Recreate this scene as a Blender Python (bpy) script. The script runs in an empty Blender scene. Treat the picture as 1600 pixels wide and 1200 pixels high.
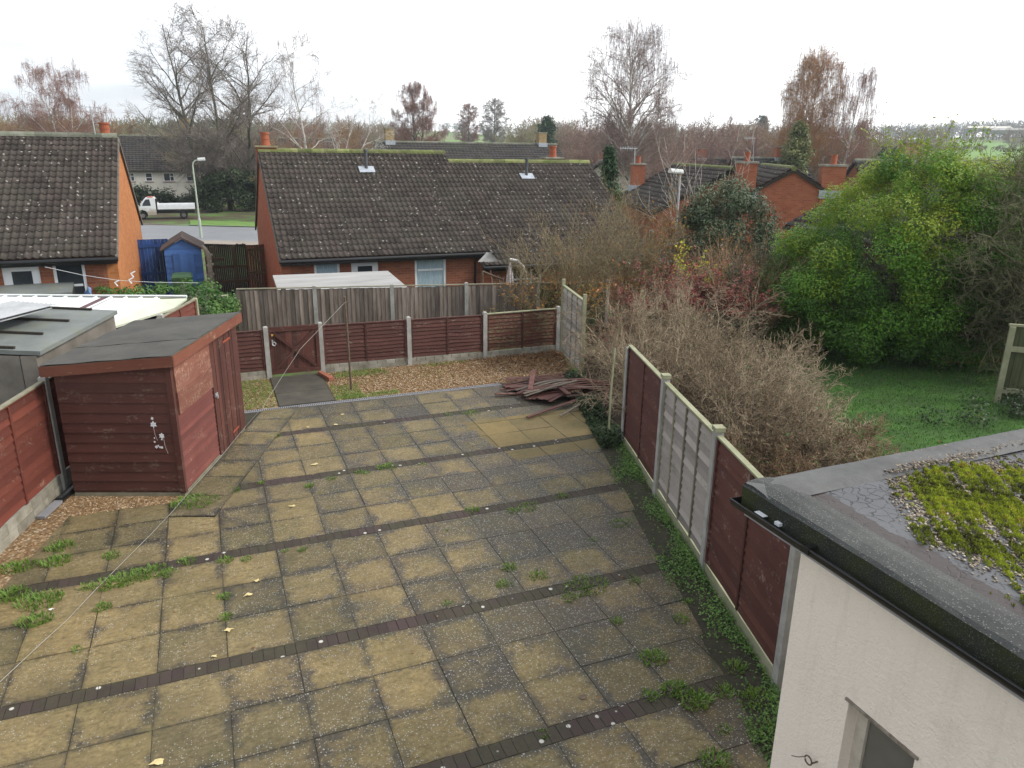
import bpy, math, random
import numpy as np
from mathutils import Vector, Matrix
R = math.radians
SC = bpy.context.scene
COL = SC.collection

# ------------------------------------------------------------------ camera
CAM_H, FPX, PITCH, ROLL, YAW = 4.52, 1160.0, 0.30407, -0.01226, -0.38886   # frame: X across the yard, Y away from the house
cam = bpy.data.cameras.new('camera'); camo = bpy.data.objects.new('camera', cam); COL.objects.link(camo)
cam.sensor_width = 36.0; cam.lens = 36.0 * FPX / 1600.0; cam.clip_start = 0.05; cam.clip_end = 6000.0
_ca = np.array([math.cos(YAW), -math.sin(YAW)]); _cb = np.array([math.sin(YAW), math.cos(YAW)])
def _world(v):                       # (right, forward, up) of the levelled camera -> world
    return Vector((v[0]*_ca[0]+v[1]*_cb[0], v[0]*_ca[1]+v[1]*_cb[1], v[2]))
_ca = np.array([math.cos(-YAW), -math.sin(-YAW)]); _cb = np.array([math.sin(-YAW), math.cos(-YAW)])
def ray(px, py):                     # direction through a point of the 1600x1200 photograph
    x, y = (px-800)/FPX, (py-600)/FPX
    c, s = math.cos(ROLL), math.sin(ROLL); x, y = c*x-s*y, s*x+c*y
    return _world((x, math.cos(PITCH)-y*math.sin(PITCH), -y*math.cos(PITCH)-math.sin(PITCH)))
def ATZ(px, py, z):                  # world point on the level z
    d = ray(px, py); return Vector((0, 0, CAM_H)) + d*((z-CAM_H)/d.z)
def ATD(px, py, D):                  # world point at horizontal distance D
    d = ray(px, py); return Vector((0, 0, CAM_H)) + d*(D/math.hypot(d.x, d.y))
_f = ray(800, 600).normalized(); _r = (ray(1600, 600)-ray(0, 600)).normalized(); _u = _r.cross(_f)
camo.matrix_world = Matrix(((_r.x, _u.x, -_f.x, 0), (_r.y, _u.y, -_f.y, 0), (_r.z, _u.z, -_f.z, CAM_H), (0, 0, 0, 1)))
SC.camera = camo

# ------------------------------------------------------------------ sky and sun (overcast, brighter to the right)
SUN_EL, SUN_AZ = R(38), R(118)        # azimuth from +Y towards +X
w = bpy.data.worlds.new("World"); SC.world = w; w.use_nodes = True
nt = w.node_tree; nt.nodes.clear()
out = nt.nodes.new('ShaderNodeOutputWorld'); mixs = nt.nodes.new('ShaderNodeMixShader')
b1 = nt.nodes.new('ShaderNodeBackground'); b2 = nt.nodes.new('ShaderNodeBackground')
sky = nt.nodes.new('ShaderNodeTexSky'); sky.sky_type = 'NISHITA'; sky.sun_disc = False
sky.sun_elevation = SUN_EL; sky.sun_rotation = SUN_AZ
b1.inputs[1].default_value = 0.10; nt.links.new(sky.outputs[0], b1.inputs[0])
tc = nt.nodes.new('ShaderNodeTexCoord'); mp = nt.nodes.new('ShaderNodeMapping'); mp.inputs['Scale'].default_value = (1.0, 1.0, 4.2)
nz = nt.nodes.new('ShaderNodeTexNoise'); nz.inputs['Scale'].default_value = 2.3; nz.inputs['Detail'].default_value = 5; nz.inputs['Roughness'].default_value = 0.5
rp = nt.nodes.new('ShaderNodeValToRGB'); rp.color_ramp.elements[0].position = 0.34; rp.color_ramp.elements[0].color = (0.425, 0.435, 0.45, 1)
rp.color_ramp.elements[1].position = 0.60; rp.color_ramp.elements[1].color = (1.0, 1.0, 1.0, 1)
nt.links.new(tc.outputs['Generated'], mp.inputs[0]); nt.links.new(mp.outputs[0], nz.inputs['Vector']); nt.links.new(nz.outputs[0], rp.inputs[0])
# a slightly thicker, greyer cloud sheet on the side away from the sun
dp = nt.nodes.new('ShaderNodeVectorMath'); dp.operation = 'DOT_PRODUCT'; dp.inputs[1].default_value = (0.97, 0.21, 0.25)
nt.links.new(tc.outputs['Generated'], dp.inputs[0])
rp2 = nt.nodes.new('ShaderNodeValToRGB'); rp2.color_ramp.elements[0].position = 0.0; rp2.color_ramp.elements[0].color = (0.42, 0.44, 0.465, 1)
rp2.color_ramp.elements[1].position = 0.8; rp2.color_ramp.elements[1].color = (1.0, 1.0, 1.0, 1)
nt.links.new(dp.outputs['Value'], rp2.inputs[0])
ml = nt.nodes.new('ShaderNodeMixRGB'); ml.blend_type = 'MULTIPLY'; ml.inputs[0].default_value = 1
nt.links.new(rp.outputs[0], ml.inputs[1]); nt.links.new(rp2.outputs[0], ml.inputs[2])
nt.links.new(ml.outputs[0], b2.inputs[0]); b2.inputs[1].default_value = 1.02
mixs.inputs[0].default_value = 0.93
nt.links.new(b1.outputs[0], mixs.inputs[1]); nt.links.new(b2.outputs[0], mixs.inputs[2]); nt.links.new(mixs.outputs[0], out.inputs[0])
sl = bpy.data.lights.new('sun', 'SUN'); sl.energy = 1.0; sl.angle = R(14); sl.color = (1.0, 0.95, 0.87)
so = bpy.data.objects.new('sun', sl); COL.objects.link(so)
so.rotation_euler = Vector((math.sin(SUN_AZ)*math.cos(SUN_EL), math.cos(SUN_AZ)*math.cos(SUN_EL), math.sin(SUN_EL))).to_track_quat('Z', 'Y').to_euler()
SC.view_settings.view_transform = 'Standard'; SC.view_settings.look = 'None'; SC.view_settings.exposure = 1.55; SC.view_settings.gamma = 1.0
SC.cycles.max_bounces = 5; SC.cycles.diffuse_bounces = 3; SC.cycles.transparent_max_bounces = 4

# ------------------------------------------------------------------ helpers: objects
def tag(o, label=None, cat=None, group=None, kind=None):
    if label: o['label'] = label
    if cat: o['category'] = cat
    if group: o['group'] = group
    if kind: o['kind'] = kind
    return o
def thing(name, label, cat, loc=(0, 0, 0), rz=0.0, group=None):
    o = bpy.data.objects.new(name, None); COL.objects.link(o); o.empty_display_size = 0.1
    o.location = loc; o.rotation_euler = (0, 0, rz)
    return tag(o, label, cat, group)
def link(name, me, parent=None, world=False):
    o = bpy.data.objects.new(name, me); COL.objects.link(o)
    if parent:
        o.parent = parent
        if world:
            r = parent
            while r.parent: r = r.parent
            M = Matrix.Translation(r.location) @ Matrix.Rotation(r.rotation_euler.z, 4, 'Z')
            me.transform(M.inverted())
    return o
def kids(o): return [c for c in bpy.data.objects if c.parent == o]
def copy_tree(o, parent=None, ch=None):
    c = o.copy(); COL.objects.link(c); c.parent = parent
    for k in (ch if ch is not None else kids(o)): copy_tree(k, c)
    return c
def setattrs(me, tones, uvs, smooth):
    if tones is not None:
        a = me.attributes.new('tone', 'FLOAT', 'FACE'); a.data.foreach_set('value', np.asarray(tones, dtype=np.float32))
    if uvs is not None:
        l = me.uv_layers.new(name='UV'); l.data.foreach_set('uv', np.asarray(uvs, dtype=np.float32).ravel())
    if smooth: me.polygons.foreach_set('use_smooth', np.ones(len(me.polygons), dtype=bool))
class MB:                            # collects shapes into ONE mesh; self.m is the current local matrix
    def __init__(s): s.v = []; s.f = []; s.t = []; s.i = []; s.m = Matrix.Identity(4); s.uv = []; s.hasuv = False
    def at(s, loc=(0, 0, 0), rz=0.0, rx=0.0, ry=0.0):
        s.m = Matrix.Translation(loc) @ Matrix.Rotation(rz, 4, 'Z') @ Matrix.Rotation(ry, 4, 'Y') @ Matrix.Rotation(rx, 4, 'X'); return s
    def frame(s, o, x, z=(0, 0, 1)):
        x = Vector(x).normalized(); z = Vector(z); y = z.cross(x).normalized(); z = x.cross(y)
        s.m = Matrix(((x.x, y.x, z.x, o[0]), (x.y, y.y, z.y, o[1]), (x.z, y.z, z.z, o[2]), (0, 0, 0, 1))); return s
    def add(s, vs, fs, tone=0.5, mi=0, uvs=None):
        n = len(s.v); s.v += [tuple(s.m @ Vector(p)) for p in vs]
        for k, f in enumerate(fs):
            s.f.append(tuple(n+j for j in f)); s.t.append(tone); s.i.append(mi)
            if uvs is not None: s.hasuv = True; s.uv += [uvs[j] for j in f]
            else: s.uv += [(0.5, 0.5)]*len(f)
        return s
    def box(s, x0, x1, y0, y1, z0, z1, tone=0.5, mi=0):
        return s.add([(x0, y0, z0), (x1, y0, z0), (x1, y1, z0), (x0, y1, z0), (x0, y0, z1), (x1, y0, z1), (x1, y1, z1), (x0, y1, z1)],
                     [(0, 3, 2, 1), (4, 5, 6, 7), (0, 1, 5, 4), (1, 2, 6, 5), (2, 3, 7, 6), (3, 0, 4, 7)], tone, mi)
    def hull8(s, lo, hi, tone=0.5, mi=0):      # lo, hi: 4 points each, counter-clockwise seen from above
        return s.add(list(lo)+list(hi), [(0, 3, 2, 1), (4, 5, 6, 7), (0, 1, 5, 4), (1, 2, 6, 5), (2, 3, 7, 6), (3, 0, 4, 7)], tone, mi)
    def prism(s, poly, z0, z1, tone=0.5, mi=0, axis='z'):
        n = len(poly)
        if axis == 'z': lo = [(p[0], p[1], z0) for p in poly]; hi = [(p[0], p[1], z1) for p in poly]
        elif axis == 'y': lo = [(p[0], z0, p[1]) for p in poly]; hi = [(p[0], z1, p[1]) for p in poly]
        else: lo = [(z0, p[0], p[1]) for p in poly]; hi = [(z1, p[0], p[1]) for p in poly]
        fs = [tuple(range(n))[::-1], tuple(range(n, 2*n))] + [(i, (i+1) % n, n+(i+1) % n, n+i) for i in range(n)]
        return s.add(lo+hi, fs, tone, mi)
    def tube(s, pts, r, n=8, tone=0.5, mi=0, cap=True):
        pts = [Vector(p) for p in pts]; rs = r if isinstance(r, (list, tuple)) else [r]*len(pts)
        vs = []; fs = []; pd = None
        for i, p in enumerate(pts):
            d = (pts[min(i+1, len(pts)-1)]-pts[max(i-1, 0)]).normalized()
            a = d.orthogonal().normalized() if pd is None else (pd - d*pd.dot(d)).normalized(); pd = a; b = d.cross(a)
            for k in range(n):
                t = 2*math.pi*k/n; vs.append(tuple(p+(a*math.cos(t)+b*math.sin(t))*rs[i]))
        for i in range(len(pts)-1):
            for k in range(n): fs.append((i*n+k, i*n+(k+1) % n, (i+1)*n+(k+1) % n, (i+1)*n+k))
        if cap: fs += [tuple(range(n))[::-1], tuple(range((len(pts)-1)*n, len(pts)*n))]
        return s.add(vs, fs, tone, mi)
    def build(s, name, mats, parent=None, smooth=False, world=False):
        me = bpy.data.meshes.new(name); me.from_pydata(s.v, [], s.f)
        for m in (mats if isinstance(mats, (list, tuple)) else [mats]): me.materials.append(m)
        me.polygons.foreach_set('material_index', s.i)
        setattrs(me, s.t, s.uv if s.hasuv else None, smooth)
        return link(name, me, parent, world)
def np_mesh(name, V, F, mat, parent=None, tones=None, world=False, smooth=False, uvs=None):
    V = np.asarray(V, dtype=np.float32); F = np.asarray(F, dtype=np.int32); k = F.shape[1]
    me = bpy.data.meshes.new(name); me.vertices.add(len(V)); me.vertices.foreach_set('co', V.ravel())
    me.loops.add(F.size); me.loops.foreach_set('vertex_index', F.ravel())
    me.polygons.add(len(F)); me.polygons.foreach_set('loop_start', np.arange(0, F.size, k, dtype=np.int32))
    me.update(calc_edges=True); me.validate()
    for m in (mat if isinstance(mat, (list, tuple)) else [mat]): me.materials.append(m)
    setattrs(me, tones, uvs, smooth)
    return link(name, me, parent, world)

# ------------------------------------------------------------------ helpers: materials
class NT:
    def __init__(s, name):
        s.m = bpy.data.materials.new(name); s.m.use_nodes = True; s.t = s.m.node_tree; s.t.nodes.clear()
        s.o = s.t.nodes.new('ShaderNodeOutputMaterial'); s.p = s.t.nodes.new('ShaderNodeBsdfPrincipled')
        s.t.links.new(s.p.outputs[0], s.o.inputs[0]); s.obj = s.n('ShaderNodeTexCoord').outputs['Object']
    def n(s, ty, **kw):
        nd = s.t.nodes.new(ty)
        for k, v in kw.items():
            if k.startswith('_'): setattr(nd, k[1:], v)
            else:
                k = int(k[1:]) if k[0] == 'i' and k[1:].isdigit() else k.replace('_', ' ')
                s.set(nd.inputs[k], v)
        return nd
    def set(s, inp, v):
        if hasattr(v, 'is_output'): s.t.links.new(v, inp)
        else:
            if isinstance(v, tuple) and len(v) == 3 and inp.type == 'RGBA': v = (*v, 1)
            if isinstance(v, (int, float)) and inp.type == 'RGBA': v = (v, v, v, 1)
            inp.default_value = v
    def noise(s, scale, detail=4, rough=0.55, vec=None, sc=None):
        v = vec or s.obj
        if sc: v = s.n('ShaderNodeMapping', Vector=v, Scale=sc).outputs[0]
        return s.n('ShaderNodeTexNoise', Vector=v, Scale=scale, Detail=detail, Roughness=rough).outputs[0]
    def vor(s, scale, feat='F1', vec=None, out='Distance', rnd=1.0):
        return s.n('ShaderNodeTexVoronoi', _feature=feat, Vector=vec or s.obj, Scale=scale, Randomness=rnd).outputs[out]
    def ramp(s, f, stops, interp='LINEAR'):
        nd = s.n('ShaderNodeValToRGB'); s.set(nd.inputs[0], f); cr = nd.color_ramp; cr.interpolation = interp
        while len(cr.elements) < len(stops): cr.elements.new(0.5)
        for e, (p, c) in zip(cr.elements, stops):
            e.position = p; e.color = (c, c, c, 1) if not isinstance(c, tuple) else (*c, 1)
        return nd.outputs[0]
    def mix(s, f, a, b, mode='MIX'):
        return s.n('ShaderNodeMixRGB', _blend_type=mode, i0=f, i1=a, i2=b).outputs[0]
    def math(s, op, a, b=0.0, c=0.0):
        return s.n('ShaderNodeMath', _operation=op, i0=a, i1=b, i2=c).outputs[0]
    def tone(s): return s.n('ShaderNodeAttribute', _attribute_name='tone').outputs['Fac']
    def bump(s, h, strength=0.5, dist=0.02, nrm=None):
        nd = s.n('ShaderNodeBump', Height=h, Strength=strength, Distance=dist)
        if nrm: s.set(nd.inputs['Normal'], nrm)
        return nd.outputs[0]
    def done(s, col, rough=0.85, nrm=None, spec=0.35, metal=0.0):
        s.set(s.p.inputs['Base Color'], col); s.set(s.p.inputs['Roughness'], rough)
        if nrm: s.set(s.p.inputs['Normal'], nrm)
        s.p.inputs['Specular IOR Level'].default_value = spec; s.p.inputs['Metallic'].default_value = metal
        return s.m
MC = {}
def simple(name, c1, c2, scale=6.0, rough=0.85, bump=0.3, bs=None, sc=None, tonevar=0.35, spec=0.35, dist=0.01, metal=0.0):
    if name in MC: return MC[name]
    k = NT(name); f = k.noise(scale, 5, 0.6, sc=sc)
    c = k.mix(k.ramp(f, [(0.3, 0.0), (0.7, 1.0)]), c1, c2)
    t = k.math('MULTIPLY_ADD', k.tone(), 2*tonevar, 1-tonevar)
    c = k.mix(1.0, c, t, 'MULTIPLY') if tonevar else c
    b = k.bump(k.noise(bs or scale*6, 4, 0.6, sc=sc), bump, dist)
    MC[name] = k.done(c, rough, b, spec, metal); return MC[name]
def leafmat(name, stops, rough=0.5, transl=0.3):
    k = NT(name); c = k.ramp(k.tone(), stops)
    c = k.mix(1.0, c, k.math('MULTIPLY_ADD', k.noise(1.3, 3), 0.8, 0.6), 'MULTIPLY')
    k.done(c, rough, None, 0.3)
    tr = k.n('ShaderNodeBsdfTranslucent'); k.set(tr.inputs['Color'], c)
    mx = k.n('ShaderNodeMixShader', i0=transl); k.t.links.new(k.p.outputs[0], mx.inputs[1]); k.t.links.new(tr.outputs[0], mx.inputs[2])
    k.t.links.new(mx.outputs[0], k.o.inputs[0]); return k.m
def glassmat(name, c=(0.02, 0.025, 0.03), rough=0.12):
    k = NT(name); return k.done(k.mix(k.noise(2.0), c, tuple(x*2.2 for x in c)), rough, None, 0.8)

def roof_tile_mat(name, base1, base2, lichen=0.5, moss=0.0):
    k = NT(name); t = k.tone()
    n1 = k.noise(0.9, 5, 0.6); n2 = k.noise(14, 4, 0.7)
    c = k.mix(k.ramp(t, [(0.1, 0.0), (0.9, 1.0)]), base1, base2)
    c = k.mix(k.math('MULTIPLY', k.ramp(n1, [(0.42, 0.0), (0.68, 1.0)]), 0.6), c, (0.070, 0.064, 0.050))
    c = k.mix(k.math('MULTIPLY', k.ramp(n2, [(0.5, 0.0), (0.75, 1.0)]), 0.55), c, (0.095, 0.088, 0.074))
    v = k.vor(5.5, vec=None); sp = k.ramp(v, [(0.15, 1.0), (0.20, 0.0)])
    gate = k.ramp(k.n('ShaderNodeSeparateColor', Color=k.vor(5.5, out='Color')).outputs[0], [(0.50, 0.0), (0.54, 1.0)])
    sp = k.math('MULTIPLY', k.math('MULTIPLY', sp, gate), lichen)
    c = k.mix(sp, c, (0.36, 0.35, 0.31))
    v2 = k.vor(17.0); g2 = k.ramp(k.noise(2.2, 3), [(0.5, 0.0), (0.66, 1.0)])
    c = k.mix(k.math('MULTIPLY', k.math('MULTIPLY', k.ramp(v2, [(0.12, 1.0), (0.2, 0.0)]), g2), lichen*0.8), c, (0.33, 0.33, 0.27))
    if moss:
        z = k.n('ShaderNodeSeparateXYZ', Vector=k.obj).outputs['Z']
        mk = k.math('ADD', k.math('MULTIPLY', z, 1.0), k.math('MULTIPLY', k.noise(3.0, 5, 0.7), 1.1))
        mm = k.ramp(mk, [(moss, 0.0), (moss+0.35, 0.85)])
        c = k.mix(mm, c, k.mix(k.noise(9), (0.10, 0.13, 0.03), (0.22, 0.24, 0.07)))
    return k.done(c, 0.9, k.bump(k.noise(60, 3, 0.7), 0.4, 0.01), 0.25)

def brick_mat(name, c1, c2, mortar, axis='XZ', scale=1.0):
    k = NT(name)
    v = k.obj
    s3 = k.n('ShaderNodeSeparateXYZ', Vector=v)
    cb = k.n('ShaderNodeCombineXYZ'); k.set(cb.inputs[0], k.math('ADD', s3.outputs['X'], s3.outputs['Y'])); k.set(cb.inputs[1], s3.outputs['Z'])
    bt = k.n('ShaderNodeTexBrick', Vector=cb.outputs[0], Color1=c1, Color2=c2, Mortar=mortar, Scale=1.0, Mortar_Size=0.006, Mortar_Smooth=0.3, Bias=0.0, Brick_Width=0.225, Row_Height=0.075)
    c = k.mix(0.5, bt.outputs[0], k.mix(k.noise(2.5, 5), (0.55, 0.55, 0.55), (1.25, 1.2, 1.15)), 'MULTIPLY')
    c = k.mix(0.25, c, k.mix(k.noise(0.7, 3), (0.7, 0.7, 0.7), (1.3, 1.3, 1.3)), 'MULTIPLY')
    return k.done(c, 0.9, k.bump(bt.outputs['Fac'], -0.6, 0.01), 0.2)

def painted_wood(name, paint, paint2, bare, wear=0.35, grain=(1.5, 30, 30)):
    k = NT(name)
    g = k.noise(3.0, 5, 0.65, sc=grain); n = k.noise(1.6, 4)
    c = k.mix(k.ramp(n, [(0.3, 0.0), (0.7, 1.0)]), paint, paint2)
    c = k.mix(k.math('MULTIPLY', k.ramp(g, [(0.35, 0.0), (0.75, 1.0)]), 0.35), c, tuple(x*0.45 for x in paint))
    w_ = k.math('MULTIPLY', k.ramp(k.noise(2.4, 6, 0.75, sc=(1.0, 1.0, 2.5)), [(0.62-wear*0.25, 0.0), (0.70-wear*0.2, 1.0)]), k.ramp(k.noise(26, 4, 0.7, sc=(grain[0]/3, 1, 1)), [(0.48, 0.0), (0.58, 1.0)]))
    c = k.mix(k.math('MULTIPLY', w_, 0.75), c, bare)
    c = k.mix(1.0, c, k.math('MULTIPLY_ADD', k.tone(), 0.8, 0.6), 'MULTIPLY')
    return k.done(c, 0.72, k.bump(g, 0.5, 0.006), 0.35)
# ------------------------------------------------------------------ helpers: plants
def tubes_np(P0, P1, r0, r1, n=3):
    P0 = np.asarray(P0, float); P1 = np.asarray(P1, float); r0 = np.asarray(r0, float); r1 = np.asarray(r1, float)
    d = P1-P0; L = np.linalg.norm(d, axis=1, keepdims=True)+1e-9; d = d/L
    a = np.cross(d, np.where(np.abs(d[:, 2:3]) < 0.9, np.array([[0, 0, 1.0]]), np.array([[1.0, 0, 0]]))); a /= np.linalg.norm(a, axis=1, keepdims=True)+1e-9
    b = np.cross(d, a); N = len(P0); V = np.zeros((N, 2*n, 3))
    for k in range(n):
        t = 2*math.pi*k/n; o = a*math.cos(t)+b*math.sin(t)
        V[:, k] = P0+o*r0[:, None]; V[:, n+k] = P1+o*r1[:, None]
    F = np.array([[k, (k+1) % n, n+(k+1) % n, n+k] for k in range(n)])
    return V.reshape(-1, 3), (F[None]+np.arange(N)[:, None, None]*2*n).reshape(-1, 4)
def grow(rng, segs, p, d, L, r, lv, P):
    """one branch: a wandering polyline, then its children"""
    n = max(2, P['n'][lv]); pts = [p.copy()]; rs = [r]; dd = d/np.linalg.norm(d); last = lv == len(P['n'])-1
    rend = r*P['taper'][lv] if not last else r*0.5
    for i in range(n):
        w = rng.normal(0, P['wander'][lv], 3); dd = dd+w; dd[2] += P['up'][lv]; dd /= np.linalg.norm(dd)
        q = pts[-1]+dd*L/n; rr = r+(rend-r)*(i+1)/n
        segs.append((pts[-1], q, rs[-1], rr, lv)); pts.append(q); rs.append(rr)
    if last: return
    m = P['kids'][lv]; m = m+int(rng.integers(-1, 2)) if m > 3 else m
    for j in range(max(1, m)):
        t = P['start'][lv]+(1-P['start'][lv])*((j+rng.random()*0.8)/m); t = min(t, 0.999)
        x = t*n; i = int(x); fr = x-i; q = pts[i]*(1-fr)+pts[i+1]*fr; rr = rs[i]*(1-fr)+rs[i+1]*fr
        dl = pts[i+1]-pts[i]; dl /= np.linalg.norm(dl); side = rng.normal(0, 1, 3); side -= dl*side.dot(dl); side /= np.linalg.norm(side)+1e-9
        an = R(P['ang'][lv]*(0.75+0.5*rng.random())); nd = dl*math.cos(an)+side*math.sin(an)
        grow(rng, segs, q, nd, L*P['len'][lv]*(0.7+0.6*rng.random())*(1.15-0.5*t), max(P['rmin'], min(rr*0.75, r*P['rad'][lv])), lv+1, P)
    if P.get('leader', True):
        grow(rng, segs, pts[-1], dd, L*P['len'][lv]*0.8, max(P['rmin'], rs[-1]*0.9), lv+1, P)
def crown_from(segs, cut):
    a = [s for s in segs if s[4] <= cut]; b = [s for s in segs if s[4] > cut]; return a, b
def seg_mesh(name, segs, mat, parent, n=3, tone=(0.3, 0.9), rng=None, world=False):
    if not segs: return None
    rng = rng or np.random.default_rng(1)
    V, F = tubes_np([s[0] for s in segs], [s[1] for s in segs], [s[2] for s in segs], [s[3] for s in segs], n)
    t = np.repeat(rng.uniform(tone[0], tone[1], len(segs)), n)
    return np_mesh(name, V, F, mat, parent, t, world)
BARE = dict(n=(5, 5, 4, 3, 3), taper=(0.45, 0.4, 0.4, 0.4, 0.4), wander=(0.05, 0.10, 0.14, 0.18, 0.2), up=(0.02, 0.05, 0.03, 0.02, 0.0),
            kids=(8, 7, 6, 5), start=(0.25, 0.2, 0.15, 0.1), ang=(42, 42, 40, 38), len=(0.55, 0.55, 0.5, 0.5), rad=(0.5, 0.45, 0.5, 0.6), rmin=0.009)
def PP(**k): d = dict(BARE); d.update(k); return d
BIRCH = PP(n=(7, 5, 4, 4, 4), taper=(0.25, 0.3, 0.4, 0.4, 0.4), wander=(0.04, 0.08, 0.12, 0.12, 0.1), up=(0.03, 0.09, -0.05, -0.22, -0.3),
           kids=(12, 7, 6, 5), start=(0.28, 0.2, 0.15, 0.1), ang=(38, 35, 40, 35), len=(0.36, 0.45, 0.55, 0.6), rad=(0.35, 0.4, 0.45, 0.6))
def bare_tree(name, label, base, height, seed, P, tmat, cmat, cat='tree', group=None, r=None, cut=1, lean=(0, 0), stems=1, spread=0.25, tn=6, cn=3, leaves=None, trunk_len=0.55, gap=0.0):
    rng = np.random.default_rng(seed); t = thing(name, label, cat, base, 0, group); segs = []
    r = r or height*0.017
    for k in range(stems):
        a = 2*math.pi*(k+0.3*rng.random())/max(1, stems)+1.0; sp = spread if stems > 1 else 0
        d = np.array([math.cos(a)*sp+lean[0], math.sin(a)*sp+lean[1], 1.0])
        o = np.array([math.cos(a)*(sp*r*3+gap), math.sin(a)*(sp*r*3+gap), -0.3])
        grow(rng, segs, o, d, height*trunk_len*(0.85+0.3*rng.random() if stems > 1 else 1), r/(stems**0.4), 0, P)
    top = max(s[1][2] for s in segs); k = height/top
    segs = [(s[0]*k, s[1]*k, s[2], s[3], s[4]) for s in segs]
    a, b = crown_from(segs, cut)
    seg_mesh('trunk', a, tmat, t, tn, rng=rng); c = seg_mesh('crown', b, cmat, t, cn, rng=rng)
    if leaves:
        mat, num, size, lt = leaves; ends = [s for s in b if s[4] >= len(P['n'])-2]
        idx = rng.integers(0, len(ends), num); f = rng.random(num)[:, None]
        C = np.array([ends[i][0] for i in idx])*(1-f)+np.array([ends[i][1] for i in idx])*f
        leaf_mesh('leaves', C, size, mat, t, rng, lt)
    return t, segs
SUBP = dict(n=(5, 4, 3), taper=(0.4, 0.4, 0.4), wander=(0.10, 0.13, 0.15), up=(0.02, 0.0, -0.02), kids=(7, 5), start=(0.12, 0.1), ang=(38, 38), len=(0.55, 0.55), rad=(0.6, 0.6), rmin=0.009, leader=False)
def env_tree(name, label, base, H, rx, z0, seed, tmat, cmat, nl=30, sub=9, sublen=0.22, r=0.2, stems=((0, 0, 0, 0),), shape=0.5, peak=0.55, rise=0.9, P=None, dstep=4, droop=0.0, tmat_lv=0, cat='tree', group=None, leaves=None, ntrunk=8):
    """tree whose limbs end on an egg-shaped crown; stems = (x, y, top x, top y)"""
    rng = np.random.default_rng(seed); t = thing(name, label, cat, base, 0, group); P_ = dict(SUBP); P_.update(P or {}); segs = []; fine = []
    def wz(f): f = min(max(f, 0), 1); return max(0.02, (1-abs((f-peak)/(peak if f < peak else 1-peak))**2)**shape)
    for (sx, sy, tx, ty) in stems:
        tp = [np.array([sx, sy, -0.3])]; n = ntrunk
        for i in range(1, n+1):
            f = i/n; tp.append(np.array([sx+(tx-sx)*f**1.2+rng.normal(0, 0.012*H/n*2), sy+(ty-sy)*f**1.2+rng.normal(0, 0.012*H/n*2), H*0.93*f]))
        rr = [r*(1-0.93*(i/n)**0.8)+0.01 for i in range(n+1)]
        for i in range(n): segs.append((tp[i], tp[i+1], rr[i], rr[i+1], 0))
        m = max(3, int(nl/len(stems)))
        for k_ in range(m):
            f = (k_+rng.random())/m; zt_ = H*(z0+(1-z0)*f*0.98); a = k_*2.4+rng.random()*1.0+seed; w_ = rx*wz(f)*(0.72+0.28*rng.random())
            T = np.array([tx*0.5+w_*math.cos(a), ty*0.5+w_*math.sin(a)*0.9, zt_]); hd = math.hypot(T[0]-sx, T[1]-sy)
            zs = max(H*z0*0.55, min(zt_-hd*rise*(0.7+0.5*rng.random()), H*0.85)); fs_ = zs/(H*0.93); i = min(n-1, int(fs_*n)); q = fs_*n-i; S_ = tp[i]*(1-q)+tp[i+1]*q; r0 = min((rr[i]*(1-q)+rr[i+1]*q)*0.6, 0.035*hd**0.5+0.02)
            Mi = (S_+T)/2+np.array([0, 0, 0.10*hd*(1 if droop < 0.1 else 2.0)])+rng.normal(0, 0.06*hd, 3); pts = []
            ns = 7
            for j in range(ns+1): u = j/ns; pts.append(S_*(1-u)**2+Mi*2*u*(1-u)+T*u*u+rng.normal(0, 0.015*hd, 3)*(0 < j < ns))
            rs = [r0*(1-0.85*j/ns) for j in range(ns+1)]
            for j in range(ns): segs.append((pts[j], pts[j+1], rs[j], rs[j+1], 1))
            for j in range(sub):
                u = 0.15+0.85*(j+rng.random())/sub; x = min(u*ns, ns-0.01); i2 = int(x); p = pts[i2]*(1-(x-i2))+pts[i2+1]*(x-i2); dl = pts[i2+1]-pts[i2]; dl /= np.linalg.norm(dl)+1e-9
                side = rng.normal(0, 1, 3); side -= dl*side.dot(dl); side /= np.linalg.norm(side)+1e-9; an = R(42*(0.6+0.7*rng.random())); nd = dl*math.cos(an)+side*math.sin(an)
                grow(rng, fine, p, nd, rx*sublen*(0.7+0.6*rng.random())*(1.25-0.6*u), max(P_['rmin'], rs[i2]*0.55), 0, P_)
    if droop:
        out_ = []
        for s in fine: out_.append(s)
        fine = out_; tips = [s for s in fine if s[4] == len(P_['n'])-1]
        for i in range(0, len(tips), dstep):
            s = tips[i]; L = droop*(0.5+rng.random()); q = s[1]
            for j in range(3): q2 = q+np.array([rng.normal(0, 0.05)*L, rng.normal(0, 0.05)*L, -L/3]); fine.append((q, q2, P_['rmin']*0.9, P_['rmin']*0.7, 3)); q = q2
    seg_mesh('trunk', segs, tmat, t, 6, rng=rng); seg_mesh('crown', fine, cmat, t, 3, rng=rng)
    if leaves:
        mat, num, size, lt = leaves; ends = [s for s in fine if s[4] >= 2]; idx = rng.integers(0, len(ends), num); f = rng.random(num)[:, None]
        leaf_mesh('leaves', np.array([ends[i][0] for i in idx])*(1-f)+np.array([ends[i][1] for i in idx])*f, size, mat, t, rng, lt)
    return t
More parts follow.
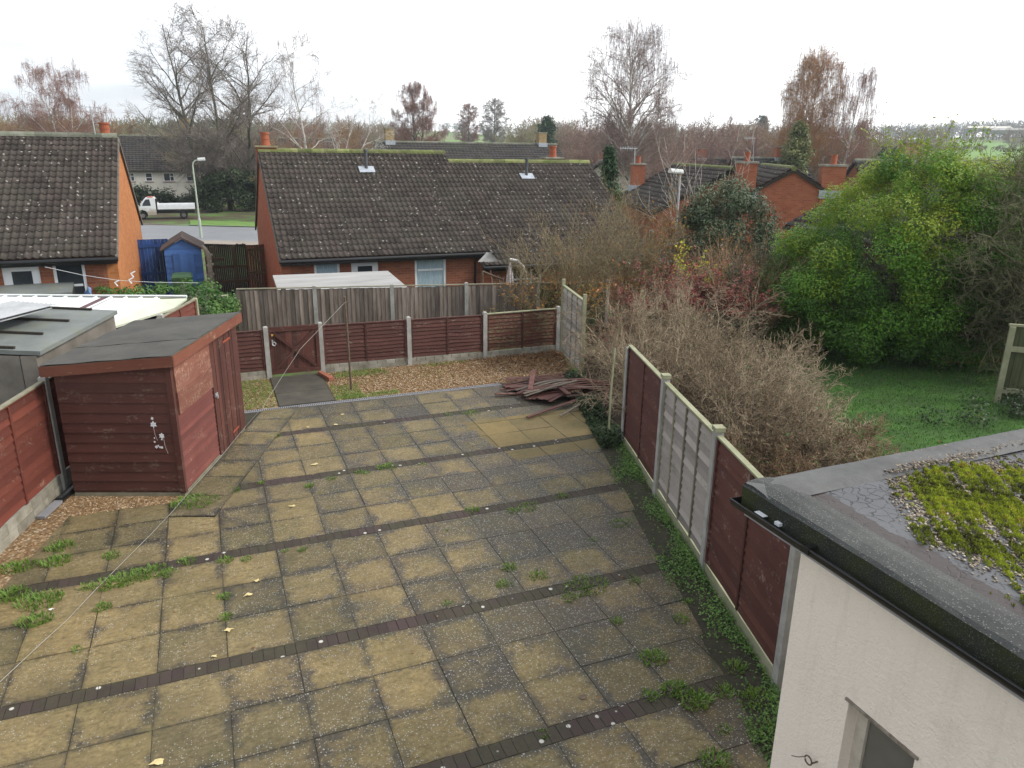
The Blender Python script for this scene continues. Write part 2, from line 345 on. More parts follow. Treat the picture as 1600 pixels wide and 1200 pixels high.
def leaf_mesh(name, C, size, mat, parent, rng, tones=(0.2, 0.9), up=0.3, world=False, tone_arr=None, aspect=0.55, normals=None):
    C = np.asarray(C, float); N = len(C)
    nrm = rng.normal(0, 1, (N, 3)); nrm[:, 2] = np.abs(nrm[:, 2])+up
    if normals is not None: nrm = nrm*0.75+normals*1.1
    nrm /= np.linalg.norm(nrm, axis=1, keepdims=True)
    a = np.cross(nrm, rng.normal(0, 1, (N, 3))); a /= np.linalg.norm(a, axis=1, keepdims=True)+1e-9; b = np.cross(nrm, a)
    s = (size*(0.6+0.8*rng.random(N)))[:, None]
    V = np.stack([C-a*s, C+b*s*aspect+nrm*s*0.15, C+a*s, C-b*s*aspect+nrm*s*0.15], 1).reshape(-1, 3)
    F = np.arange(N*4).reshape(N, 4)
    t = tone_arr if tone_arr is not None else rng.uniform(tones[0], tones[1], N)
    return np_mesh(name, V, F, mat, parent, t, world)
def clump_cloud(rng, blobs, per, shell=0.55):
    """leaf centres, outward normals and tones in a set of blobs (cx, cy, cz, rx, ry, rz, tone)"""
    Cs = []; Ns = []; Ts = []
    for b_ in blobs:
        n = int(per*b_[3]*b_[5]*4); d = rng.normal(0, 1, (n, 3)); d /= np.linalg.norm(d, axis=1, keepdims=True)
        rr = (shell+(1-shell)*rng.random(n)**0.6)[:, None]
        wob = 1+0.22*np.sin(d[:, :1]*7+b_[0]*3)*np.cos(d[:, 1:2]*6+b_[1]*5)+0.12*np.sin(d[:, 2:3]*13+b_[2])
        Cs.append(np.array(b_[:3])+d*rr*np.array(b_[3:6])*wob); Ns.append(d); Ts.append(np.clip(b_[6]+rng.normal(0, 0.10, n), 0, 1))
    return np.concatenate(Cs), np.concatenate(Ns), np.concatenate(Ts)
def tuft_np(rng, x, y, z, r, h, n, lean=0.6):
    """grass blades: (N,4,3) quads narrowing to the tip"""
    a = rng.random(n)*6.283; q = rng.random(n)**0.6*r; bx = x+np.cos(a)*q; by = y+np.sin(a)*q
    la = a+rng.normal(0, 0.7, n); hh = h*(0.4+0.8*rng.random(n)); ll = hh*lean*(0.3+rng.random(n))
    w_ = 0.004+0.004*rng.random(n); px, py = -np.sin(la)*w_, np.cos(la)*w_
    B0 = np.stack([bx-px, by-py, np.full(n, z)], 1); B1 = np.stack([bx+px, by+py, np.full(n, z)], 1)
    M_ = np.stack([bx+np.cos(la)*ll*0.4, by+np.sin(la)*ll*0.4, z+hh*0.7], 1); T = np.stack([bx+np.cos(la)*ll, by+np.sin(la)*ll, z+hh*0.85], 1)
    pw = np.stack([px, py, 0*px], 1)*0.7
    Q1 = np.stack([B0, B1, M_+pw, M_-pw], 1); Q2 = np.stack([M_-pw, M_+pw, T+pw*0.15, T-pw*0.15], 1)
    return np.concatenate([Q1, Q2])
def quads_mesh(name, Q, mat, parent=None, tones=None, world=False):
    Q = np.asarray(Q); return np_mesh(name, Q.reshape(-1, 3), np.arange(len(Q)*4).reshape(-1, 4), mat, parent, tones, world)
def pebbles_np(rng, X, Y, Z, s, flat=0.5):
    """irregular 6-vertex stones"""
    N = len(X); base = np.array([[1, 0, 0], [-1, 0, 0], [0, 1, 0], [0, -1, 0], [0, 0, 1], [0, 0, -1]], float)
    sc = s*(0.5+0.9*rng.random((N, 1, 1))); V = base[None]*sc*(0.6+0.7*rng.random((N, 6, 1))); V[:, :, 2] *= flat
    an = rng.random(N)*6.283; c, sn = np.cos(an)[:, None], np.sin(an)[:, None]
    x = V[:, :, 0]*c-V[:, :, 1]*sn*0.8; y = V[:, :, 0]*sn+V[:, :, 1]*c*0.8
    V = np.stack([x+X[:, None], y+Y[:, None], V[:, :, 2]+Z[:, None]], 2)
    F = np.array([[4, 0, 2], [4, 2, 1], [4, 1, 3], [4, 3, 0], [5, 2, 0], [5, 1, 2], [5, 3, 1], [5, 0, 3]])
    return V.reshape(-1, 3), (F[None]+np.arange(N)[:, None, None]*6).reshape(-1, 3)
def fence_x(y): return 5.96+(y-9.71)*0.2995          # line of the boundary fence on the right
def lfence_x(y): return -2.17+(y-10.93)*0.262 if y < 11 else -2.17+(y-10.93)*0.36
# ------------------------------------------------------------------ materials
maroon = painted_wood('maroon_paint', (0.070, 0.023, 0.0175), (0.098, 0.035, 0.025), (0.20, 0.15, 0.12), 0.32)
maroon_worn = painted_wood('maroon_worn', (0.080, 0.028, 0.022), (0.115, 0.042, 0.032), (0.16, 0.12, 0.10), 0.6)
red_fence = painted_wood('red_fence_paint', (0.120, 0.030, 0.020), (0.150, 0.042, 0.026), (0.22, 0.15, 0.11), 0.3)
palewood = painted_wood('pale_bare_wood', (0.30, 0.265, 0.235), (0.38, 0.34, 0.31), (0.14, 0.16, 0.08), 0.35)
greywood = simple('grey_weathered_boards', (0.10, 0.075, 0.060), (0.235, 0.195, 0.165), 2.2, 0.9, 0.5, 20, sc=(6, 6, 0.8), tonevar=0.45)
rail = simple('mossy_rail_wood', (0.16, 0.15, 0.10), (0.27, 0.25, 0.18), 5, 0.9, 0.4)
mossrail = simple('green_capping_wood', (0.20, 0.21, 0.12), (0.32, 0.31, 0.21), 5, 0.9, 0.4)
darkwood = simple('dark_fence_wood', (0.018, 0.016, 0.012), (0.045, 0.036, 0.026), 4, 0.9, 0.4, sc=(6, 6, 1))
greenwood = simple('algae_green_boards', (0.05, 0.062, 0.025), (0.11, 0.12, 0.06), 3, 0.9, 0.4, sc=(5, 5, 0.8))
conc = simple('post_concrete', (0.24, 0.235, 0.21), (0.40, 0.39, 0.365), 5, 0.92, 0.5, 60, tonevar=0.15)
conc_dirty = simple('gravel_board_concrete', (0.17, 0.155, 0.115), (0.34, 0.32, 0.27), 4, 0.92, 0.6, 40, tonevar=0.2)
black_plastic = simple('black_plastic', (0.008, 0.008, 0.009), (0.014, 0.014, 0.015), 4, 0.28, 0.05, tonevar=0.1, spec=0.5)
grey_plastic = simple('grey_plastic', (0.20, 0.20, 0.215), (0.26, 0.26, 0.275), 4, 0.4, 0.05, tonevar=0.1)
white_paint = simple('white_paint', (0.66, 0.67, 0.68), (0.78, 0.79, 0.80), 3, 0.45, 0.05, tonevar=0.08)
galv = simple('galvanised_metal', (0.33, 0.34, 0.35), (0.48, 0.49, 0.50), 8, 0.45, 0.1, tonevar=0.1, metal=0.5)
lead = simple('lead_flashing', (0.26, 0.29, 0.33), (0.40, 0.43, 0.47), 6, 0.6, 0.2, tonevar=0.1)
terracotta = simple('terracotta_pot', (0.26, 0.075, 0.035), (0.36, 0.11, 0.055), 6, 0.8, 0.2, tonevar=0.1)
rust = simple('rusty_steel', (0.07, 0.045, 0.03), (0.16, 0.12, 0.08), 9, 0.8, 0.3, tonevar=0.1)
asphalt = simple('road_asphalt', (0.17, 0.175, 0.185), (0.21, 0.215, 0.225), 0.6, 0.6, 0.25, 60, tonevar=0)
pavem = simple('pavement_concrete', (0.24, 0.20, 0.165), (0.30, 0.26, 0.22), 0.8, 0.9, 0.2, 30, tonevar=0)
glass = glassmat('window_glass')
netglass = simple('net_curtain_glass', (0.24, 0.34, 0.40), (0.42, 0.52, 0.57), 12, 0.2, 0.05, sc=(3, 3, 0.5), tonevar=0.1, spec=0.7)
tileN = roof_tile_mat('roof_tiles_brown', (0.036, 0.028, 0.025), (0.072, 0.056, 0.050), 0.8, 0.0)
tileM = roof_tile_mat('roof_tiles_mossy', (0.031, 0.025, 0.0215), (0.070, 0.055, 0.048), 0.8, 5.08)
tileF = roof_tile_mat('roof_tiles_far', (0.030, 0.028, 0.029), (0.055, 0.050, 0.050), 0.35, 0.0)
ridge_moss = simple('mossy_ridge_tiles', (0.07, 0.10, 0.02), (0.20, 0.20, 0.09), 6, 0.95, 0.9, 20, tonevar=0.35, dist=0.02)
ridge_grey = simple('grey_ridge_tiles', (0.09, 0.10, 0.06), (0.20, 0.20, 0.17), 3, 0.95, 0.6, 20, tonevar=0.3)
brickF = brick_mat('front_brick', (0.19, 0.062, 0.034), (0.28, 0.10, 0.052), (0.20, 0.15, 0.12))
brickLit = brick_mat('lit_orange_brick', (0.37, 0.135, 0.045), (0.47, 0.185, 0.065), (0.36, 0.20, 0.10))  # light falling on this gable is put into the brick's brighter orange
brickG = brick_mat('gable_brick', (0.29, 0.088, 0.045), (0.38, 0.125, 0.065), (0.30, 0.17, 0.12))
render_white = simple('cream_render_far', (0.52, 0.49, 0.43), (0.62, 0.59, 0.53), 1.0, 0.9, 0.1, tonevar=0.05)
bark = simple('grey_green_bark', (0.085, 0.085, 0.060), (0.16, 0.15, 0.115), 3, 0.95, 0.4, tonevar=0.2)
birchbark = simple('birch_bark', (0.26, 0.24, 0.215), (0.62, 0.60, 0.56), 2.5, 0.85, 0.3, sc=(1, 1, 2), tonevar=0.2)
twig_grey = simple('twigs_grey_brown', (0.15, 0.125, 0.105), (0.23, 0.195, 0.175), 1, 0.95, 0, tonevar=0.35)
twig_red = simple('twigs_red_brown', (0.20, 0.105, 0.080), (0.29, 0.17, 0.135), 1, 0.95, 0, tonevar=0.35)
twig_purple = simple('twigs_purple_brown', (0.20, 0.14, 0.12), (0.30, 0.23, 0.205), 1, 0.95, 0, tonevar=0.35)
twig_olive = simple('twigs_olive', (0.16, 0.125, 0.065), (0.26, 0.21, 0.125), 1, 0.95, 0, tonevar=0.35)
twig_tan = simple('twigs_tan', (0.24, 0.15, 0.085), (0.36, 0.25, 0.16), 1, 0.95, 0, tonevar=0.4)
twig_gold = simple('twigs_gold', (0.34, 0.17, 0.03), (0.46, 0.26, 0.06), 1, 0.95, 0, tonevar=0.35)
twig_orange = simple('twigs_orange', (0.28, 0.15, 0.07), (0.38, 0.22, 0.12), 1, 0.95, 0, tonevar=0.35)
leaf_grass = leafmat('grass_blades', [(0.0, (0.06, 0.12, 0.018)), (0.5, (0.14, 0.25, 0.04)), (1.0, (0.26, 0.33, 0.10))])
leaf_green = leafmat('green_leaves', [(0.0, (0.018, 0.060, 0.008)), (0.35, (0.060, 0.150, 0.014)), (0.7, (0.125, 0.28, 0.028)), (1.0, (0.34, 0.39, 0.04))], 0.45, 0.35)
leaf_ivy = leafmat('ivy_leaves', [(0.0, (0.024, 0.065, 0.015)), (0.5, (0.065, 0.16, 0.03)), (1.0, (0.17, 0.28, 0.07))])
leaf_holly = leafmat('holly_leaves', [(0.0, (0.018, 0.034, 0.014)), (0.5, (0.060, 0.090, 0.042)), (1.0, (0.19, 0.22, 0.13))], 0.5, 0.2)
leaf_orange = leafmat('autumn_leaves', [(0.0, (0.16, 0.17, 0.03)), (0.5, (0.42, 0.22, 0.035)), (1.0, (0.55, 0.17, 0.05))])
leaf_red = leafmat('red_leaves', [(0.0, (0.10, 0.05, 0.035)), (0.6, (0.30, 0.060, 0.052)), (1.0, (0.42, 0.15, 0.13))])
leaf_yellow = leafmat('yellow_leaves', [(0.0, (0.35, 0.42, 0.03)), (1.0, (0.75, 0.70, 0.06))])
leaf_conifer = leafmat('conifer_sprays', [(0.0, (0.010, 0.030, 0.012)), (1.0, (0.050, 0.110, 0.035))], 0.7, 0.1)
leaf_hedge = leafmat('hedge_leaves', [(0.0, (0.020, 0.040, 0.016)), (1.0, (0.075, 0.110, 0.045))])
leaf_litter = leafmat('fallen_leaves', [(0.0, (0.07, 0.03, 0.015)), (0.5, (0.20, 0.10, 0.04)), (1.0, (0.42, 0.30, 0.15))], 0.9, 0.0)
leaf_moss = leafmat('moss_blades', [(0.0, (0.055, 0.055, 0.018)), (0.4, (0.20, 0.24, 0.025)), (0.85, (0.38, 0.44, 0.035)), (1.0, (0.30, 0.20, 0.06))], 0.9, 0.2)

# ------------------------------------------------------------------ terrain
def ground_z(x, y):
    d = math.hypot(x, y)
    z = -0.0
    def st(a, b, v): return v*min(1, max(0, (v and (t-a)/(b-a))))
    t = y
    if x < 7.6+max(0, (y-15))*0.9:                          # behind the yard the land steps down
        z += -0.5*min(1, max(0, (y-15.6)/0.5)) - 0.3*min(1, max(0, (y-17.5)/3.0)) - 0.2*min(1, max(0, (y-24)/14))
    else:
        z += -1.0*min(1, max(0, (d-27)/12))
    if d > 95: z += (d-95)*0.0315 if d < 700 else 19.06-(d-700)*0.012
    if d > 150:
        az = math.atan2(x, y); k = min(1, (d-150)/300)
        z += k*(3.2*math.sin(az*7+0.6)+2.0*math.sin(az*17+d*0.004)+1.2*math.sin(az*41+2.0))*0.55
        z -= k*3.0*max(0, 0.25-az)
    return z
def grid_ground():
    rings = [0]+list(np.arange(14, 60, 2.0))+list(np.geomspace(60, 2500, 70)); 
    xs = sorted(set(np.concatenate([np.arange(-60, 80, 2.0), -np.geomspace(60, 2500, 26), np.geomspace(80, 2500, 44)]).round(2)))
    ys = sorted(set(np.concatenate([[-40, -20, -8], np.arange(0, 15.5, 2), [15.55, 16.15, 17.5, 20.5], np.arange(22, 96, 2.5), np.geomspace(96, 2500, 60)]).round(2)))
    V = [(x, y, ground_z(x, y)-0.03) for y in ys for x in xs]; n = len(xs)
    F = [(j*n+i, j*n+i+1, (j+1)*n+i+1, (j+1)*n+i) for j in range(len(ys)-1) for i in range(n-1)]
    k = NT('meadow_ground'); s = k.n('ShaderNodeSeparateXYZ', Vector=k.obj)
    n1 = k.noise(0.012, 5, 0.6); n2 = k.noise(0.35, 6, 0.65); n3 = k.noise(7, 4, 0.7)
    grass = k.mix(n2, (0.055, 0.115, 0.022), (0.10, 0.185, 0.035)); soil = k.mix(n3, (0.05, 0.036, 0.022), (0.10, 0.075, 0.045))
    fields = k.n('ShaderNodeTexVoronoi', Vector=k.n('ShaderNodeMapping', Vector=k.obj, Scale=(0.006, 0.014, 0.001)).outputs[0], Scale=1.0).outputs['Color']
    fcol = k.ramp(k.n('ShaderNodeSeparateColor', Color=fields).outputs[0], [(0.0, (0.15, 0.27, 0.05)), (0.45, (0.12, 0.24, 0.04)), (0.62, (0.19, 0.20, 0.09)), (0.78, (0.14, 0.27, 0.05))], 'CONSTANT')
    dist = k.n('ShaderNodeVectorMath', _operation='LENGTH', i0=k.obj).outputs['Value']
    near = k.mix(k.ramp(n2, [(0.45, 0.0), (0.6, 1.0)]), soil, grass)
    c = k.mix(k.ramp(k.math('DIVIDE', dist, 400.0), [(0.28, 0.0), (0.4, 1.0)]), near, k.mix(0.3, fcol, grass))
    m = k.done(c, 0.95, k.bump(n3, 0.5, 0.03))
    o = np_mesh('ground', V, F, m); tag(o, kind='structure')
grid_ground()
def strip_mesh(name, pts_lo, pts_hi, z_off, mat, extra=None):
    V = []; F = []
    for a, b in zip(pts_lo, pts_hi):
        V += [(a[0], a[1], ground_z(*a[:2])+z_off), (b[0], b[1], ground_z(*b[:2])+z_off)]
    F = [(2*i, 2*i+2, 2*i+3, 2*i+1) for i in range(len(pts_lo)-1)]
    o = np_mesh(name, V, F, mat); tag(o, kind='structure'); return o
xs = np.linspace(-45, 60, 60)
def rd(x, k): return [(x, 47.5+k-0.10*(x-3)+0.002*(x-3)**2)]
def road_y(x): return 53.2-0.55*(x-0)-0.003*x*x
up = [(x, road_y(x)+6.4) for x in xs]; lo = [(x, road_y(x)-3.6) for x in xs]
strip_mesh('road', lo, up, 0.02, asphalt)
strip_mesh('pavement', [(x, y-1.9) for x, y in lo], [(x, y-0.12) for x, y in lo], 0.10, pavem)
strip_mesh('kerb', [(x, y-0.12) for x, y in lo], lo, 0.125, conc)
verge_grass = simple('verge_grass', (0.085, 0.17, 0.03), (0.14, 0.24, 0.05), 1.5, 0.95, 0.5, tonevar=0)
xv = np.linspace(-1, 40, 30)
strip_mesh('verge', [(x, road_y(x)+6.5) for x in xv], [(x, road_y(x)+10.5) for x in xv], 0.06, verge_grass)
strip_mesh('kerb', [(x, y) for x, y in up], [(x, y+0.14) for x, y in up], 0.10, conc)

# ------------------------------------------------------------------ the paved yard
def clip_poly(poly, a, b, c):        # keep a*x + b*y <= c ; poly of (x, y, u, v)
    o = []
    for i in range(len(poly)):
        p, q = poly[i], poly[(i+1) % len(poly)]; dp = a*p[0]+b*p[1]-c; dq = a*q[0]+b*q[1]-c
        if dp <= 0: o.append(p)
        if dp*dq < 0: t = dp/(dp-dq); o.append(tuple(p[j]+(q[j]-p[j])*t for j in range(4)))
    return o
def slab(mb, x0, x1, y0, y1, z, tone, clip=True, rnd=None, mi=0, extra=()):
    P = [(x0, y0, 0, 0), (x1, y0, 1, 0), (x1, y1, 1, 1), (x0, y1, 0, 1)]
    if clip:
        P = clip_poly(P, 1, -0.2995, 5.96-9.71*0.2995-0.42-0.06*rnd.random())     # fence side
        P = clip_poly(P, -1, 0.262, 2.17+10.93*0.262-0.42) if P else P               # gravel strip side
        for e in extra: P = clip_poly(P, *e) if P else P
    if len(P) < 3: return
    n = len(P); tz = [z+rnd.uniform(-0.0015, 0.002) for _ in P]
    mb.add([(p[0], p[1], tz[i]) for i, p in enumerate(P)]+[(p[0], p[1], z-0.05) for p in P],
           [tuple(range(n))]+[(n+i, n+(i+1) % n, (i+1) % n, i) for i in range(n)], tone, mi, [(p[2], p[3]) for p in P]*2)
rnd = random.Random(11); mb = MB()
bands = [-3.10, -1.22, 0.65, 2.53, 4.40, 6.28, 8.31, 10.17, 12.05]
PITX = 0.601; X0 = -0.21
shedU = Vector((math.cos(R(-20.8)), math.sin(R(-20.8)), 0)); shedV = Vector((-shedU.y, shedU.x, 0)); FLs = Vector((-1.99, 10.65, 0)); FRs = FLs+shedU*1.47
nsh = (shedU.x, shedU.y, shedU.x*FRs.x+shedU.y*FRs.y)          # line of the shed's door side
cleanrect = lambda x, y: 3.9 < x < 6.0 and 9.7 < y < 11.3
for bi in range(len(bands)):
    y0 = bands[bi]+0.088; y1 = (bands[bi+1]-0.088) if bi+1 < len(bands) else 13.34
    rows = 3 if bi+1 < len(bands) else 2; rh = (y1-y0)/rows
    for rr in range(rows):
        off = 0
        for cx in range(-14, 14):
            xa = X0+cx*PITX; ya_ = y0+rr*rh; g = 0.0035+0.003*rnd.random()
            if xa > 6.4: continue
            xm = xa+0.3; ym = ya_+rh/2
            # the strip beside the shed belongs to other slabs
            dsh = xm*nsh[0]+ym*nsh[1]-nsh[2]; along = (Vector((xm, ym, 0))-FRs).dot(shedV)
            ext = [(-shedU.x, -shedU.y, -(nsh[2]+0.60))] if ym > 9.9 else []
            if ym > 9.9 and dsh < 0.3 and along > -0.3 and dsh < 0.25: continue
            if 9.8 < ym and along < 0.2 and xm < -0.9 and ym > 10.3: continue
            tone = min(1, max(0, rnd.gauss(0.42, 0.2)))
            g4 = [max(0.0004, rnd.gauss(0.0026, 0.0022)) for _ in range(4)]; slab(mb, xa+g4[0], xa+PITX-g4[1], ya_+g4[2], ya_+rh-g4[3], 0.0, tone, True, rnd, 0, ext)
    # the course of dark setts
    x = X0-14*PITX
    while x < 6.2:
        wd = 0.098; yb = bands[bi]
        dsh = x*nsh[0]+yb*nsh[1]-nsh[2]
        if not (yb > 9.9 and dsh < 0.62): slab(mb, x+0.003, x+wd-0.003, yb-0.084, yb+0.084, -0.0005+rnd.uniform(-0.002, 0.002), rnd.random(), True, rnd, 1)
        x += wd
# slabs laid along the shed, a step higher
for i in range(-1, 7):
    a = FRs+shedV*(i*0.6+0.0)+shedU*0.02; P = clip_poly([(*(a).xy, 0, 0), (*(a+shedU*0.59).xy, 1, 0), (*(a+shedU*0.59+shedV*0.59).xy, 1, 1), (*(a+shedV*0.59).xy, 0, 1)], 0, 1, 13.33)
    if len(P) < 3: continue
    n_p = len(P); mb.add([(p[0], p[1], 0.018) for p in P]+[(p[0], p[1], -0.05) for p in P], [tuple(range(n_p))]+[(n_p+q, n_p+(q+1) % n_p, (q+1) % n_p, q) for q in range(n_p)], rnd.uniform(0.2, 0.6), 0, [(p[2], p[3]) for p in P]*2)
def paving_material():
    k = NT('stained_paving'); uv = k.n('ShaderNodeTexCoord').outputs['UV']; s = k.n('ShaderNodeSeparateXYZ', Vector=uv)
    ex = k.math('MINIMUM', s.outputs[0], k.math('SUBTRACT', 1.0, s.outputs[0])); ey = k.math('MINIMUM', s.outputs[1], k.math('SUBTRACT', 1.0, s.outputs[1]))
    e = k.math('MINIMUM', ex, ey); wob = k.math('MULTIPLY_ADD', k.noise(3.2, 6, 0.75), 0.75, -0.375)
    edge = k.ramp(k.math('ADD', e, wob), [(-0.0, 1.0), (0.16, 0.0)]); rim = k.ramp(e, [(0.0, 1.0), (0.035, 0.0)])
    tone = k.tone(); fine = k.noise(28, 6, 0.75); mid = k.noise(8, 6, 0.75, sc=(1, 2.2, 1))
    pos = k.n('ShaderNodeSeparateXYZ', Vector=k.obj); X, Y = pos.outputs[0], pos.outputs[1]
    big = k.noise(0.42, 3, 0.5); patch = k.noise(1.35, 6, 0.72)
    g = k.math('ADD', k.math('MULTIPLY_ADD', X, 0.055, -0.10), k.math('MULTIPLY_ADD', k.math('SUBTRACT', X, k.math('MULTIPLY', Y, 0.28)), 0.045, -0.02))
    st = k.math('ADD', k.math('MULTIPLY_ADD', big, 1.5, -0.64), k.math('MULTIPLY_ADD', patch, 2.3, -1.14))
    st = k.math('ADD', st, k.math('ADD', g, k.math('MULTIPLY_ADD', tone, -0.70, 0.52))); st = k.math('ADD', st, k.math('MULTIPLY', edge, 0.55))
    st = k.math('ADD', st, k.math('MULTIPLY_ADD', mid, 1.5, -0.76))
    bx = k.math('MULTIPLY', k.math('GREATER_THAN', k.math('ADD', X, k.math('MULTIPLY_ADD', k.noise(3.5, 4), 0.5, -0.25)), k.math('MULTIPLY_ADD', Y, -0.16, 5.62)), k.math('GREATER_THAN', k.math('ADD', Y, k.math('MULTIPLY_ADD', k.noise(4.5, 4), 0.16, -0.08)), 9.70))
    bx = k.math('MULTIPLY', bx, k.math('LESS_THAN', Y, 11.55))
    st = k.mix(k.math('MULTIPLY', bx, 0.9), st, k.ramp(mid, [(0.35, 0.0), (0.7, 0.45)]))
    stc = k.ramp(st, [(0.12, 0.0), (0.38, 0.40), (0.68, 1.0)])
    yellow = k.mix(k.ramp(k.math('MULTIPLY_ADD', fine, 0.5, k.math('MULTIPLY', mid, 0.5)), [(0.38, 0.0), (0.62, 1.0)]), (0.088, 0.066, 0.030), (0.285, 0.225, 0.112)); yellow = k.mix(k.ramp(k.noise(2.1, 4), [(0.4, 0.0), (0.7, 0.7)]), yellow, (0.135, 0.104, 0.054))
    dark = k.mix(k.ramp(fine, [(0.35, 0.0), (0.65, 1.0)]), (0.024, 0.020, 0.015), (0.088, 0.073, 0.052)); dark = k.mix(k.ramp(k.noise(1.6, 5, 0.7), [(0.45, 0.0), (0.68, 0.65)]), dark, (0.095, 0.066, 0.030))
    c = k.mix(stc, yellow, dark); c = k.mix(k.math('MULTIPLY', bx, 0.5), c, k.mix(mid, (0.14, 0.10, 0.035), (0.24, 0.175, 0.06)))
    c = k.mix(k.math('MULTIPLY', k.ramp(k.noise(0.9, 6, 0.75), [(0.45, 0.0), (0.65, 1.0)]), 0.42), c, k.mix(fine, (0.030, 0.036, 0.014), (0.085, 0.085, 0.034)))
    c = k.mix(k.math('MULTIPLY', rim, k.ramp(k.noise(1.7, 4), [(0.42, 0.0), (0.62, 0.7)])), c, (0.026, 0.024, 0.016))
    c = k.mix(1.0, c, k.ramp(k.math('FRACT', k.math('MULTIPLY', tone, 7.3)), [(0.0, (0.70, 0.71, 0.74)), (0.5, (0.95, 0.94, 0.92)), (1.0, (1.16, 1.10, 1.0))]), 'MULTIPLY')
    near = k.ramp(k.math('DIVIDE', Y, 14.0), [(0.25, 1.0), (0.75, 0.35)])
    dens = k.ramp(k.math('ADD', k.math('MULTIPLY_ADD', k.noise(0.55, 4, 0.55), 0.75, k.math('MULTIPLY_ADD', k.noise(2.6, 4, 0.7), 1.0, -0.32)), k.math('MULTIPLY_ADD', X, 0.040, k.math('MULTIPLY', stc, 0.10))), [(0.40, 0.05), (0.66, 1.0)])
    for sc_, th, lim in ((58.0, 0.27, 1.04), (33.0, 0.19, 1.07), (12.0, 0.085, 1.22)):
        v = k.n('ShaderNodeTexVoronoi', Vector=k.obj, Scale=sc_); dot = k.ramp(v.outputs['Distance'], [(th, 1.0), (th+0.06, 0.0)])
        q = k.n('ShaderNodeSeparateColor', Color=v.outputs['Color']).outputs[0]
        gate = k.math('GREATER_THAN', k.math('MULTIPLY_ADD', dens, 0.44, q), lim)
        c = k.mix(k.math('MULTIPLY', k.math('MULTIPLY', dot, gate), k.math('MULTIPLY_ADD', bx, -0.7, 0.72)), c, (0.33, 0.32, 0.28))
    return k.done(c, k.mix(stc, 0.85, 0.6), k.bump(k.math('ADD', k.math('MULTIPLY', fine, 0.4), mid), 0.6, 0.008), 0.35)
pav_mat = paving_material()
def sett_material():
    k = NT('dark_setts'); f = k.noise(20, 4, 0.7); c = k.mix(k.tone(), (0.036, 0.024, 0.022), (0.058, 0.038, 0.035)); c = k.mix(k.ramp(k.noise(1.2, 5, 0.7), [(0.40, 0.0), (0.58, 0.95)]), c, k.mix(k.noise(9, 4, 0.7), (0.022, 0.022, 0.013), (0.070, 0.062, 0.036)))
    v = k.n('ShaderNodeTexVoronoi', Vector=k.obj, Scale=11.0); g = k.n('ShaderNodeSeparateColor', Color=v.outputs['Color']).outputs[0]
    c = k.mix(k.math('MULTIPLY', k.ramp(v.outputs['Distance'], [(0.20, 1.0), (0.26, 0.0)]), k.math('GREATER_THAN', g, k.ramp(k.noise(0.5, 2), [(0.4, 0.95), (0.6, 0.70)]))), c, (0.48, 0.46, 0.41))
    return k.done(c, 0.8, k.bump(f, 0.4, 0.01), 0.3)
pv = mb.build('paving', [pav_mat, sett_material()]); tag(pv, kind='structure')
# dirt the slabs lie in
k = NT('joint_dirt'); dirt = k.done(k.mix(k.noise(5, 5, 0.7), (0.022, 0.022, 0.013), (0.060, 0.052, 0.034)), 0.95, k.bump(k.noise(30, 4), 0.8, 0.02))
m2 = MB(); m2.add([(-6, -6, -0.0045), (7.2, -6, -0.0045), (9.0, 13.45, -0.0045), (-6, 13.45, -0.0045)], [(0, 1, 2, 3)])
tag(m2.build('soil', dirt), kind='structure')
# concrete path to the gate
m2 = MB(); rr = random.Random(4)
pathm = simple('path_concrete', (0.045, 0.041, 0.032), (0.09, 0.080, 0.062), 2.5, 0.85, 0.5, 30, tonevar=0.15)
for (ya_, yb) in ((13.50, 14.25), (14.26, 15.4)): m2.box(0.93, 1.94, ya_, yb, -0.04, 0.012, rr.random())
tag(m2.build('path', pathm), kind='structure')
# grass and gravel beds behind the drain
k = NT('gravel_bed'); v = k.n('ShaderNodeTexVoronoi', Vector=k.obj, Scale=32.0); g = k.n('ShaderNodeSeparateColor', Color=v.outputs['Color']).outputs[0]
gc = k.ramp(g, [(0.0, (0.12, 0.065, 0.028)), (0.35, (0.23, 0.135, 0.058)), (0.7, (0.32, 0.21, 0.105)), (1.0, (0.45, 0.37, 0.25))])
gravel_mat = k.done(k.mix(k.ramp(v.outputs['Distance'], [(0.3, 0.0), (0.75, 0.6)]), gc, (0.08, 0.05, 0.03)), 0.85, k.bump(v.outputs['Distance'], -0.9, 0.02))
m2 = MB(); m2.add([(1.96, 13.47, -0.012), (6.9, 13.47, -0.012), (7.55, 15.42, -0.012), (1.96, 15.42, -0.012)], [(0, 1, 2, 3)])
m2.add([(-0.85, 13.47, -0.012), (0.92, 13.47, -0.012), (0.92, 15.42, -0.012), (-0.85, 15.42, -0.012)], [(0, 1, 2, 3)])
m2.add([(-5.0, 0.5, 0.0), (-4.49, 0.5, 0.0), (-1.90, 10.35, 0.0), (-2.25, 10.9, 0.0)], [(0, 1, 2, 3)])
m2.add([(-2.2, 10.05, 0.003), (-0.6, 9.95, 0.003), (-0.6, 10.22, 0.003), (-2.05, 10.75, 0.003)], [(0, 1, 2, 3)])
tag(m2.build('gravel_bed', gravel_mat), kind='structure')
k = NT('pebble_stones'); pebm = k.done(k.ramp(k.tone(), [(0.0, (0.09, 0.045, 0.02)), (0.4, (0.23, 0.13, 0.055)), (0.75, (0.34, 0.22, 0.11)), (1.0, (0.52, 0.44, 0.32))]), 0.8)
rng = np.random.default_rng(3)
X = np.concatenate([rng.uniform(1.98, 7.4, 9000), rng.uniform(-0.8, 0.9, 500), rng.uniform(-4.6, -1.8, 2500), rng.uniform(-2.1, -0.65, 1500)])
